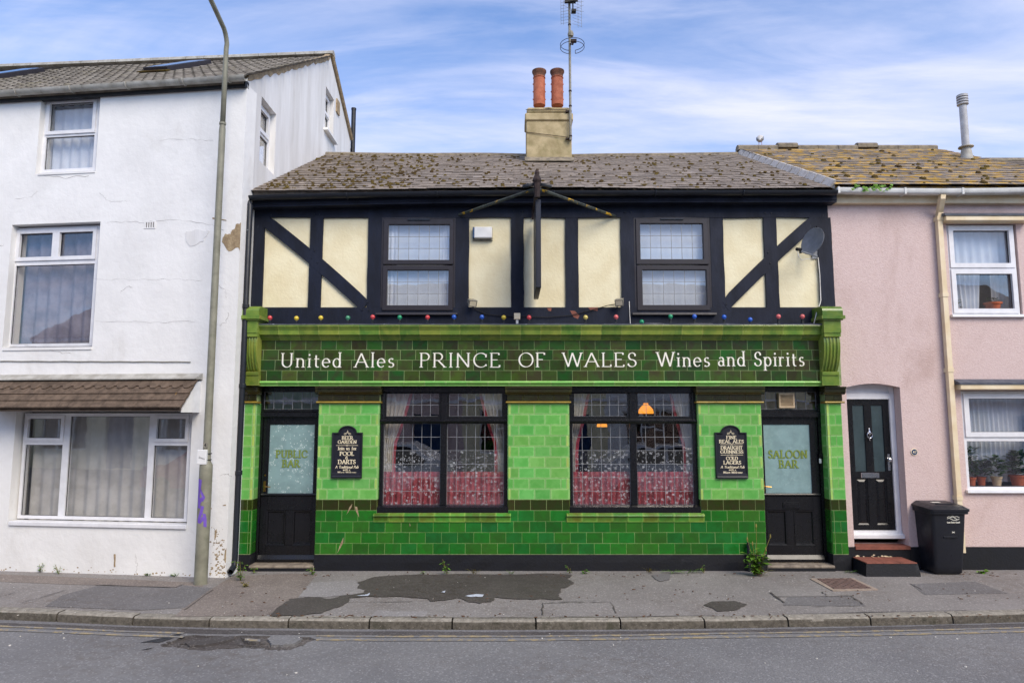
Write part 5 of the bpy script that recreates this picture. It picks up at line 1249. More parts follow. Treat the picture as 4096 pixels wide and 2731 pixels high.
def window_frame(parent, T, rect, d, layout, fw=.045, m=None, glass=None, depth=.06, sash=.0, name='window'):
    """frame with bars; layout = list of panes (s0,s1,z0,z1) as fractions of the opening inside the frame"""
    m = m or M['upvc']; glass = glass or M['glass']; a0, a1, z0, z1 = rect
    ia0, ia1, iz0, iz1 = a0 + fw, a1 - fw, z0 + fw, z1 - fw
    P_ = [(ia0 + (ia1 - ia0) * p[0], ia0 + (ia1 - ia0) * p[1], iz0 + (iz1 - iz0) * p[2], iz0 + (iz1 - iz0) * p[3], p[4] if len(p) > 4 else 0) for p in layout]
    bm = bmesh.new(); wall(bm, a0, a1, z0, z1, d, d + depth, [p[:4] for p in P_], T=T); fr = obj(name, bm, m, parent)
    for p in P_:
        q = p[:4]
        if p[4]:
            sw = p[4]; bm = bmesh.new(); wall(bm, p[0] - .012, p[1] + .012, p[2] - .012, p[3] + .012, d - .02, d + .03, [(p[0] + sw, p[1] - sw, p[2] + sw, p[3] - sw)], T=T); obj('sash', bm, m, fr); q = (p[0] + sw, p[1] - sw, p[2] + sw, p[3] - sw)
        bm = bmesh.new(); box(bm, q[0] - .01, q[1] + .01, d + .028, d + .036, q[2] - .01, q[3] + .01, T=T); obj('pane', bm, glass, fr)
        bm = bmesh.new(); wall(bm, q[0] - .002, q[1] + .002, q[2] - .002, q[3] + .002, d + .02, d + .027, [(q[0] + .006, q[1] - .006, q[2] + .006, q[3] - .006)], T=T); obj('gasket', bm, M['rubber'], fr)
    return fr
window_frame(wh, TW, f_top, .09, [(0, 1, .515, 1, .04), (0, 1, 0, .47, .0)], .05)
window_frame(wh, TW, f_mid, .11, [(.0, .49, .735, 1, .045), (.51, 1, .735, 1, .045), (0, 1, 0, .69)], .045)
wlw = f_low
# ground window order runs from the lamp post (low s) to the left
window_frame(wh, TW, wlw, .12, [(.0, .20, .755, 1, .035), (0, .20, 0, .71), (.235, .725, 0, 1), (.765, 1, .755, 1, .035), (.765, 1, 0, .71)], .045)
bm = bmesh.new(); box(bm, w_low[0] - .0, w_low[1] - .03, -.03, .16, w_low[2] - .005, w_low[2] + .055, TW); obj('window_sill', bevel(bm, .008), M['upvc'], wh)
bm = bmesh.new(); box(bm, w_top[0] - .0, w_top[1] - .05, -.012, .12, w_top[2] - .02, w_top[2] + .006, TW); obj('window_sill', bm, M['white_wall'], wh)
bm = bmesh.new(); box(bm, w_mid[0] - .0, w_mid[1] - .02, -.015, .12, w_mid[2] - .04, w_mid[2] + .0, TW); obj('window_sill', bm, M['white_wall'], wh)
for fwx, lay in ((fwa, [(0, 1, .56, 1, .05), (0, 1, 0, .5)]), (fwb, [(0, 1, .52, 1, .05), (0, 1, 0, .47)])):
    window_frame(wh, TF, (fwx[0] + .002, fwx[1] - .002, fwx[2] + .002, fwx[3] - .002), .1, lay, .06)
bm = bmesh.new(); box(bm, fwb[0] - .08, fwb[1] + .08, -.09, .1, fwb[2] - .05, fwb[2], TF); obj('window_sill', bm, M['white_wall'], wh)
q = onX(1349, 430, FX); bm = bmesh.new(); box(bm, q[0] - .12, q[0] + .12, -.03, .01, q[1] - .15, q[1] + .15, TF); obj('flank_vent', bm, M['bare'], wh)
# air brick
s0, s1, z0, z1 = rectW([(577, 886), (623, 885), (623, 914), (577, 915)]); bm = bmesh.new(); wall(bm, s0, s1, z0, z1, -.008, .004, [(s0 + (s1 - s0) * (.13 + .2 * k), s0 + (s1 - s0) * (.23 + .2 * k), z0 + .015, z1 - .015) for k in range(4)], T=TW); ab = obj('air_brick', bm, M['white_wall'], wh)
bm = bmesh.new(); box(bm, s0 + .005, s1 - .005, -.003, -.001, z0 + .005, z1 - .005, TW); obj('air_brick_slots', bm, M['pave_dark'], ab)
# fallen render at the corner, and smaller scars
def scar(pix, m, d=-.0035, name='fallen_render', seed=1, amp=.012):
    r_ = random.Random(seed); P_ = [hitW(u, v) for u, v in pix]; out_ = []
    for (a, b), (c, e) in zip(P_, P_[1:] + P_[:1]):
        for k in range(4): out_.append((a + (c - a) * k / 4 + r_.uniform(-amp, amp) * (k > 0), b + (e - b) * k / 4 + r_.uniform(-amp, amp) * (k > 0)))
    out_ = [(max(p[0], .001), p[1]) for p in out_]
    bm = bmesh.new(); prism(bm, out_, d, .01, T=TW); obj(name, bm, m, wh)
scar([(944, 897), (973, 890), (968, 945), (965, 1008), (952, 990), (915, 1006), (888, 968), (900, 936), (924, 936), (928, 918), (940, 915)], M['bare'], seed=3)
scar([(745, 925), (800, 918), (838, 925), (815, 965), (760, 985), (742, 950)], M['flank'], -.006, 'render_blister', 4, .02)
for i, (pix) in enumerate(([(860, 2120), (868, 2115), (864, 2150), (858, 2160)], [(900, 2200), (906, 2190), (903, 2250), (897, 2240)], [(890, 2020), (905, 2016), (903, 2022)], [(455, 2215), (463, 2215), (462, 2265), (456, 2268)], [(850, 870), (905, 880), (906, 884), (850, 876)])):
    scar(pix, M['bare'], -.0025 - i * .0003, 'render_scar', 30 + i, .004)
# hairline cracks and flaked paint low on the wall
def wcrack(pix, w=.004, seed=0):
    r_ = random.Random(seed); pts = []
    for (a, b), (c, d) in zip(pix, pix[1:]):
        for k in range(7): pts.append((a + (c - a) * k / 7 + r_.uniform(-4, 4), b + (d - b) * k / 7 + r_.uniform(-4, 4)))
    P_ = [hitW(u, v) for u, v in pts]; bm = bmesh.new(); stroke(bm, P_, [w * r_.uniform(.15, .8) for _ in P_], -.0022, TW); obj('wall_crack', bm, M['crack'], wh)
for i, (pix, w) in enumerate((([(395, 770), (430, 803), (520, 806)], .005), ([(430, 888), (560, 890), (700, 880), (850, 900), (905, 925)], .006), ([(150, 700), (260, 712), (372, 702)], .007), ([(100, 1380), (240, 1410), (290, 1415)], .005), ([(380, 1120), (520, 1118), (700, 1118), (830, 1122)], .004), ([(380, 1282), (600, 1290), (815, 1286)], .004), ([(480, 1170), (510, 1145), (530, 1150)], .006), ([(60, 800), (120, 790), (160, 760)], .006), ([(640, 560), (760, 558), (870, 562)], .004), ([(880, 1900), (912, 1896), (930, 1905)], .008), ([(540, 2215), (548, 2260), (544, 2300)], .007), ([(855, 2110), (865, 2160), (850, 2190)], .008), ([(0, 985), (20, 980)], .006), ([(880, 1300), (905, 1290), (915, 1240)], .006), ([(860, 1130), (900, 1160), (910, 1200)], .006))): wcrack(pix, w, i)
bm = bmesh.new(); r_ = random.Random(12)
for i in range(150):
    u = r_.choice((r_.uniform(0, 770), r_.uniform(840, 900), r_.uniform(860, 905))); base = 2281 + 30 * u / 900; v = base - abs(r_.gauss(0, 9 if u < 800 else 90)) - 2; s_, z_ = hitW(u, v)
    q = r_.uniform(.004, .016); k = r_.randint(5, 7); prism(bm, [(s_ + q * r_.uniform(.6, 1.5) * math.cos(6.283 * j / k), z_ + q * r_.uniform(.4, 1) * math.sin(6.283 * j / k)) for j in range(k)], -.0012 - i * .000008, .002, T=TW)
tag(obj('flaked_paint', bm, M['bare'], wh), kind='stuff')
# cable across the front
bm = bmesh.new(); pts = [TW(*(lambda h: (h[0], -.012, h[1] - (.004 if k % 2 else 0)))(hitW(u, 1444 + (u / 818) * 3))) for k, u in enumerate(range(-300, 820, 56))]
tube(bm, pts, .007, 5); tag(obj('wall_cable', bm, M['galv'], wh))
# tiled canopy over the ground floor window
cs0, cz1 = hitW(812, 1492); cs1, _ = hitW(30, 1490)
ca0 = cs0 + .0; ca1 = cs1 + .1
zt = hitW(430, 1517)[1]; OUT = .46; zb_ = hitW(400, 1640, -OUT)[1]
bm = bmesh.new(); extr(bm, [(0, cz1), (-.03, cz1 - .004), (-.165, zt + .004), (-.165, zt - .012), (0, zt - .012)], ca0, ca1, T=TW); obj('canopy_flashing', bm, M['gutter_grey'], wh)
bm = bmesh.new(); extr(bm, [(0, zt - .02), (-.12, zt - .07), (-OUT + .02, zb_ + .01), (-OUT + .03, zb_ - .012), (0, zb_ - .012)], ca0 + .05, ca1, T=TW); can = obj('canopy', bm, M['clay'], wh)
zq_ = zt - .06; cl_ = math.hypot(OUT - .12, zq_ - zb_); cang = math.atan2(zq_ - zb_, OUT - .12)
rowsC = 4; tw = .165
def ctile(scallop):
    bm = bmesh.new(); g_ = cl_ / rowsC; L_ = g_ + .03; w = tw - .003
    if scallop:
        pts = [(0, L_), (0, .02), (w * .08, .018)] + [(w / 2 + w * .36 * math.cos(R(t)), .018 - .055 * math.sin(R(180 - t) if False else R(t))) for t in range(180, -1, -30)] + [(w * .92, .018), (w, .02), (w, L_)]
    else: pts = [(0, L_), (0, 0), (w, 0), (w, L_)]
    a = [bm.verts.new((p[0], p[1], 0)) for p in pts]; b = [bm.verts.new((p[0], p[1], .024)) for p in pts]
    bm.faces.new(a[::-1]); bm.faces.new(b)
    for i in range(len(pts)): bm.faces.new((a[i], a[(i + 1) % len(pts)], b[(i + 1) % len(pts)], b[i]))
    return mesh(bm, 'canopy_tile', M['clay'])
ctm = {0: ctile(0), 1: ctile(1)}
nC = int((ca1 - ca0 - .06) / tw)
for k in range(rowsC):
    for i in range(nC + 1):
        s = ca1 - .02 - (i + (0.5 if k % 2 and False else 0)) * tw
        if s - tw < ca0: continue
        t = cl_ * k / rowsC; x_, y_, z_ = TW(s, -OUT + t * math.cos(cang) - .012 * math.sin(cang), zb_ + t * math.sin(cang) + .012)
        r_ = random.Random(i * 31 + k)
        o = obj('canopy_tile', ctm[1 if k == 3 else 0], None, can, (x_, y_, z_ + .014))
        o.rotation_euler = (cang - R(7) + r_.uniform(-.012, .012), 0, -WPHI)
bm = bmesh.new(); extr(bm, [(0, zt - .03), (-.1, zt - .05), (-OUT + .06, zb_ + .02), (-OUT + .06, zb_ - .03), (0, zb_ - .03)], ca0 + .02, ca0 + .045, T=TW); obj('canopy_cheek', bm, M['white_plastic'], can)
# eaves, gutter, tiled roof
EO = .14
GRZ = hitW(960, 308, -EO)[1]
bm = bmesh.new(); box(bm, -.0, SL, -.03, .05, EAVE - .0, GRZ, TW); box(bm, -.002, SL, -.055, -.031, EAVE - .01, GRZ + .02, TW); obj('soffit', bm, M['soffit'], wh)
geo = []
for s in (-.05, 1, 2.5, 4, 6, 9): geo.append(Vector(TW(s, -EO + .0, GRZ)))
bm = bmesh.new(); rings = []
for p in geo: rings.append([(p.x + WN.x * q[0], p.y + WN.y * q[0], p.z + q[1]) for q in gut_profile(.065) + [(c[0] * .9, c[1] * .9) for c in gut_profile(.065)][::-1]])
loft(bm, rings); obj('gutter', bm, M['gutter_grey'], wh, auto=50)
for s in (.2, .9, 1.8, 2.7, 3.6):
    bm = bmesh.new(); tube(bm, [TW(s, -EO + .07 * math.cos(R(t)), GRZ + .07 * math.sin(R(t))) for t in range(180, 361, 20)], .011, 6); obj('gutter_bracket', bm, M['gutter_grey'], wh)
ez0 = GRZ + .015; er = onX(1320, 222, FX)
d_ap = (APY - WP0.y) / WN.y                    # depth of the ridge measured along the house
rang = math.atan2(APZ - ez0, d_ap + EO); rlen = math.hypot(APZ - ez0, d_ap + EO)
def roofW(s, t, h): return TW(s + 0.0, -EO + .02 + t * math.cos(rang) - h * math.sin(rang), ez0 + t * math.sin(rang) + h * math.cos(rang) + .028 * s * t / rlen)
# roof plan is skewed: the ridge end lies over the flank wall
def skew(t): return (t * math.cos(rang)) * math.tan(WPHI)
bm = bmesh.new(); loft(bm, [[roofW(s + skew(t), t, h) for t, h in ((0, -.03), (rlen, -.03), (rlen, -.1), (0, -.1))] for s in (0.02, SL)]); wroof = obj('roof', bm, M['pantile'], wh)
TWD, GA = .33, .345; rows = int(rlen / GA) + 1
def pantile_mesh():
    bm = bmesh.new(); prof = []
    for k in range(13):
        x = TWD * k / 12; prof.append((x, .028 * max(0, math.cos(2 * math.pi * (k / 6.0))) ** 0.8 if True else 0))
    a = [bm.verts.new((p[0], 0, p[1] + .014)) for p in prof]; b = [bm.verts.new((p[0], GA + .05, p[1])) for p in prof]; c = [bm.verts.new((p[0], 0, p[1] - .006)) for p in prof]
    for i in range(12): bm.faces.new((a[i], a[i + 1], b[i + 1], b[i])); bm.faces.new((c[i], c[i + 1], a[i + 1], a[i]))
    return mesh(bm, 'roof_tile', M['pantile'], False)
ptm = pantile_mesh(); Mroof = Matrix(((-WE.x, WN.x * math.cos(rang), -WN.x * math.sin(rang)), (-WE.y, WN.y * math.cos(rang), -WN.y * math.sin(rang)), (0, math.sin(rang), math.cos(rang)))).to_euler()
sky_w = [(hitW(632, 284, 1.3), hitW(803, 250, 1.3))]
cnt = 0
for k in range(rows):
    t = k * GA
    for i in range(24):
        s = TWD * (i + 1) + skew(t) - .08
        if cnt >= 330: break
        o = obj('roof_tile', ptm, None, wroof, roofW(s, t, .0)); o.rotation_euler = Mroof; cnt += 1
bm = bmesh.new()
for i in range(26):
    sA, sB = skew(rlen) - .08 + i * .42, skew(rlen) - .08 + (i + 1) * .42 - .01
    loft(bm, [[(p[0], p[1] + .12 * math.cos(R(t)), p[2] + .03 + .09 * math.sin(R(t))) for t in (-10, 30, 60, 90, 120, 150, 190)] for p in (roofW(sA, rlen, 0), roofW(sB, rlen, 0))])
obj('ridge_tiles', bm, M['gutter_grey'], wroof)
bm = bmesh.new(); bm.faces.new([bm.verts.new(p) for p in (roofW(skew(rlen), rlen, -.02), roofW(SL, rlen, -.02), (TW(SL, 0, 0)[0], BKY + 1.2, BKZ), (FX - .0, BKY, BKZ))]); obj('rear_roof', bm, M['pantile'], wh)
bm = bmesh.new(); tube(bm, [(FX + .02, APY, APZ + .08), (FX + .02, BKY, BKZ + .05)], .05, 6); obj('rear_verge', bm, M['bare'], wh)
bm = bmesh.new(); r_ = random.Random(3); n = 34
loft(bm, [[(FX - .10, y, gz_(y) - .06), (FX + .010, y, gz_(y) - .03 - r_.uniform(0, .07)), (FX + .012, y, gz_(y) + .03), (FX - .1, y, gz_(y) + .03)] for y in [y0 + .01 + (APY - y0 - .01) * k / n for k in range(n + 1)]]); obj('verge_mortar', bm, M['bare'], wh)
# roof windows
for pix, tpos in (((632, 803), .55), ((-60, 100), .55)):
    t0, t1 = rlen * .42, rlen * .72
    y_, z_ = 0, 0
    um = sum(pix) / 2
    # find s on the roof plane for the middle pixel by stepping
    best = None
    for k in range(-40, 260):
        s = k * .05; p = roofW(s, (t0 + t1) / 2, .05); 
        uu = CU + F * p[0] / ((p[1] - CAMY) * CP + (p[2] - CAMH) * SP)
        if best is None or abs(uu - um) < best[0]: best = (abs(uu - um), s)
    s = best[1]; wdt = .23
    bm = bmesh.new(); P8 = [[roofW(s + a, t, h) for a, t in ((-wdt, t0), (wdt, t0), (wdt, t1), (-wdt, t1))] for h in (.0, .11)]; loft(bm, P8); rw = obj('roof_window', bm, M['upvc_dark'], wh)
    bm = bmesh.new(); loft(bm, [[roofW(s + a, t, h) for a, t in ((-wdt + .05, t0 + .1), (wdt - .05, t0 + .1), (wdt - .05, t1 - .08), (-wdt + .05, t1 - .08))] for h in (.112, .118)]); obj('pane', bm, M['glass'], rw)
    bm = bmesh.new(); loft(bm, [[roofW(s + a, t, h) for a, t in ((-wdt - .05, t0 - .14), (wdt + .05, t0 - .14), (wdt + .05, t0), (-wdt - .05, t0))] for h in (.04, .06)]); obj('flashing', bm, M['moss'], rw)
# soil vent pipe behind the flank
yv = BKY + .15; xv = xY(1413, 520, yv)
bm = bmesh.new(); tube(bm, [(xv, yv, 4.0), (xv, yv, zY(440, yv))], .055, 10); tube(bm, [(xv, yv, zY(440, yv)), (xv, yv, zY(434, yv))], .062, 10)
svp = obj('soil_pipe', bm, M['gutter_black'], wh); bm = bmesh.new(); z_ = zY(600, yv); box(bm, xv - .16, xv, yv - .02, yv + .02, z_ - .03, z_ + .03); obj('pipe_clip', bm, M['gutter_black'], svp)

# ================================================================ PINK HOUSE (right)
KY = 0.07; KX0, KX1 = 4.705, 8.88
pk = empty('pink_house', (6.8, 0.3, 0), 'pink roughcast house with lichen covered slate roof, right of the pub', 'house')
kx = lambda u, v, d=0: xY(u, v, KY + d)
kz = lambda v, d=0: zY(v, KY + d)
kwu = (kx(3797, 1080) , kx(4078, 1080), kz(1262), kz(897)); kwl = (kx(3856, 1760), kx(3856, 1760) + 1.25, kz(1962), kz(1562))
kd = (kx(3400, 1850), kx(3618, 1850), kz(2182), kz(1532))
bm = bmesh.new(); wall(bm, KX0, KX1, kz(2186), kz(790), KY, KY + .3, [kwu, kwl, kd]); obj('front_wall', bm, M['pink'], pk)
bm = bmesh.new(); nA = 8                        # shallow arch over the door
pts = [(kd[0] - .001, kd[3] + .001)] + [(kd[1] + .001, kd[3] + .001)] + [(kd[1] - (kd[1] - kd[0]) * k / nA, kd[3] - .06 + .055 * math.sin(math.pi * k / nA)) for k in range(nA + 1)]
prism(bm, pts, KY - .0012, KY + .2); obj('door_arch', bm, M['pink'], pk)
bm = bmesh.new(); box(bm, KX0, kd[0] + .002, KY - .02, KY + .3, -.05, kz(2187)); box(bm, kd[1] - .002, KX1, KY - .02, KY + .3, -.05, kz(2187)); box(bm, kd[0] + .003, kd[1] - .003, KY - .012, KY + .3, -.05, kz(2186, -.02)); obj('plinth', bm, M['black_wall'], pk)
bm = bmesh.new(); box(bm, KX0 + .1, KX1, 3.4, 3.5, 0, 5.6); box(bm, KX0 + .1, KX1, .9, 1.0, 0, 5.6); box(bm, KX1 - .05, KX1 + .05, .37, 3.5, 0, 5.6); box(bm, KX0 + .1, KX1, .37, 3.4, 5.3, 5.4); box(bm, KX0 + .06, KX0 + .14, .36, 3.5, 0, 5.7); obj('inner_walls', bm, M['pale_room'], pk)
window_frame(pk, ident, (kwu[0] + .012, kwu[1] - .03, kwu[2] + .02, kwu[3] - .01), KY + .02, [(0, 1, .53, 1, .055), (0, 1, 0, .49, .055)], .03)
window_frame(pk, ident, (kwl[0] + .005, kwl[1] - .005, kwl[2] + .01, kwl[3] - .01), KY + .02, [(0, 1, .545, 1, .06), (0, 1, 0, .49)], .045)
for w_ in (kwu, kwl):
    bm = bmesh.new(); extr(bm, [(KY + .08, w_[2] + .02), (KY - .05, w_[2] + .012), (KY - .055, w_[2] - .025), (KY + .0, w_[2] - .03)], w_[0] - .03, w_[1] + .02); obj('window_sill', bm, M['upvc'], pk)
    zt_ = w_[3]; hx0 = w_[0] - .1; hx1 = w_[1] + .14
    bm = bmesh.new(); box(bm, hx0, hx1, KY - .16, KY + .01, zt_ + .012, zt_ + .085); obj('window_hood', bevel(bm, .006), M['cream_plastic'], pk)
    bm = bmesh.new(); extr(bm, [(KY + .01, zt_ + .17), (KY - .03, zt_ + .165), (KY - .175, zt_ + .11), (KY - .175, zt_ + .0865), (KY + .01, zt_ + .0865)], hx0 - .02, hx1 + .02); obj('hood_flashing', bm, M['lead_sheet'], pk)
# front door
PDY = KY + .19
fr_top = kz(1532, .19) ; x0, x1 = xY(3385, 1560, PDY) , xY(3590, 2100, PDY) - .0
x0 = kd[0] + .002; x1 = kd[1] - .002; zsl = zY(2148, PDY); zdl0, zdl1 = zY(2117, PDY), zY(1598, PDY); jw = .075
bm = bmesh.new(); box(bm, x0, x0 + jw, PDY - .03, PDY + .05, zsl, kd[3]); box(bm, x1 - jw, x1, PDY - .03, PDY + .05, zsl, kd[3]); box(bm, x0 + jw, x1 - jw, PDY - .03, PDY + .05, zdl1 + .004, zdl1 + .10); box(bm, x0 + jw, x1 - jw, PDY - .012, PDY + .05, zdl1 + .101, kd[3] - .002); bevel(bm, .006); obj('door_frame', bm, M['upvc'], pk)
bm = bmesh.new(); extr(bm, [(PDY + .05, zdl0 - .006), (PDY - .04, zdl0 - .012), (PDY - .04, zdl0 - .05), (PDY - .10, zdl0 - .065), (PDY - .10, zsl), (PDY + .05, zsl)], x0 + .002, x1 - .002); obj('threshold', bm, M['upvc'], pk)
dx0, dx1 = x0 + jw + .004, x1 - jw - .004
zg0, zg1 = zY(1885, PDY), zY(1620, PDY); zp0, zp1 = zY(2098, PDY), zY(1912, PDY); dm = (dx0 + dx1) / 2
gl1 = (dx0 + .09, dm - .055, zg0, zg1); gl2 = (dm + .055, dx1 - .09, zg0, zg1); pn1 = (dx0 + .09, dm - .055, zp0, zp1); pn2 = (dm + .055, dx1 - .09, zp0, zp1)
bm = bmesh.new(); wall(bm, dx0, dx1, zdl0, zdl1, PDY, PDY + .045, [gl1, gl2, pn1, pn2]); pdr = obj('door', bm, M['black_gloss'], pk)
for g_ in (gl1, gl2): obj('pane', one(box, *g_[:2], PDY + .015, PDY + .022, *g_[2:]), M['frost_dark'], pdr)
for g_ in (pn1, pn2):
    bm = bmesh.new(); loft(bm, [[(g_[0] + i, PDY + dd, g_[2] + i), (g_[1] - i, PDY + dd, g_[2] + i), (g_[1] - i, PDY + dd, g_[3] - i), (g_[0] + i, PDY + dd, g_[3] - i)] for i, dd in ((0, .03), (0, .012), (.02, .02), (.05, .008), (.06, .008))]); obj('panel', bm, M['black_gloss'], pdr)
xk, zk = dm, zY(1735, PDY); bm = bmesh.new()
tube(bm, [(xk + .038 * math.sin(R(t)), PDY - .03, zk - .01 - .05 * math.cos(R(t)) * (1 if t < 90 or t > 270 else .6)) for t in range(0, 361, 24)], .007, 6, cap=False); lathe(bm, [(.004, -.02), (.022, 0), (.024, .03), (.008, .055), (.012, .07), (.004, .085)], (xk, PDY - .02, zk), 8); lathe(bm, [(.003, -.10), (.012, -.085), (.008, -.06)], (xk, PDY - .02, zk), 8); obj('knocker', bm, M['chrome'], pdr, auto=50)
bm = bmesh.new(); a_, b_ = dm - .15, dm + .12; box(bm, a_, b_, PDY - .012, PDY, zY(1911, PDY), zY(1890, PDY)); bevel(bm, .005); box(bm, a_ + .02, b_ - .02, PDY - .018, PDY - .0125, zY(1907, PDY), zY(1895, PDY)); obj('letter_plate', bm, M['chrome'], pdr)
xh = dx1 - .045; bm = bmesh.new(); box(bm, xh - .018, xh + .018, PDY - .012, PDY, zY(1881, PDY), zY(1815, PDY)); lathe(bm, [(.006, 0), (.03, .03), (.03, .045), (.01, .055)], M=Matrix.Translation((xh, PDY - .01, zY(1838, PDY))) @ Matrix.Rotation(R(90), 4, 'X'), n=12); obj('handle', bm, M['chrome'], pdr, auto=50)
# steps
bm = bmesh.new(); box(bm, kd[0] + .004, kd[1] - .004, KY - .03, PDY - .03, kz(2187) - .03, kz(2183, -.02)); obj('tread', bm, M['red_tile'], pk)
sx0, sx1 = xY(3466, 2270, -.33), xY(3672, 2270, -.33); stz = zY(2251, -.34)
bm = bmesh.new(); loft(bm, [[(sx0 - e, KY - .02, z), (sx0 - e, -.33 - e, z), (sx1 + e, -.33 - e, z), (sx1 + e, KY - .02, z)] for e, z in ((.03, -.05), (.0, stz - .012))]); stp = obj('door_step', bm, M['black_wall'], pk)
for i in range(3):
    a_, b_ = sx0 + .005 + (sx1 - sx0 - .01) * i / 3, sx0 + .005 + (sx1 - sx0 - .01) * (i + 1) / 3 - .004
    bm = bmesh.new(); box(bm, a_, b_, -.335, KY - .024, stz - .011, stz + .004); obj('step_tile', bevel(bm, .003), M['red_tile'], stp)
bm = bmesh.new(); r_ = random.Random(9)
for i in range(16):
    x = r_.uniform(sx0, sx1 - .1); z = kz(2222, -.02) + r_.uniform(-.015, .015); s = r_.uniform(.008, .025); prism(bm, [(x - s, z), (x, z - s * .5), (x + s * 1.3, z), (x, z + s * .5)], KY - .0235 - i * .0001, KY - .02)
obj('flaked_paint', bm, M['cream_plastic'], pk)
bm = bmesh.new(); q_ = [(xY(3396, 2240, KY - .02), zY(2247, KY)), (xY(3424, 2240, KY), zY(2250, KY)), (xY(3430, 2240, KY), zY(2236, KY)), (xY(3400, 2240, KY), zY(2234, KY))]; prism(bm, q_, KY - .0225, KY); obj('plinth_hole', bm, M['soffit'], pk)
# eaves
PGY = -.14
bm = bmesh.new(); box(bm, KX0 - .02, KX1, KY - .1, KY + .05, zY(810, -.05), zY(772, -.05)); obj('fascia_board', bm, M['cream_plastic'], pk)
gpts = [(x, PGY, zY(754, PGY) - .02 * math.sin((x - KX0) / 3.2 * math.pi)) for x in (KX0 + .1, KX0 + .9, KX0 + 1.7, KX0 + 2.5, KX0 + 3.3, KX1)]
gutter(pk, gpts, .062, M['gutter_white'], square=True)
for x in (KX0 + .12, KX0 + 1.1, KX0 + 1.95, KX0 + 2.9):
    bm = bmesh.new(); zq = zY(754, PGY) - .02 * math.sin((x - KX0) / 3.2 * math.pi); wall(bm, x - .015, x + .015, zq - .088, zq + .008, PGY - .07, PGY + .07, []); obj('gutter_bracket', bm, M['gutter_white'], pk)
def sqtube(bm, pts, w):
    rings = []
    for p in pts: rings.append([(p[0] - w, p[1] - w, p[2]), (p[0] + w, p[1] - w, p[2]), (p[0] + w, p[1] + w, p[2]), (p[0] - w, p[1] + w, p[2])])
    loft(bm, rings)
dpx = xY(3752, 870, KY - .05); bm = bmesh.new()
sqtube(bm, [(xY(3770, 790, PGY), PGY, zY(775, PGY)), (xY(3766, 790, PGY), PGY, zY(798, PGY)), (dpx + .02, KY - .06, zY(852, KY - .06)), (dpx, KY - .06, zY(872, KY - .06)), (dpx - .0, KY - .06, .25)], .036); dpp = obj('downpipe', bm, M['cream_plastic'], pk)
for v in (876, 1180, 1480, 1990):
    bm = bmesh.new(); z_ = zY(v, KY - .06); box(bm, dpx - .044, dpx + .044, KY - .104, KY - .0, z_ - .03, z_ + .03); obj('pipe_clip', bm, M['cream_plastic'], dpp)
# roof
KRZ0 = zY(742, RY0); KRZ1 = zY(597, RY1); kang = math.atan2(KRZ1 - KRZ0, RY1 - RY0); klen = math.hypot(KRZ1 - KRZ0, RY1 - RY0)
rp = lambda x, t, h: roof_point(x, t, h, RY0 + .0, KRZ0, kang)
bm = bmesh.new(); loft(bm, [[rp(x, t, h) for t, h in ((.02, -.02), (klen, -.04), (klen, -.2), (.02, -.14))] for x in (4.77, KX1)]); kroof = obj('roof', bm, M['slate_lichen'], pk)
slate_roof(kroof, 4.76, KX1, RY0, KRZ0, kang, klen, M['slate_lichen'], 41, gauge=.215, wid=.28)
bm = bmesh.new(); bm.faces.new([bm.verts.new(p) for p in ((4.77, RY1, KRZ1 - .05), (KX1, RY1, KRZ1 - .05), (KX1, 7.6, KRZ0), (4.77, 7.6, KRZ0))]); bm.faces.new([bm.verts.new(p) for p in ((4.77, RY0, KRZ0 - .1), (4.77, RY1, KRZ1 - .08), (4.77, 7.6, KRZ0 - .1))]); obj('rear_roof', bm, M['slate_lichen'], pk)
bm = bmesh.new()
for i in range(10):
    a_, b_ = 4.72 + i * .416, 4.72 + (i + 1) * .416 - .008; up_ = .05 if i in (2, 6) else 0
    loft(bm, [[(x, RY1 + .11 * math.cos(R(t)), KRZ1 + .0 + up_ + .08 * math.sin(R(t))) for t in (-30, 20, 60, 90, 120, 160, 210)] for x in (a_, b_)])
obj('ridge_tiles', bm, M['ridge'], kroof)
moss_patch('lichened_roof_moss', 90, 4.9, 8.8, RY0, KRZ0, kang, klen, 18, 'dark green moss tufts on the orange lichened slates', lambda x, t: 1 - .8 * t, smax=.05)
bm = bmesh.new(); r_ = random.Random(6)
for i in range(40):
    x = 5.05 + r_.gauss(.25, .16); z = zY(752, PGY) + r_.uniform(-.08, .03); y = PGY - .07 - r_.uniform(0, .03); s = r_.uniform(.015, .035); a = r_.uniform(0, 6.28)
    bm.faces.new([bm.verts.new((x + s * math.cos(a + t), y + r_.uniform(-.01, .01), z + s * math.sin(a + t) * .7)) for t in (0, 1.8, 3.1, 4.6)])
tag(obj('gutter_weed', bm, M['leaf']), 'small green weed spilling over the white gutter beside the pub roof', 'weed', kind='stuff')
# the next roof along, past the pink house
nb = empty('neighbour_house', (10.5, .3, 0), 'slate roofed house beyond the pink one, only its roof showing at right edge', 'house')
NZ0 = zY(748, RY0); NZ1 = zY(648, RY1 - .35); nang = math.atan2(NZ1 - NZ0, RY1 - .35 - RY0); nlen = math.hypot(NZ1 - NZ0, RY1 - .35 - RY0)
bm = bmesh.new(); loft(bm, [[roof_point(x, t, h, RY0, NZ0, nang) for t, h in ((0, -.02), (nlen, -.02), (nlen, -.2), (0, -.15))] for x in (KX1 + .02, 13)]); nro = obj('roof', bm, M['slate'], nb)
slate_roof(nro, KX1 + .02, 10.6, RY0, NZ0, nang, nlen, M['slate'], 43, gauge=.215, wid=.28, limit=0)
bm = bmesh.new(); tube(bm, [(KX1, RY1 - .35, NZ1), (13, RY1 - .35, NZ1)], .09, 8); obj('ridge_tiles', bm, M['ridge'], nro)
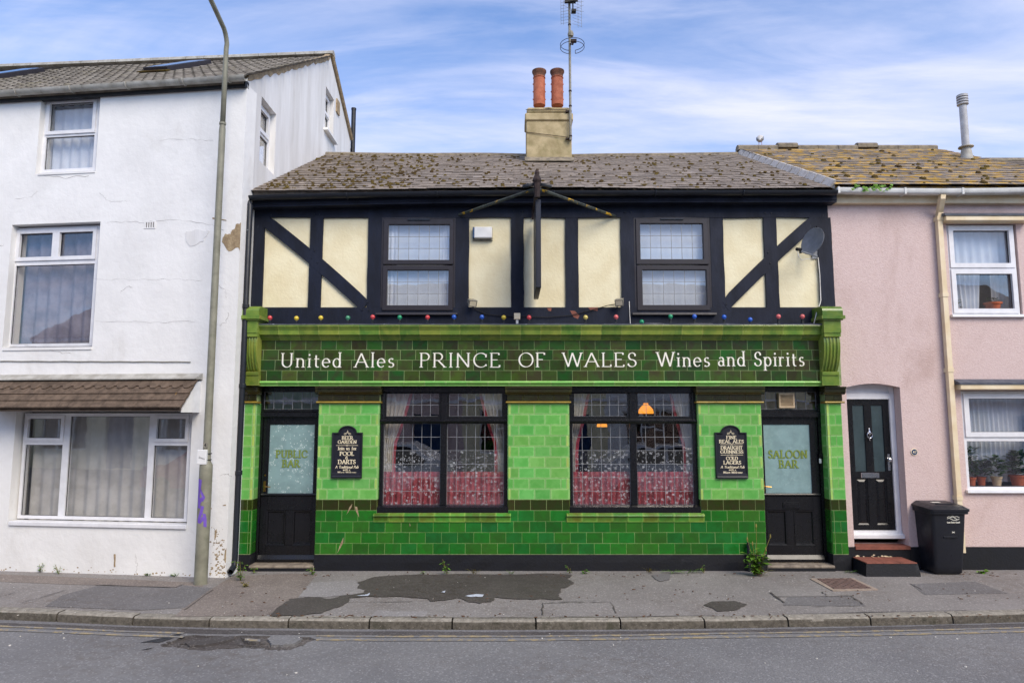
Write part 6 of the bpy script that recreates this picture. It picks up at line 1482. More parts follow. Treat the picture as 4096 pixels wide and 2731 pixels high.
bm = bmesh.new(); box(bm, KX1 + .06, 13, KY, KY + .3, 0, NZ0 - .1); obj('front_wall', bm, M['pink'], nb)

# ================================================================ THINGS ON AND ROUND THE BUILDINGS
# ---- festoon bulbs standing on the cornice
BY = -0.1
bul = [(620, 730, 'red'), (681, 731, 'yellow'), (737, 730, 'yellow'), (799, 730, 'teal'), (856, 728, 'red'), (918, 729, 'green'), (982, 729, 'red'), (1043, 728, 'blue'), (1107, 728, 'blue'), (1157, 729, 'yellow'),
       (1215, 729, 'red'), (1345, 729, 'straw'), (1415, 728, 'pink'), (1473, 740, 'green'), (1540, 727, 'green'), (1595, 727, 'blue'), (1663, 728, 'blue'), (1723, 734, 'blue'), (1788, 727, 'pink'), (1843, 727, 'pink')]
blab = ['red bulb on the cornice, nearest the left console', 'yellow bulb, second from the left console, on the cornice', 'yellow bulb, third from the left console, on the cornice', 'dull teal bulb below the left brace, fourth from the left', 'red bulb at the left corner of the left upper window sill', 'green bulb under the left upper window', 'red bulb under the left upper window', 'blue bulb at the right corner of the left upper window sill', 'blue bulb below the left floodlight', 'yellow bulb just left of the cream junction box', 'red bulb just right of the cream junction box', 'pale straw bulb under the right central cream panel', 'pink bulb below the right floodlight', 'green bulb lying low, left of the right upper window', 'green bulb under the right upper window', 'blue bulb under the right upper window, beside the green one', 'blue bulb at the right corner of the right upper window sill', 'blue bulb lying low on the cornice, right of the right window', 'pink bulb second from the right console, on the cornice', 'pink bulb on the cornice, nearest the right console']
ztop = cz(1299) + .012
for (u, v, c), lb in zip(bul, blab):
    u, v = u * 1.7415, v * 1.7415; x, z = xY(u, v, BY), zz(v, BY); low = v > 1280
    b = empty('festoon_bulb', (x, BY, ztop), lb, 'light bulb', 'coloured festoon bulbs along the cornice')
    bm = bmesh.new(); r = .035
    if low:
        Mx = Matrix.Translation((x, BY - .03, ztop + .035)) @ Matrix.Rotation(R(70), 4, 'X')
    else: Mx = Matrix.Translation((x, BY, z)) 
    lathe(bm, [(.004, r)] + [(r * math.sin(R(t)), r * math.cos(R(t))) for t in (25, 50, 75, 95, 115)] + [(.019, -.028), (.016, -.036)], n=12, M=Mx); obj('globe', bm, BULB[c], b, smooth=True)
    bm = bmesh.new(); lathe(bm, [(.017, -.034), (.02, -.04), (.02, -.058), (.016, -.062)], n=8, M=Mx)
    if not low: box(bm, x - .014, x + .014, BY - .014, BY + .014, ztop - .004, z - .05)
    obj('lampholder', bm, M['gutter_black'], b)
# ---- cream junction box and white alarm box
jb = empty('junction_box', (xY(2068, 1270, BY), BY, ztop), 'small cream junction box standing on the cornice between two bulbs', 'junction box')
x, z = xY(2068.5, 1270, BY), zz(1266, BY); bm = bmesh.new(); box(bm, x - .046, x + .046, BY - .03, BY + .03, z - .045, z + .048); obj('case', bevel(bm, .006), M['cream_plastic'], jb); obj('gland', one(box, x - .018, x + .018, BY - .015, BY + .015, ztop - .003, z - .046), M['cable_white'], jb)
al = empty('alarm_box', (xY(1928, 950, UY), UY, zz(960, UY)), 'white rectangular alarm box on the left central cream panel', 'alarm box')
a_, b_, z0, z1 = xY(1896, 935, UY - .07), xY(1969, 935, UY - .07), zz(953, UY - .07), zz(908, UY - .07)
bm = bmesh.new(); box(bm, a_, b_, UY - .09, UY - .03, z0, z1); obj('cover', bevel(bm, .012), M['white_plastic'], al)
obj('back_box', one(box, a_ - .02, b_ + .004, UY - .0295, UY, z0 - .025, z1 - .005), M['galv'], al); obj('strobe_panel', one(box, a_ - .018, a_ - .001, UY - .085, UY - .03, z0 + .005, z1 - .004), M['navy'], al)
# ---- floodlights and their cable
def flood(u, v, aim, label):
    y = UY - .16; x, z = xY(u, v, y), zz(v, y); f = empty('floodlight', (x, UY, z), label, 'floodlight', 'small floodlights over the cornice')
    Mx = Matrix.Translation((x, y, z)) @ Matrix.Rotation(R(aim), 4, 'Z') @ Matrix.Rotation(R(32), 4, 'X')
    Tm = lambda p, q, s: Mx @ Vector((p, q, s))
    bm = bmesh.new(); loft(bm, [[Tm(px, q, pz) for px, pz in ((-w, -h), (w, -h), (w, h), (-w, h))] for q, w, h in ((.07, .03, .025), (.02, .055, .045), (-.03, .062, .05), (-.036, .062, .05))]); obj('body', bm, M['galv'], f)
    bm = bmesh.new(); box(bm, -.048, .048, -.0375, -.0365, -.036, .036, Tm); obj('lens', bm, M['cream_letter'], f)
    bm = bmesh.new()
    for k in range(5): box(bm, -.05 + .022 * k, -.042 + .022 * k, .03, .085, -.03, .03, Tm)
    obj('cooling_fins', bm, M['galv'], f)
    bm = bmesh.new(); tube(bm, [Tm(0, .05, 0), (x, UY - .03, z - .03), (x, UY, z - .03)], .012, 6); obj('bracket', bm, M['galv'], f)
    return x, y, z
fl = flood(1889, 1211, 22, 'small grey floodlight at the foot of the alarm box panel'); fr_ = flood(2478, 1208, -22, 'small grey floodlight beside the right upper window')
bm = bmesh.new(); pts = [(fl[0], UY - .1, fl[2] - .03)] + [(xY(u, v, TY - .02), TY - .02, zz(v, TY - .02)) for u, v in ((1900, 1236), (1945, 1256), (2010, 1264), (2100, 1266), (2190, 1269), (2280, 1262), (2360, 1242), (2430, 1222))] + [(fr_[0] - .03, UY - .1, fr_[2] - .02)]
tube(bm, pts, .006, 5); tag(obj('cable', bm, M['cable'], smooth=True), 'black cable sagging between the two small floodlights', 'cable')
bm = bmesh.new(); pts = [(xY(u, v, TY - .015), TY - .015, zz(v, TY - .015)) for u, v in ((2517, 1205), (2518, 1240), (2519, 1262))] + [(xY(2521, 1275, -.05), -.05, ztop + .012), (xY(2545, 1285, BY), BY - .02, ztop + .01), (xY(2700, 1287, BY), BY - .03, ztop + .008), (xY(2850, 1289, BY), BY - .02, ztop + .008)]
tube(bm, pts, .0055, 6); tag(obj('cable', bm, M['cable_white'], smooth=True), 'pale cable dropping from the black beam onto the cornice beside right window', 'cable')
# ---- hanging sign seen edge on
SX = xY(2154, 760, -1.0); sg = empty('hanging_sign', (SX, UY, zz(860, UY)), 'black pub sign board hanging edge on from an iron bracket over the centre', 'sign')
yo, yi = -.97, -.02
zb0_, zb1_ = zz(1150, yo), zz(798, yo)
bm = bmesh.new(); box(bm, SX - .038, SX + .032, yo, yi, zb0_, zb1_); obj('board', bevel(bm, .008), M['board'], sg)
bm = bmesh.new()
zh_ = zz(757, yo - .05)
tube(bm, [(SX - .02, UY + .02, zh_ + .05), (SX - .02, yo - .1, zh_ + .02)], .03, 8)
tube(bm, [(SX - .02, yo - .06, zh_ - .12), (SX - .02, yo - .06, zh_ + .08), (SX - .02, yo - .06, zh_ + .11), (SX - .02, yo - .06, zh_ + .13), (SX - .02, yo - .06, zh_ + .2), (SX - .02, yo - .06, zh_ + .22), (SX - .02, yo - .06, zh_ + .26)], [.04, .045, .06, .06, .03, .035, .022], 8)
tube(bm, [(SX - .045, UY - .03, zz(880, UY)), (SX - .045, UY - .03, zz(800, UY))], .02, 6)
obj('bracket', bm, M['rust'], sg)
for sgn, uw_, vw in ((-1, 1832, 862), (1, 2465, 868)):
    bm = bmesh.new(); A_ = Vector((SX - .02, yo - .06, zh_ + .01)); B_ = Vector((xY(uw_, vw, UY), UY - .01, zz(vw, UY)))
    tube(bm, [A_, A_.lerp(B_, .45)], .021, 6)
    tw_ = [A_.lerp(B_, .45 + .25 * k / 16) for k in range(17)]
    tube(bm, tw_, [.024 if k % 2 else .018 for k in range(17)], 6); tube(bm, [A_.lerp(B_, .7), B_], .02, 6)
    tube(bm, [B_ - Vector((sgn * .05, 0, 0)), B_ + Vector((sgn * .1, -.005, 0))], .02, 6)
    obj('stay_rod', bm, M['lichen_iron'], sg)
    bm = bmesh.new(); lathe(bm, [(.0, 0), (.05, 0), (.055, .02), (.05, .04), (.0, .04)], M=Matrix.Translation((SX - .02 + sgn * .11, yo - .03, zh_ + .04)) @ Matrix.Rotation(R(12 * sgn), 4, 'Y') @ Matrix.Diagonal((1.6, .6, 1, 1)), n=12, cap=False); obj('sign_lamp', bm, M['gutter_black'], sg)
# ---- satellite dish
ds = empty('satellite_dish', (xY(3290, 1010, UY), UY, zz(1020, UY)), 'dark grey satellite dish at the right corner of the timbered upper floor', 'satellite dish')
dyy = -.18; dc = Vector((xY(3254, 966, dyy), dyy, zz(966, dyy)))
nrm = Vector((-.93, -.33, .2)).normalized(); Mr = nrm.to_track_quat('Z', 'Y').to_matrix().to_4x4()
bm = bmesh.new(); prof = [(r, r * r * 1.1 - .03) for r in (.001, .05, .1, .15, .19, .215)] + [(.222, .024), (.215, .012), (.15, -.014), (.05, -.038), (.001, -.041)]
lathe(bm, prof, n=24, M=Matrix.Translation(dc) @ Mr @ Matrix.Diagonal((1.0, .92, 1, 1)), cap=False); obj('reflector', bm, M['dish'], ds, smooth=True)
lnb = Vector((xY(3190, 998, dyy - .1), dyy - .1, zz(998, dyy - .1))); foot = Vector((xY(3268, 1026, dyy), dyy, zz(1026, dyy)))
bm = bmesh.new(); tube(bm, [foot, lnb + Vector((.05, .0, -.03))], .013, 6); obj('feed_arm', bm, M['dish'], ds)
bm = bmesh.new(); tube(bm, [lnb + Vector((-.02, -.02, 0)), lnb + Vector((.06, .02, .005))], [.026, .022], 8); tube(bm, [lnb + Vector((.05, .02, 0)), lnb + Vector((.05, .02, -.05))], .018, 6); obj('feed_horn', bm, M['soffit'], ds)
bm = bmesh.new(); tube(bm, [dc - nrm * .03, dc - nrm * .12, (dc.x + .12, UY, dc.z - .08)], .02, 6); box(bm, dc.x + .08, dc.x + .17, UY - .02, UY, dc.z - .2, dc.z + .02); obj('wall_mount', bm, M['dish'], ds)
bm = bmesh.new(); tube(bm, [lnb + Vector((0, 0, -.02)), lnb + Vector((.01, 0, -.10)), lnb + Vector((.06, .02, -.15)), lnb + Vector((.13, .05, -.13)), foot + Vector((-.01, .02, -.02))], .005, 5); obj('loop_cable', bm, M['cable_white'], ds, smooth=True)
bm = bmesh.new(); tube(bm, [(xY(u, v, TY - .012), TY - .012, zz(v, TY - .012)) for u, v in ((3272, 1030), (3279, 1100), (3283, 1200))] + [(xY(3280, 1215, TY - .04), TY - .04, zz(1215, TY - .04)), (xY(3266, 1240, -.1), -.1, zz(1250, -.1)), (xY(3255, 1282, -.12), -.12, ztop + .01), (xY(3240, 1288, -.14), -.14, ztop + .008)], .007, 6); tag(obj('cable', bm, M['cable_white'], smooth=True), 'white cable running down from the satellite dish onto the cornice', 'cable')
# ---- television aerial on the chimney
ae = empty('television_aerial', (xY(2279, 560, CYF - .08), CYF - .08, zz(561, CYF - .08)), 'television aerial mast strapped to the chimney stack', 'aerial')
ay = CYF - .08; ax_ = xY(2280, 300, ay); top = zz(12, ay)
bm = bmesh.new(); tube(bm, [(ax_, ay, zz(561, ay)), (ax_, ay, top)], .024, 8); obj('mast', bm, M['galv'], ae)
bm = bmesh.new()
for v in (100, 140, 365, 425, 545): tube(bm, [(ax_, ay, zz(v, ay) - .012), (ax_, ay, zz(v, ay) + .012)], .031, 8)
for v in (443, 552): tube(bm, [(cxa - .01, CYF - .012, zz(v - (22 if v > 500 else 3), CYF)), (ax_ - .06, CYF - .03, zz(v, CYF))], .006, 5); box(bm, ax_ - .09, ax_ + .03, CYF - .06, CYF - .01, zz(v, ay) - .015, zz(v, ay) + .015)
tag(obj('straps', bm, M['rust'], ae), kind='stuff')
bm = bmesh.new(); lc = Vector((xY(2290, 179, ay), ay + .05, zz(179, ay)))
for dz_, a0 in ((.035, 20), (-.035, 20)): tube(bm, [lc + Vector((.235 * math.cos(R(t)), .235 * math.sin(R(t)) * 1.0, dz_)) for t in range(100, 431, 15)], .006, 5)
for t in (100, 430): tube(bm, [lc + Vector((.235 * math.cos(R(t)), .235 * math.sin(R(t)), q)) for q in (.035, -.035)], .006, 5)
tube(bm, [(ax_, ay, zz(176, ay)), (ax_ + .05, ay - .1, zz(190, ay)), lc + Vector((0, -.235, -.04))], .016, 6); box(bm, lc.x - .05, lc.x + .06, lc.y - .27, lc.y - .2, lc.z - .06, lc.z - .01)
obj('loop_antenna', bm, M['rust'], ae)
bm = bmesh.new(); lathe(bm, [(.02, 0), (.055, .01), (.06, .06), (.045, .11), (.01, .12)], (ax_ + .02, ay, zz(148, ay)), 8); obj('amplifier', bm, M['galv'], ae)
bm = bmesh.new(); hx_ = ax_ + .06
box(bm, ax_ - .1, ax_ + .12, ay - .12, ay - .05, zz(22, ay), zz(12, ay)); tube(bm, [(hx_, ay - .1, zz(62, ay)), (hx_, ay - .1, zz(2, ay) + .2)], .014, 6); box(bm, hx_ - .03, hx_ + .06, ay - .16, ay - .05, zz(63, ay), zz(55, ay)); box(bm, hx_ - .04, hx_ + .1, ay - .18, ay - .04, zz(14, ay), zz(0, ay) + .1)
obj('aerial_head', bm, M['soffit'], ae)
bm = bmesh.new()
for k in range(12): tube(bm, [(ax_ - .16, ay + .1, zz(84 - k * 12, ay)), (ax_ + .02, ay + .02, zz(84 - k * 12, ay) - .02)], .0028, 4); tube(bm, [(ax_ + .06, ay - .02, zz(98 - k * 12, ay)), (ax_ + .25, ay + .1, zz(98 - k * 12, ay) + .01)], .0028, 4)
for xx in (-.16, -.11): tube(bm, [(ax_ + xx, ay + .1, zz(88, ay)), (ax_ + xx, ay + .1, zz(-50, ay))], .003, 4)
for xx in (.18, .25): tube(bm, [(ax_ + xx, ay + .1, zz(100, ay)), (ax_ + xx, ay + .1, zz(-50, ay))], .003, 4)
for s_ in (-1, 1):
    for v in (20, 58): tube(bm, [(hx_, ay - .14, zz(v, ay)), (hx_ + s_ * .2, ay - .2, zz(v, ay) + .06)], .003, 4); tube(bm, [(hx_, ay - .14, zz(v, ay)), (hx_ + s_ * .2, ay - .2, zz(v, ay) - .07)], .003, 4)
obj('grid_reflector', bm, M['galv'], ae)
# ---- herring gull on the pink house ridge
gy = RY1; gx = xY(3041, 575, gy); gz0 = KRZ1 + .075
gl_ = empty('gull', (gx, gy, gz0), 'white and grey gull standing on the ridge of the pink house', 'gull')
def turn(p):
    x_, y_ = p[0] - gx, p[1] - gy; c_, s_ = math.cos(R(68)), math.sin(R(68)); return (gx + c_ * x_ - s_ * y_, gy + s_ * x_ + c_ * y_, p[2])
bm = bmesh.new(); rings = []; n = 12
# body runs from tail (left, low) to breast (right), head turned back into the shoulders
for px, pz, w, h in ((-.13, .075, .012, .010), (-.10, .10, .035, .03), (-.05, .135, .062, .06), (0, .155, .078, .078), (.05, .165, .074, .076), (.085, .185, .055, .058), (.095, .215, .042, .044), (.10, .245, .040, .040), (.11, .268, .022, .022)):
    rings.append([(gx + px, gy + w * math.cos(6.283 * k / n), gz0 + pz + h * math.sin(6.283 * k / n)) if px < .08 else (gx + px - .03 + h * math.sin(6.283 * k / n) * -.75, gy + w * math.cos(6.283 * k / n), gz0 + pz - .02 + h * math.sin(6.283 * k / n) * .45) for k in range(n)])
loft(bm, [[turn(p) for p in r] for r in rings]); obj('body', bm, M['gull_white'], gl_, smooth=True)
for s_ in (-1, 1):
    bm = bmesh.new(); loft(bm, [[turn((gx + px, gy + s_ * (w + .006 * math.cos(6.283 * k / 8)), gz0 + pz + h * math.sin(6.283 * k / 8))) for k in range(8)] for px, pz, w, h in ((-.16, .085, .03, .006), (-.09, .115, .052, .022), (-.02, .15, .072, .04), (.05, .17, .068, .032), (.07, .175, .06, .01))]); obj('wing', bm, M['gull_grey'], gl_, smooth=True)
    bm = bmesh.new(); tube(bm, [(gx + s_ * .028, gy, gz0 + .1), (gx + s_ * .03, gy - .005, gz0 + .05), (gx + s_ * .03, gy, gz0)], .006, 5); box(bm, gx + s_ * .03 - .012, gx + s_ * .03 + .012, gy - .01, gy + .04, gz0 - .004, gz0 + .004); obj('leg', bm, M['gull_leg'], gl_)
bm = bmesh.new(); tube(bm, [turn(p) for p in ((gx + .10, gy - .01, gz0 + .235), (gx + .135, gy - .012, gz0 + .226), (gx + .148, gy - .012, gz0 + .216))], [.011, .008, .003], 6); obj('beak', bm, M['yellow'], gl_)
# ---- metal flue on the pink roof
tz = 2.95; fp = rp(xY(3866, 640, RY0 + tz * math.cos(kang)), tz, .02); fx_, fy_, fz_ = fp
fl_ = empty('flue_pipe', fp, 'tall silver metal flue rising from the pink house roof', 'flue')
zt_ = zY(425, fy_); bm = bmesh.new(); lathe(bm, [(.066, -.1), (.066, zt_ - fz_ - .0)], fp, 16); obj('pipe', bm, M['flue'], fl_, auto=40)
bm = bmesh.new(); lathe(bm, [(.11, -.05), (.09, .12), (.07, .2)], fp, 16, cap=False); lathe(bm, [(.07, .19), (.13, .2), (.125, .22), (.068, .24)], fp, 16, cap=False); obj('flashing_collar', bm, M['gutter_grey'], fl_, auto=40)
for k in range(4):
    bm = bmesh.new(); z_ = zt_ + .02 + k * .05; lathe(bm, [(.06, 0), (.098, .005), (.098, .03), (.06, .035)], (fx_, fy_, z_), 16); obj('cowl_ring', bm, M['flue'], fl_, auto=40)
bm = bmesh.new(); lathe(bm, [(.055, 0), (.055, .2), (.095, .205), (.095, .215), (.01, .23)], (fx_, fy_, zt_), 14); obj('cowl', bm, M['gutter_grey'], fl_, auto=40)
# ---- notice boards
def by_word(lines, gap):
    """split each line into words, keeping every word where it stands in the line"""
    out_ = []
    for s, u0, u1, vb, vt in lines:
        adv = [GL[c][0] + gap for c in s]; tot = sum(adv) - gap; pen = 0; i = 0
        for w_ in s.split(' '):
            wl = sum(adv[i:i + len(w_)]) - gap; out_.append((w_, u0 + (u1 - u0) * pen / tot, u0 + (u1 - u0) * (pen + wl) / tot, vb, vt))
            k_ = min(len(s), i + len(w_) + 1); pen += sum(adv[i:k_]); i = k_
    return out_
def notice(name_l, ul, ur, vtop, varch, vbot, cu, lines, rules, script, ornament_v):
    y = -.035; v_ = (vtop + vbot) / 2
    a, b = xY(ul, v_, y), xY(ur, v_, y); z0, z1, za = zz(vbot, y), zz(vtop, y), zz(varch, y); cx_ = (a + b) / 2; ar = (b - a) * .30
    def outline(i):
        out_ = [(a + i, z0 + i), (b - i, z0 + i), (b - i, z1 - i)]
        h = za - z1; r_ = ar - i * .8
        out_ += [(cx_ + r_, z1 - i)] if True else []
        out_ += [(cx_ + r_ * math.cos(R(t)), z1 - i * .2 + (h - i * .8) * math.sin(R(t))) for t in range(15, 166, 15)]
        out_ += [(cx_ - r_, z1 - i), (a + i, z1 - i)]
        return out_
    nb_ = empty('notice_board', (cx_, 0, z0), name_l, 'notice board', 'painted notice boards beside the pub doors')
    bm = bmesh.new(); O = [outline(i) for i in (0, .006, .02, .03)]
    ds_ = (0, -.028, -.034, -.018)
    loft(bm, [[(p[0], -.001, p[1]) for p in O[0]]] + [[(p[0], d_, p[1]) for p in o_] for o_, d_ in zip(O, ds_[0:1] and (-.026, -.034, -.030, -.016))], cap=True); obj('board', bm, M['board'], nb_)
    bm = bmesh.new(); extr(bm, [(-.016, z0 + .075), (-.034, z0 + .06), (-.036, z0 + .03), (-.042, z0 + .02), (-.042, z0 + .0), (-.016, z0)], a + .012, b - .012); obj('lower_moulding', bm, M['board'], nb_)
    yl = -.019
    for s, u0, u1, vb, vt in by_word(lines, .09):
        bm = bmesh.new(); lettering(bm, s, xY(u0, vb, yl), xY(u1, vb, yl), zz(vb, yl), zz(vt, yl) - zz(vb, yl), yl, thick=.22, thin=.09, gap=.09); obj('lettering', bm, M['cream_letter'], nb_)
    for s, u0, u1, vb, vt in by_word(script, .05):
        bm = bmesh.new(); lettering(bm, s, xY(u0, vb, yl), xY(u1, vb, yl), zz(vb, yl), zz(vt, yl) - zz(vb, yl), yl, thick=.20, thin=.08, gap=.05, slant=.22, serif=False); obj('script_lettering', bm, M['cream_letter'], nb_)
    bm = bmesh.new()
    for u0, u1, v in rules:
        q0, q1, z_ = xY(u0, v, yl), xY(u1, v, yl), zz(v, yl); m_ = (q0 + q1) / 2; stroke(bm, [(q0, z_), (m_ - .012, z_)], .005, yl); stroke(bm, [(m_ + .012, z_), (q1, z_)], .005, yl); stroke(bm, [(m_ + .013 * math.cos(R(t)), z_ + .008 * math.sin(R(t))) for t in range(0, 361, 30)], .005, yl - .0005)
    z_ = zz(ornament_v, yl); s_ = .052
    for k in (-1, 1): stroke(bm, [(cx_ + k * s_ * (.35 + .6 * (.5 + .5 * math.cos(R(t)))) , z_ + s_ * .25 * math.sin(R(t))) for t in range(0, 361, 30)], .004, yl - .0004 * k); stroke(bm, [(cx_ - k * s_ * .7, z_), (cx_, z_ + s_ * .35), (cx_ + k * s_ * .3, z_ + s_ * .5)], .004, yl - .0006 * k)
    stroke(bm, [(cx_, z_ + s_ * .4), (cx_ + .006, z_ + s_ * .75), (cx_, z_ + s_ * 1.0)], [.003, .008, .003], yl - .001)
    tag(obj('ornament', bm, M['cream_letter'], nb_), kind='stuff')
X1 = lambda z: 1260 + z / 5.227; Y1 = lambda z: 1640 + z / 5.227
notice('black arched notice board with cream lettering, beside the public bar door', 1325, 1448, Y1(468), Y1(322), Y1(1415), 1390,
       [('BEER', X1(562), X1(795), Y1(610), Y1(542)), ('GARDEN', X1(478), X1(868), Y1(696), Y1(630)), ('Join us for', X1(474), X1(868), Y1(828), Y1(764)), ('POOL', X1(518), X1(815), Y1(945), Y1(866)), ('&', X1(632), X1(696), Y1(1020), Y1(958)), ('DARTS', X1(482), X1(846), Y1(1120), Y1(1036))],
       [(X1(440), X1(900), Y1(736))], [('A Traditional Pub', X1(420), X1(905), Y1(1214), Y1(1158)), ('with a', X1(580), X1(730), Y1(1264), Y1(1222)), ('Warm Welcome', X1(465), X1(855), Y1(1330), Y1(1276))], Y1(496))
X2 = lambda z: 2800 + z / 5.227; Y2 = lambda z: 1660 + z / 5.227
notice('black arched notice board with cream lettering, beside the saloon bar door', 2863, 2991, Y2(360), Y2(208), Y2(1322), 2926,
       [('FINE', X2(550), X2(762), Y2(496), Y2(430)), ('REAL ALES', X2(402), X2(914), Y2(582), Y2(515)), ('DRAUGHT', X2(436), X2(888), Y2(714), Y2(646)), ('GUINNESS', X2(428), X2(905), Y2(798), Y2(732)), ('COLD', X2(548), X2(792), Y2(934), Y2(866)), ('LAGERS', X2(494), X2(858), Y2(1022), Y2(952))],
       [(X2(425), X2(892), Y2(612)), (X2(434), X2(900), Y2(832))], [('A Traditional Pub', X2(432), X2(928), Y2(1108), Y2(1056)), ('with a', X2(602), X2(750), Y2(1158), Y2(1116)), ('Warm Welcome', X2(480), X2(884), Y2(1222), Y2(1170))], Y2(384))
# ---- lamp post
lx, ly = onZ(802, 2335, 0)
lp = empty('lamp_post', (lx, ly, 0), 'tall grey steel street lamp post standing before the white house', 'lamp post')
def lpz(v): return zY(v, ly)
bm = bmesh.new(); zs_ = [(-.1, .083), (.0, .083), (lpz(1880), .083), (lpz(1858), .081), (lpz(1845), .056), (lpz(1800), .05), (lpz(620), .044), (lpz(520), .044), (lpz(500), .036)]
lathe(bm, [(r, z) for z, r in zs_], (lx, ly, 0), 18); obj('column', bm, M['lamp_paint'], lp, auto=35)
zt_ = lpz(165); bm = bmesh.new()
arm = [(lx, ly, lpz(505)), (lx, ly, zt_ - .35), (lx, ly, zt_ - .12)] + [(lx + .01, ly - .25 * (1 - math.cos(R(t))) , zt_ - .12 + .27 * math.sin(R(t))) for t in (15, 30, 45, 60)] + [(lx + .01, ly - .55, zt_ + .26), (lx + .01, ly - 1.0, zt_ + .45), (lx + .01, ly - 1.5, zt_ + .6)]
tube(bm, arm, [.036, .034, .033] + [.032] * 7, 12); obj('bracket_arm', bm, M['lamp_paint'], lp, smooth=True)
bm = bmesh.new(); tube(bm, [(lx, ly, lpz(497) - .01), (lx, ly, lpz(494) + .01)], .046, 14); obj('collar', bm, M['lamp_paint'], lp)
bm = bmesh.new(); loft(bm, [[(lx + .01 + w * math.cos(6.283 * k / 10), ly - 1.5 - dd, zt_ + .62 + h * math.sin(6.283 * k / 10)) for k in range(10)] for dd, w, h in ((0, .05, .05), (.1, .11, .08), (.5, .13, .09), (.62, .05, .04))]); obj('lantern', bm, M['galv'], lp, smooth=True)
bm = bmesh.new(); z0, z1 = lpz(1789), lpz(1768); yb = ly - .057; box(bm, lx - .03, lx + .03, yb, yb + .01, z0, z1); npl = obj('number_plate', bm, M['galv'], lp)
bm = bmesh.new(); lettering(bm, '4', lx - .013, lx + .016, z0 + .014, z1 - z0 - .028, yb - .002, thick=.2, thin=.16, serif=False); obj('lettering', bm, M['rubber'], npl)
bm = bmesh.new(); z0, z1 = lpz(1856), lpz(1797); yb = ly - .085; box(bm, lx - .095, lx + .035, yb, yb + .05, z0, z1); cb = tag(obj('control_box', bevel(bm, .01, 2), M['white_plastic'], lp), 'white plastic box strapped to the lamp post')
bm = bmesh.new()
for k in range(5): stroke(bm, [(lx - .065 + .016 * k, z0 + .085 - .004 * k), (lx - .058 + .018 * k, z0 + .11 - .008 * k), (lx - .05 + .016 * k, z0 + .08)], .005, yb - .001 - k * .0003)
obj('scribble', bm, M['rubber'], cb)
bm = bmesh.new()
for dz_ in (.06, .14): tube(bm, [(lx + .06 * math.cos(R(t)), ly + .06 * math.sin(R(t)), z0 + dz_) for t in range(0, 361, 30)], .006, 5, cap=False)
obj('strap', bm, M['rubber'], cb)
# sprayed purple marks follow the round of the post
bm = bmesh.new(); k = 0
def onpost(ang, z): k_ = .0852; return (lx + k_ * math.sin(R(ang)), ly - k_ * math.cos(R(ang)), z)
graf = [[(-40, 1912), (-38, 1935), (-30, 1960), (-34, 1985), (-20, 2020), (-30, 2030)], [(-20, 1915), (-25, 1950), (5, 1975), (15, 1985), (0, 2000), (-15, 1985)], [(10, 2020), (0, 2045), (-20, 2075), (-15, 2088), (10, 2075), (25, 2060)], [(10, 1985), (-25, 2010), (-18, 2025)], [(25, 2050), (35, 2070), (40, 2110)]]
for st in graf:
    L_ = []
    for (a0, v0), (a1, v1) in zip(st, st[1:]):
        for q in range(6): L_.append((a0 + (a1 - a0) * q / 6, lpz(v0 + (v1 - v0) * q / 6)))
    prev = None
    for q, (a, z) in enumerate(L_):
        wz = .016; c = (bm.verts.new(onpost(a - 13, z + wz * .3)), bm.verts.new(onpost(a + 13, z - wz * .3)))
        if prev: bm.faces.new((prev[0], prev[1], c[1], c[0]))
        prev = c
obj('spray_paint', bm, M['purple'], lp)
# ---- wheelie bin
bxl, byf = onZ(3742, 2306, 0)
bxr, _ = onZ(3877, 2306, 0)
bn = empty('wheelie_bin', ((bxl + bxr) / 2 + .03, byf + .3, 0), 'black plastic wheelie bin standing against the pink wall', 'bin')
W2, D2, HB = .24, .29, zY(2040, byf) + .0
bcx, bcy = (bxl + bxr) / 2 + .03, byf + .30
bm = bmesh.new(); rings = []
for t, w, d, off in ((0.0, .185, .20, .02), (.02, .2, .215, .02), (.12, .205, .225, .015), (.5, .222, .25, .008), (.93, .24, .278, 0), (1, .243, .28, 0)):
    rings.append([(bcx + x, bcy + y + off, HB * t + .012) for x, y in rrect(-w, w, -d, d, .05, 4)])
loft(bm, rings); obj('body', bm, M['bin'], bn, auto=40)
bm = bmesh.new(); rings = [[(bcx + x, bcy + y, HB - .005 + z) for x, y in rrect(-w, w, -d, d, .05, 4)] for w, d, z in ((.262, .30, -.05), (.268, .308, -.045), (.268, .308, 0), (.256, .296, .004))]
loft(bm, rings); obj('rim', bm, M['bin'], bn, auto=40)
bm = bmesh.new(); zl = HB + .002
rings = [[(bcx + x, bcy + y, zl + z + (.03 * (y + .3) / .6)) for x, y in rrect(-w, w, -d, d, .05, 4)] for w, d, z in ((.278, .322, -.02), (.28, .325, .012), (.262, .30, .024), (.225, .262, .05), (.20, .235, .058))]
loft(bm, rings); lid = obj('lid', bm, M['bin'], bn, auto=40)
bm = bmesh.new(); tube(bm, [(bcx - .17, bcy + .33, zl + .03), (bcx + .17, bcy + .33, zl + .03)], .02, 8); obj('handle', bm, M['bin'], bn)
bm = bmesh.new(); prism(bm, [(bcx - .12, zl + .055), (bcx + .12, zl + .055), (bcx + .12, zl + .075), (bcx - .12, zl + .075)], bcy - .2, bcy - .17); obj('lid_grip', bm, M['bin'], lid)
for s_ in (-1, 1):
    bm = bmesh.new(); lathe(bm, [(.03, 0), (.1, .004), (.105, .015), (.105, .04), (.1, .05), (.03, .054)], M=Matrix.Translation((bcx + s_ * .262 - .027, bcy + .23, .105)) @ Matrix.Rotation(R(90), 4, 'Y'), n=20); wl = obj('wheel', bm, M['rubber'], bn, auto=40)
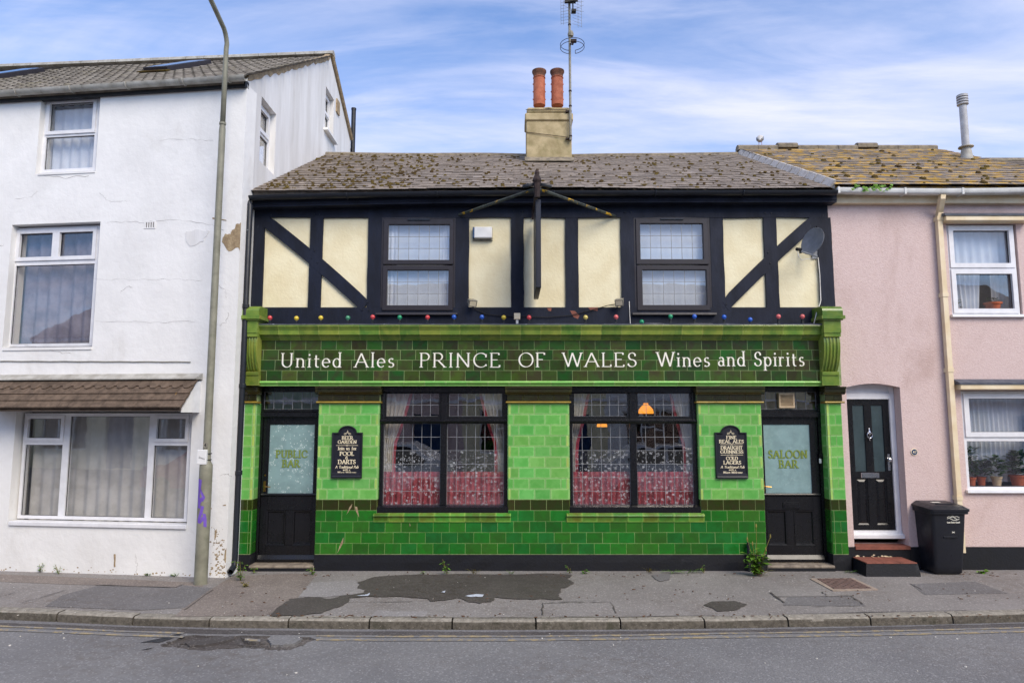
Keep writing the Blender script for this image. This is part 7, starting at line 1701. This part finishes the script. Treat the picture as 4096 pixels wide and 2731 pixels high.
bm = bmesh.new(); tube(bm, [(bcx - .24, bcy + .23, .105), (bcx + .24, bcy + .23, .105)], .012, 6); obj('axle', bm, M['galv'], bn)
def bfront(z): return bcy - (.215 + (.278 - .215) * z / HB) + .017 * (1 - z / HB) - .004
bm = bmesh.new(); lz = zY(2074, byf); lxm = xY(3818, 2074, byf)
Tb = lambda a, d, z: (a, bfront(z) + d, z)
for pts in ([(-.085, .015), (-.06, .028), (-.03, .014), (0, .02), (.03, .002), (.055, -.012)], [(-.04, .022), (-.01, .034), (.02, .02), (.05, .03), (.085, .012)], [(-.085, -.004), (-.06, .008), (-.03, -.006), (.0, -.022), (.045, -.022), (.085, -.006)]): stroke(bm, [(lxm + p[0], lz + p[1]) for p in pts], .007, -.0015, Tb)
obj('emblem', bm, M['white_letter'], bn)
bm = bmesh.new(); lettering(bm, 'Lewes District Council', lxm - .085, lxm + .09, lz - .062, .02, -.0015, T=Tb, thick=.26, thin=.14, serif=False); obj('lettering', bm, M['white_letter'], bn)
bm = bmesh.new(); lz2 = zY(2130, byf)
for a in (35, 145, 215, 325): stroke(bm, [(lxm, lz2), (lxm + .022 * math.cos(R(a)), lz2 + .016 * math.sin(R(a)))], .006, -.0015 - a * .000002, Tb)
obj('white_mark', bm, M['white_letter'], bn)
bm = bmesh.new(); zr = zY(2150, byf); extr(bm, [(bfront(zr) - .0, zr + .012), (bfront(zr) - .014, zr + .006), (bfront(zr) - .012, zr - .01), (bfront(zr), zr - .014)], bcx - .08, bcx + .1); obj('grip_ridge', bm, M['bin'], bn)
bm = bmesh.new(); box(bm, bcx - .1, bcx + .02, bcy - .08, bcy - .02, zl + .074, zl + .0765); obj('lid_sticker', bm, M['white_letter'], lid)
# ---- house number plaque
nx_, nz_ = kx(3656, 1807), kz(1807); pq = empty('number_plaque', (nx_, KY, nz_), 'round navy number 47 plaque on the pink wall', 'number plaque')
Mq = Matrix.Translation((nx_, KY, nz_)) @ Matrix.Rotation(R(90), 4, 'X')
bm = bmesh.new(); lathe(bm, [(.05, -.004), (.05, .01), (.045, .014), (.04, .0125)], n=24, M=Mq); obj('rim', bm, M['cream_letter'], pq)
bm = bmesh.new(); lathe(bm, [(.041, .0), (.041, .0142)], n=24, M=Mq); obj('disc', bm, M['navy'], pq)
bm = bmesh.new(); lettering(bm, '47', nx_ - .025, nx_ + .025, nz_ - .018, .037, KY - .0155, thick=.22, thin=.12, serif=True); obj('lettering', bm, M['cream_letter'], pq)
# ---- weeds at the wall foot
def leafq(bm, base, d, l, w, droop, r_):
    d = Vector(d).normalized(); side = d.cross(Vector((0, 0, 1)))
    if side.length < .01: side = Vector((1, 0, 0))
    side.normalize(); base = Vector(base)
    m_ = base + d * l * .55; tip = base + d * l - Vector((0, 0, droop))
    a = bm.verts.new(base); b = bm.verts.new(m_ + side * w / 2); c = bm.verts.new(tip); e = bm.verts.new(m_ - side * w / 2)
    bm.faces.new((a, b, c, e))
def weed(u, v, h, spread, n, label, m='leaf', grass=False, seed=0, y=None, stems=3):
    r_ = random.Random(seed + int(u)); x, yy = onZ(u, v, 0); root = Vector((x, yy if y is None else y, 0))
    t_ = empty('grass_tuft' if grass else 'weed', root, label, 'grass' if grass else 'weed', 'weeds along the wall foot'); bm = bmesh.new()
    if grass:
        for i in range(n):
            a = r_.uniform(0, 6.28); d = Vector((math.cos(a) * spread * r_.uniform(.2, 1.2), -abs(math.sin(a)) * spread * .6, h * r_.uniform(.35, 1)))
            leafq(bm, root + Vector((r_.uniform(-.03, .03), r_.uniform(-.015, .01), 0)), d, d.length, .010, d.length * .18, r_)
        obj('blades', bm, M[m], t_)
    else:
        st = bmesh.new()
        for s_ in range(stems):
            top = root + Vector((r_.uniform(-spread, spread) * .6, -r_.uniform(0, spread) * .4, h * r_.uniform(.6, 1)))
            tube(st, [root, root.lerp(top, .5) + Vector((r_.uniform(-.01, .01), 0, 0)), top], [.004, .003, .002], 5)
            for i in range(n // stems):
                q = root.lerp(top, r_.uniform(.12, 1)); a = r_.uniform(0, 6.28); l = r_.uniform(.45, 1.0) * max(.05, spread * .6)
                leafq(bm, q, (math.cos(a), -abs(math.sin(a)) * .7, r_.uniform(-.1, .6)), l, l * .55, l * .2, r_)
        obj('leaves', bm, M[m], t_); obj('stem', st, M['leaf_dry'], t_)
weed(962, 2322, .30, .11, 40, 'leafy green weed beside the foot of the pub downpipe', seed=1)
weed(985, 2345, .06, .10, 30, 'low mossy weed under the pub downpipe outlet', 'leaf_dry', seed=2)
weed(1015, 2292, .10, .07, 14, 'small green weed at the left corner of the public bar step', seed=3)
weed(1250, 2298, .13, .12, 16, 'broad leaved green weed at the right end of the public bar step', seed=4)
weed(1788, 2297, .22, .11, 34, 'bushy upright weed under the middle of the left pub window', seed=5)
weed(1695, 2296, .05, .06, 14, 'tiny weed left of the bushy one under the left pub window', seed=6)
weed(1900, 2296, .12, .12, 22, 'yellow green grass tuft under the right end of the left window', 'leaf_dry', True, 7)
weed(2045, 2294, .08, .08, 12, 'small spiky grass tuft below the central green pier', 'leaf', True, 8)
weed(2278, 2292, .11, .06, 16, 'small pale weed under the left end of the right window', seed=9)
weed(2335, 2293, .06, .10, 18, 'low leafy weed beneath the right pub window', seed=10)
weed(2595, 2290, .12, .12, 26, 'yellowing grass tuft beneath the middle of the right window', 'leaf_dry', True, 11)
weed(2690, 2289, .10, .22, 34, 'wide green grass tuft spreading beneath the right window', 'leaf', True, 12)
weed(2760, 2289, .10, .20, 30, 'green grass tuft touching the wide one on its right', 'leaf', True, 13)
weed(2815, 2290, .10, .07, 16, 'small leafy weed below the right notice board', seed=14)
weed(3020, 2300, .36, .24, 120, 'big bushy weed with tall stems left of the saloon bar step', seed=15, stems=8)
weed(3035, 2300, .20, .20, 60, 'brown grass clump inside the big bushy weed', 'leaf_dry', True, 16)
weed(3400, 2288, .06, .14, 26, 'low green grass between saloon bar and red tiled step', 'leaf', True, 17)
weed(3930, 2292, .05, .14, 26, 'mossy green clump on the ground right of the bin', 'leaf', seed=18)
for u, v, lb, s in ((160, 2288, 'small dried weed at the far left foot of the white wall', 19), (235, 2294, 'dark green upright weed at the white wall foot', 20), (590, 2302, 'grass tuft below the right end of the white house window', 21), (700, 2304, 'small weed at the white wall just left of the lamp post', 22)):
    weed(u, v, .14 if s < 21 else .07, .08, 22, lb, 'leaf', s > 20, s)
bm = bmesh.new(); r_ = random.Random(77); sx_, sy_ = onZ(3030, 2300, 0)
for dx_, h in ((.0, .66), (-.06, .42), (.12, .34), (.19, .52), (-.13, .48)):
    top = Vector((sx_ + dx_, sy_ - .02, h)); tube(bm, [(sx_, sy_, 0), (sx_ + dx_ * .5, sy_ - .01, h * .55), top], [.005, .004, .003], 5); lathe(bm, [(.004, -.02), (.012, 0), (.009, .025), (.003, .04)], top, 6)
tag(obj('seed_stalks', bm, M['leaf_dry']), 'tall dry seed stalks rising out of the big weed by saloon step', 'weed')

# ================================================================ BEHIND THE GLASS
def curtain(label, T, fa, fb, z0, z1, d, m, folds=9, amp=.02, name='net_curtain', cat='curtain', group=None, seed=0, edge=None, nz=8, hang=0.0):
    """hanging cloth; fa(t), fb(t) give its left and right edge at height t (0 bottom, 1 top)"""
    r_ = random.Random(seed); bm = bmesh.new(); n = folds * 6; ph = [r_.uniform(-.5, .5) for _ in range(n + 1)]
    grid = []
    for j in range(nz + 1):
        t = j / nz; a, b = fa(t), fb(t); row = []
        for i in range(n + 1):
            q = i / n; w = amp * (math.sin(q * folds * 6.283 + ph[i] * .5) + .35 * math.sin(q * folds * 2.7 * 6.283 + seed)) * (1.0 if t < .95 else .7)
            row.append(bm.verts.new(T(a + (b - a) * q, d + w, z0 + (z1 - z0) * t - hang * math.sin(math.pi * q) * (t > .98))))
        grid.append(row)
    for A_, B_ in zip(grid, grid[1:]):
        for i in range(n): bm.faces.new((A_[i], A_[i + 1], B_[i + 1], B_[i]))
    o = tag(obj(name, bm, m, smooth=True), label, cat, group); return o
c_ = lambda v: (lambda t: v)
# white house
for rect, d, lb, m, n_, s in ((w_top, .26, 'pale net curtain in the top window of the white house', M['net'], 6, 1), (w_low, .33, 'long grey net curtain filling the ground window of the white house', M['net_grey'], 15, 3)):
    curtain(lb, TW, c_(rect[0] + .02), c_(rect[1] - .02), rect[2] + .03, rect[3] - .02, d, m, n_, .022, seed=s)
curtain('grey blue curtain behind the first floor window of the white house', TW, c_(w_mid[0] + .02), c_(w_mid[1] - .02), w_mid[2] + .02, w_mid[3] - .02, .30, M['curtain'], 7, .035, seed=2, name='curtain')
for fw_, s, lb in ((fwa, 4, 'net curtain in the lower flank window of the white house'), (fwb, 5, 'net curtain in the upper flank window near the gable')):
    curtain(lb, TF, c_(fw_[0]), c_(fw_[1]), fw_[2], fw_[3], .25, M['net_grey'], 4, .012, seed=s)
# pub upper windows
for i, (a, b, z0, z1) in enumerate(uw):
    side = ('left', 'right')[i]
    curtain(f'plain pale net across the {side} upper window of the pub', ident, c_(a + .03), c_(b - .03), z0 + .03, z1 - .02, .17, M['net_flat'], 2, .002, seed=10 + i)
for i, (a, b, z0, z1) in enumerate(uw):
    side = ('left', 'right')[i]
    if i == 0:
        curtain('narrow white curtain gathered at the left of the left upper pub window', ident, c_(a + .09), c_(a + .22), z0 + .03, z1 - .02, .15, M['net'], 2, .01, seed=14)
        curtain('narrow white curtain gathered at the right of the left upper pub window', ident, c_(b - .20), c_(b - .09), z0 + .03, z1 - .02, .15, M['net'], 2, .01, seed=15)
# pub ground windows: tied back cream curtains with red edging, crimson cafe curtain across the foot
ZC1 = zz(1885, .25); ZC0 = zz(2035, .25); ZT = Z_CAP - .02
for i, (a, b, _, _) in enumerate(wins):
    side = ('left', 'right')[i]; xm_ = (a + b) / 2
    for h, (p, q) in enumerate(((a + .04, xm_ - .03), (xm_ + .03, b - .04))):
        hs = ('left', 'right')[h]
        curtain(f'crimson half curtain behind the {hs} light of the {side} pub window', ident, c_(p), c_(q), ZC0, ZC1, .22, M['red_cloth'], 11, .026, name='cafe_curtain', seed=20 + i * 2 + h)
    wtop, wbot = (.30, .10) if i else (.40, .14)
    curtain(f'cream curtain tied back at the left of the {side} pub window', ident, c_(a + .02), lambda t, a=a: a + .02 + wbot + (wtop - wbot) * max(0, (t - .35) / .65) ** .8, zz(1900, .3), ZT, .30, M['cream_cloth'], 5, .022, name='curtain', seed=30 + i)
    curtain(f'cream curtain tied back at the right of the {side} pub window', ident, lambda t, b=b: b - .02 - wbot - (wtop - wbot) * max(0, (t - .35) / .65) ** .8, c_(b - .02), zz(1900, .3), ZT, .30, M['cream_cloth'], 5, .022, name='curtain', seed=34 + i)
    for k, sgn in (('left', 1), ('right', -1)):
        x0_ = a + .02 if sgn > 0 else b - .02
        f0 = lambda t, x0_=x0_, sgn=sgn: x0_ + sgn * (wbot + (wtop - wbot) * max(0, (t - .35) / .65) ** .8)
        curtain(f'narrow crimson border of the {k} cream curtain in the {side} pub window', ident, lambda t, f0=f0: f0(t), lambda t, f0=f0, sgn=sgn: f0(t) + sgn * .045, zz(1900, .3), ZT, .305, M['red_cloth'], 1, .006, name='curtain_border', seed=40 + i)
# amber pendant lamps in the saloon bar
for u, v0, v1, y, w, lb in ((2584, 1654, 1612, .9, .12, 'glowing amber glass lampshade hanging in the right pub window'), (2408, 1707, 1680, 1.8, .09, 'smaller amber lampshade hanging deeper inside the right pub window')):
    x, zb_, zt_ = xY(u, v0, y), zz(v0, y), zz(v1, y); h = (zt_ - zb_); lm = empty('pendant_lamp', (x, y, zt_ + .3), lb, 'lamp', 'amber pendant lamps in the bar')
    bm = bmesh.new(); lathe(bm, [(w * .97, 0), (w, h * .12), (w * .93, h * .4), (w * .62, h * .68), (w * .34, h * .82), (w * .3, h * .95), (w * .34, h)], (x, y, zb_), 20, cap=False); obj('shade', bm, M['shade'], lm, smooth=True)
    bm = bmesh.new(); tube(bm, [(x, y, zt_ - .02), (x, y, Z_CAP + .13)], .006, 6); obj('chain', bm, M['rust'], lm)
# pink house windows
curtain('white net curtain in the upper window of the pink house', ident, c_(kwu[0] + .02), c_(kwu[1] - .02), zz(1090, .3), kwu[3] - .03, .26, M['net'], 8, .016, seed=50)
curtain('white net curtain gathered behind the flower pot in the upper pink window', ident, lambda t: kwu[0] + .25 - .05 * t, lambda t: kwu[0] + .53 + .06 * t, kwu[2] + .02, zz(1085, .3), .27, M['net'], 5, .02, seed=51)
curtain('white net curtain gathered at the right of the upper pink window', ident, lambda t: kwu[1] - .28, lambda t: kwu[1] - .03, kwu[2] + .02, zz(1085, .3), .30, M['net_grey'], 4, .02, seed=52)
curtain('long white net curtain in the lower window of the pink house', ident, c_(kwl[0] + .02), c_(kwl[1] - .02), kwl[2] + .1, kwl[3] - .03, .36, M['net'], 17, .018, seed=53)
def potplant(x, y, z, pr_, ph, lh, ls, n, label, pot='pot', tall=False, seed=0):
    t_ = empty('pot_plant', (x, y, z), label, 'plant', 'pot plants on the pink house window sills'); r_ = random.Random(seed)
    bm = bmesh.new(); lathe(bm, [(pr_ * .72, 0), (pr_ * .93, ph * .8), (pr_ * 1.06, ph * .8), (pr_ * 1.1, ph), (pr_ * .95, ph), (pr_ * .9, ph * .85)], (x, y, z), 16); obj('pot', bm, M[pot], t_, auto=40)
    bm = bmesh.new()
    for i in range(n):
        a = r_.uniform(0, 6.28); k = r_.random(); c = Vector((x + math.cos(a) * pr_ * (.9 if not tall else .8) * k * (1 + lh), y + math.sin(a) * pr_ * .5 * k, z + ph + lh * r_.uniform(.05, 1)))
        leafq(bm, c, (math.cos(a), math.sin(a) - .3, r_.uniform(0, 1)), ls * r_.uniform(.6, 1.3), ls * .6, ls * .2, r_)
    obj('leaves', bm, M['leaf_dark'], t_)
sy = KY + .14
potplant(kx(4000, 1240) , sy, kwu[2] + .09, .115, .125, .07, .035, 90, 'terracotta pot of clipped green plant in the upper pink window', seed=1)
potplant(kwu[0] + .16, sy + .02, kwu[2] + .09, .05, .04, .16, .05, 60, 'yellow green bushy plant at the left of upper pink window', seed=2)
zl_ = kwl[2] + .06
potplant(kwl[0] + .16, sy, zl_, .06, .12, .42, .085, 110, 'trailing plant in a red pot at the left of lower pink window', seed=3, tall=True)
potplant(kwl[0] + .34, sy + .05, zl_, .06, .12, .22, .10, 90, 'dark leafy plant beside the trailing one in the lower pink window', seed=4)
potplant(kwl[0] + .53, sy, zl_, .07, .13, .28, .12, 80, 'broad leaved plant in the middle of lower pink window', 'beige', seed=5)
potplant(kwl[0] + .86, sy + .03, zl_, .10, .15, .34, .10, 200, 'bushy green plant in terracotta at the right of lower pink window', seed=6)

# ================================================================ ACROSS THE STREET (seen mirrored in the windows)
def facing_house(x0, x1, y, h, m, label, seed, bay=True):
    t_ = empty('terraced_house', ((x0 + x1) / 2, y, 0), label, 'house', 'houses across the street'); w = x1 - x0
    wd = (x0 + w * .12, x0 + w * .5, .75, 2.35); dr = (x0 + w * .66, x0 + w * .88, .05, 2.15); u1 = (x0 + w * .16, x0 + w * .46, 3.3, 4.7); u2 = (x0 + w * .64, x0 + w * .88, 3.3, 4.7)
    bm = bmesh.new(); wall(bm, x0, x1, 0, h, 0, .25, [wd, dr, u1, u2], T=lambda a, d, z: (a, y - d, z)); obj('front_wall', bm, m, t_)
    Tm = lambda a, d, z: (a, y - d, z)
    for q, lay in ((wd, [(0, .31, 0, 1), (.34, .66, 0, .6), (.34, .66, .64, 1), (.69, 1, 0, 1)]), (u1, [(0, 1, 0, .48), (0, 1, .53, 1)]), (u2, [(0, 1, 0, .48), (0, 1, .53, 1)])): window_frame(t_, Tm, q, .1, lay, .06)
    bm = bmesh.new(); box(bm, dr[0], dr[1], .12, .17, dr[2], dr[3], Tm); obj('door', bm, M['navy'], t_)
    bm = bmesh.new(); box(bm, x0, x1, .6, .7, 0, h, Tm); obj('inner_wall', bm, M['dark_room'], t_)
    bm = bmesh.new(); box(bm, x0, x1, -.06, 0, 2.62, 2.74, Tm); box(bm, x0, x1, -.12, 0, h - .12, h, Tm); obj('string_course', bm, M['upvc'], t_)
    bm = bmesh.new(); loft(bm, [[(x, y + .2, h), (x, y - 3.6, h + 2.3), (x, y - 7.4, h)] for x in (x0, x1)]); obj('roof', bm, M['slate'], t_)
for i, (x0, x1, mm, lb) in enumerate(((-24, -18, 'cream', 'cream house across the street, farthest left'), (-18, -12.5, 'white_wall', 'white house across the street'), (-12.5, -7, 'sage', 'sage green house across the street mirrored in the public bar fanlight'), (-7, -1.8, 'pink', 'pinkish house across the street mirrored in the left pub window'), (-1.8, 3.4, 'cream', 'cream house across the street mirrored in the right pub window'), (3.4, 8.8, 'white_wall', 'white house across the street opposite the pink one'), (8.8, 14.5, 'cream', 'cream house across the street, right of the white one'), (14.5, 20, 'pink', 'pink house across the street, farthest right'))):
    facing_house(x0, x1, -14.2, 5.3, M[mm], lb, i)
def car(x, y, col, label, flip=1):
    t_ = empty('parked_car', (x, y, ROADZ), label, 'car', 'cars parked across the street')
    m = pmat(label[:12], col, tuple(c * .9 for c in col), .25, 4, spec=.5, coat=.6); P_ = lambda a, b, z: (x + flip * a, y + b, ROADZ + z)
    prof = [(-2.0, .3), (-2.02, .62), (-1.9, .86), (-1.15, .93), (-.45, 1.42), (.9, 1.46), (1.65, 1.05), (1.98, .95), (2.03, .55), (1.98, .3)]
    def ring(s, k): return [P_(a * (1 if z < .95 else 1), s * (.86 if z < .98 else .86 - .22 * (z - .9) / .55), z) for a, z in prof]
    bm = bmesh.new(); loft(bm, [ring(-1, 0), ring(-.97, 0), ring(.97, 0), ring(1, 0)]); obj('body', bevel(bm, .03), m, t_, auto=45)
    for s in (-1, 1):
        bm = bmesh.new(); yb = .84
        def q(a, z): return P_(a, s * ((.86 - .22 * (z - .9) / .55) * 1.0 + .008), z)
        bm.faces.new([bm.verts.new(q(*p)) for p in ((-.85, .98), (-.38, 1.36), (.2, 1.39), (.2, .98))]); bm.faces.new([bm.verts.new(q(*p)) for p in ((.28, .98), (.28, 1.39), (.85, 1.38), (1.3, 1.1), (1.2, .98))]); obj('side_window', bm, M['soffit'], t_)
        for a in (-1.25, 1.25):
            bm = bmesh.new(); lathe(bm, [(.1, 0), (.29, .01), (.31, .03), (.31, .17), (.29, .19), (.1, .2)], M=Matrix.Translation(P_(a, s * .8 - .1, .3)) @ Matrix.Rotation(R(-90), 4, 'X') @ Matrix.Translation((0, 0, 0)), n=20); obj('wheel', bm, M['rubber'], t_, auto=40)
    bm = bmesh.new(); bm.faces.new([bm.verts.new(P_(a, b, z)) for a, b, z in ((-1.12, -.72, .97), (-1.12, .72, .97), (-.5, .62, 1.4), (-.5, -.62, 1.4))]); obj('windscreen', bm, M['soffit'], t_)
car(-10.2, -8.4, srgb(170, 24, 28), 'red car parked across the street, mirrored in the white house window')
car(-3.6, -8.7, srgb(206, 208, 212), 'silver car parked across the street, mirrored in the left pub window')
car(4.3, -8.6, srgb(196, 200, 206), 'pale grey car parked across the street, mirrored in the right pub window', -1)
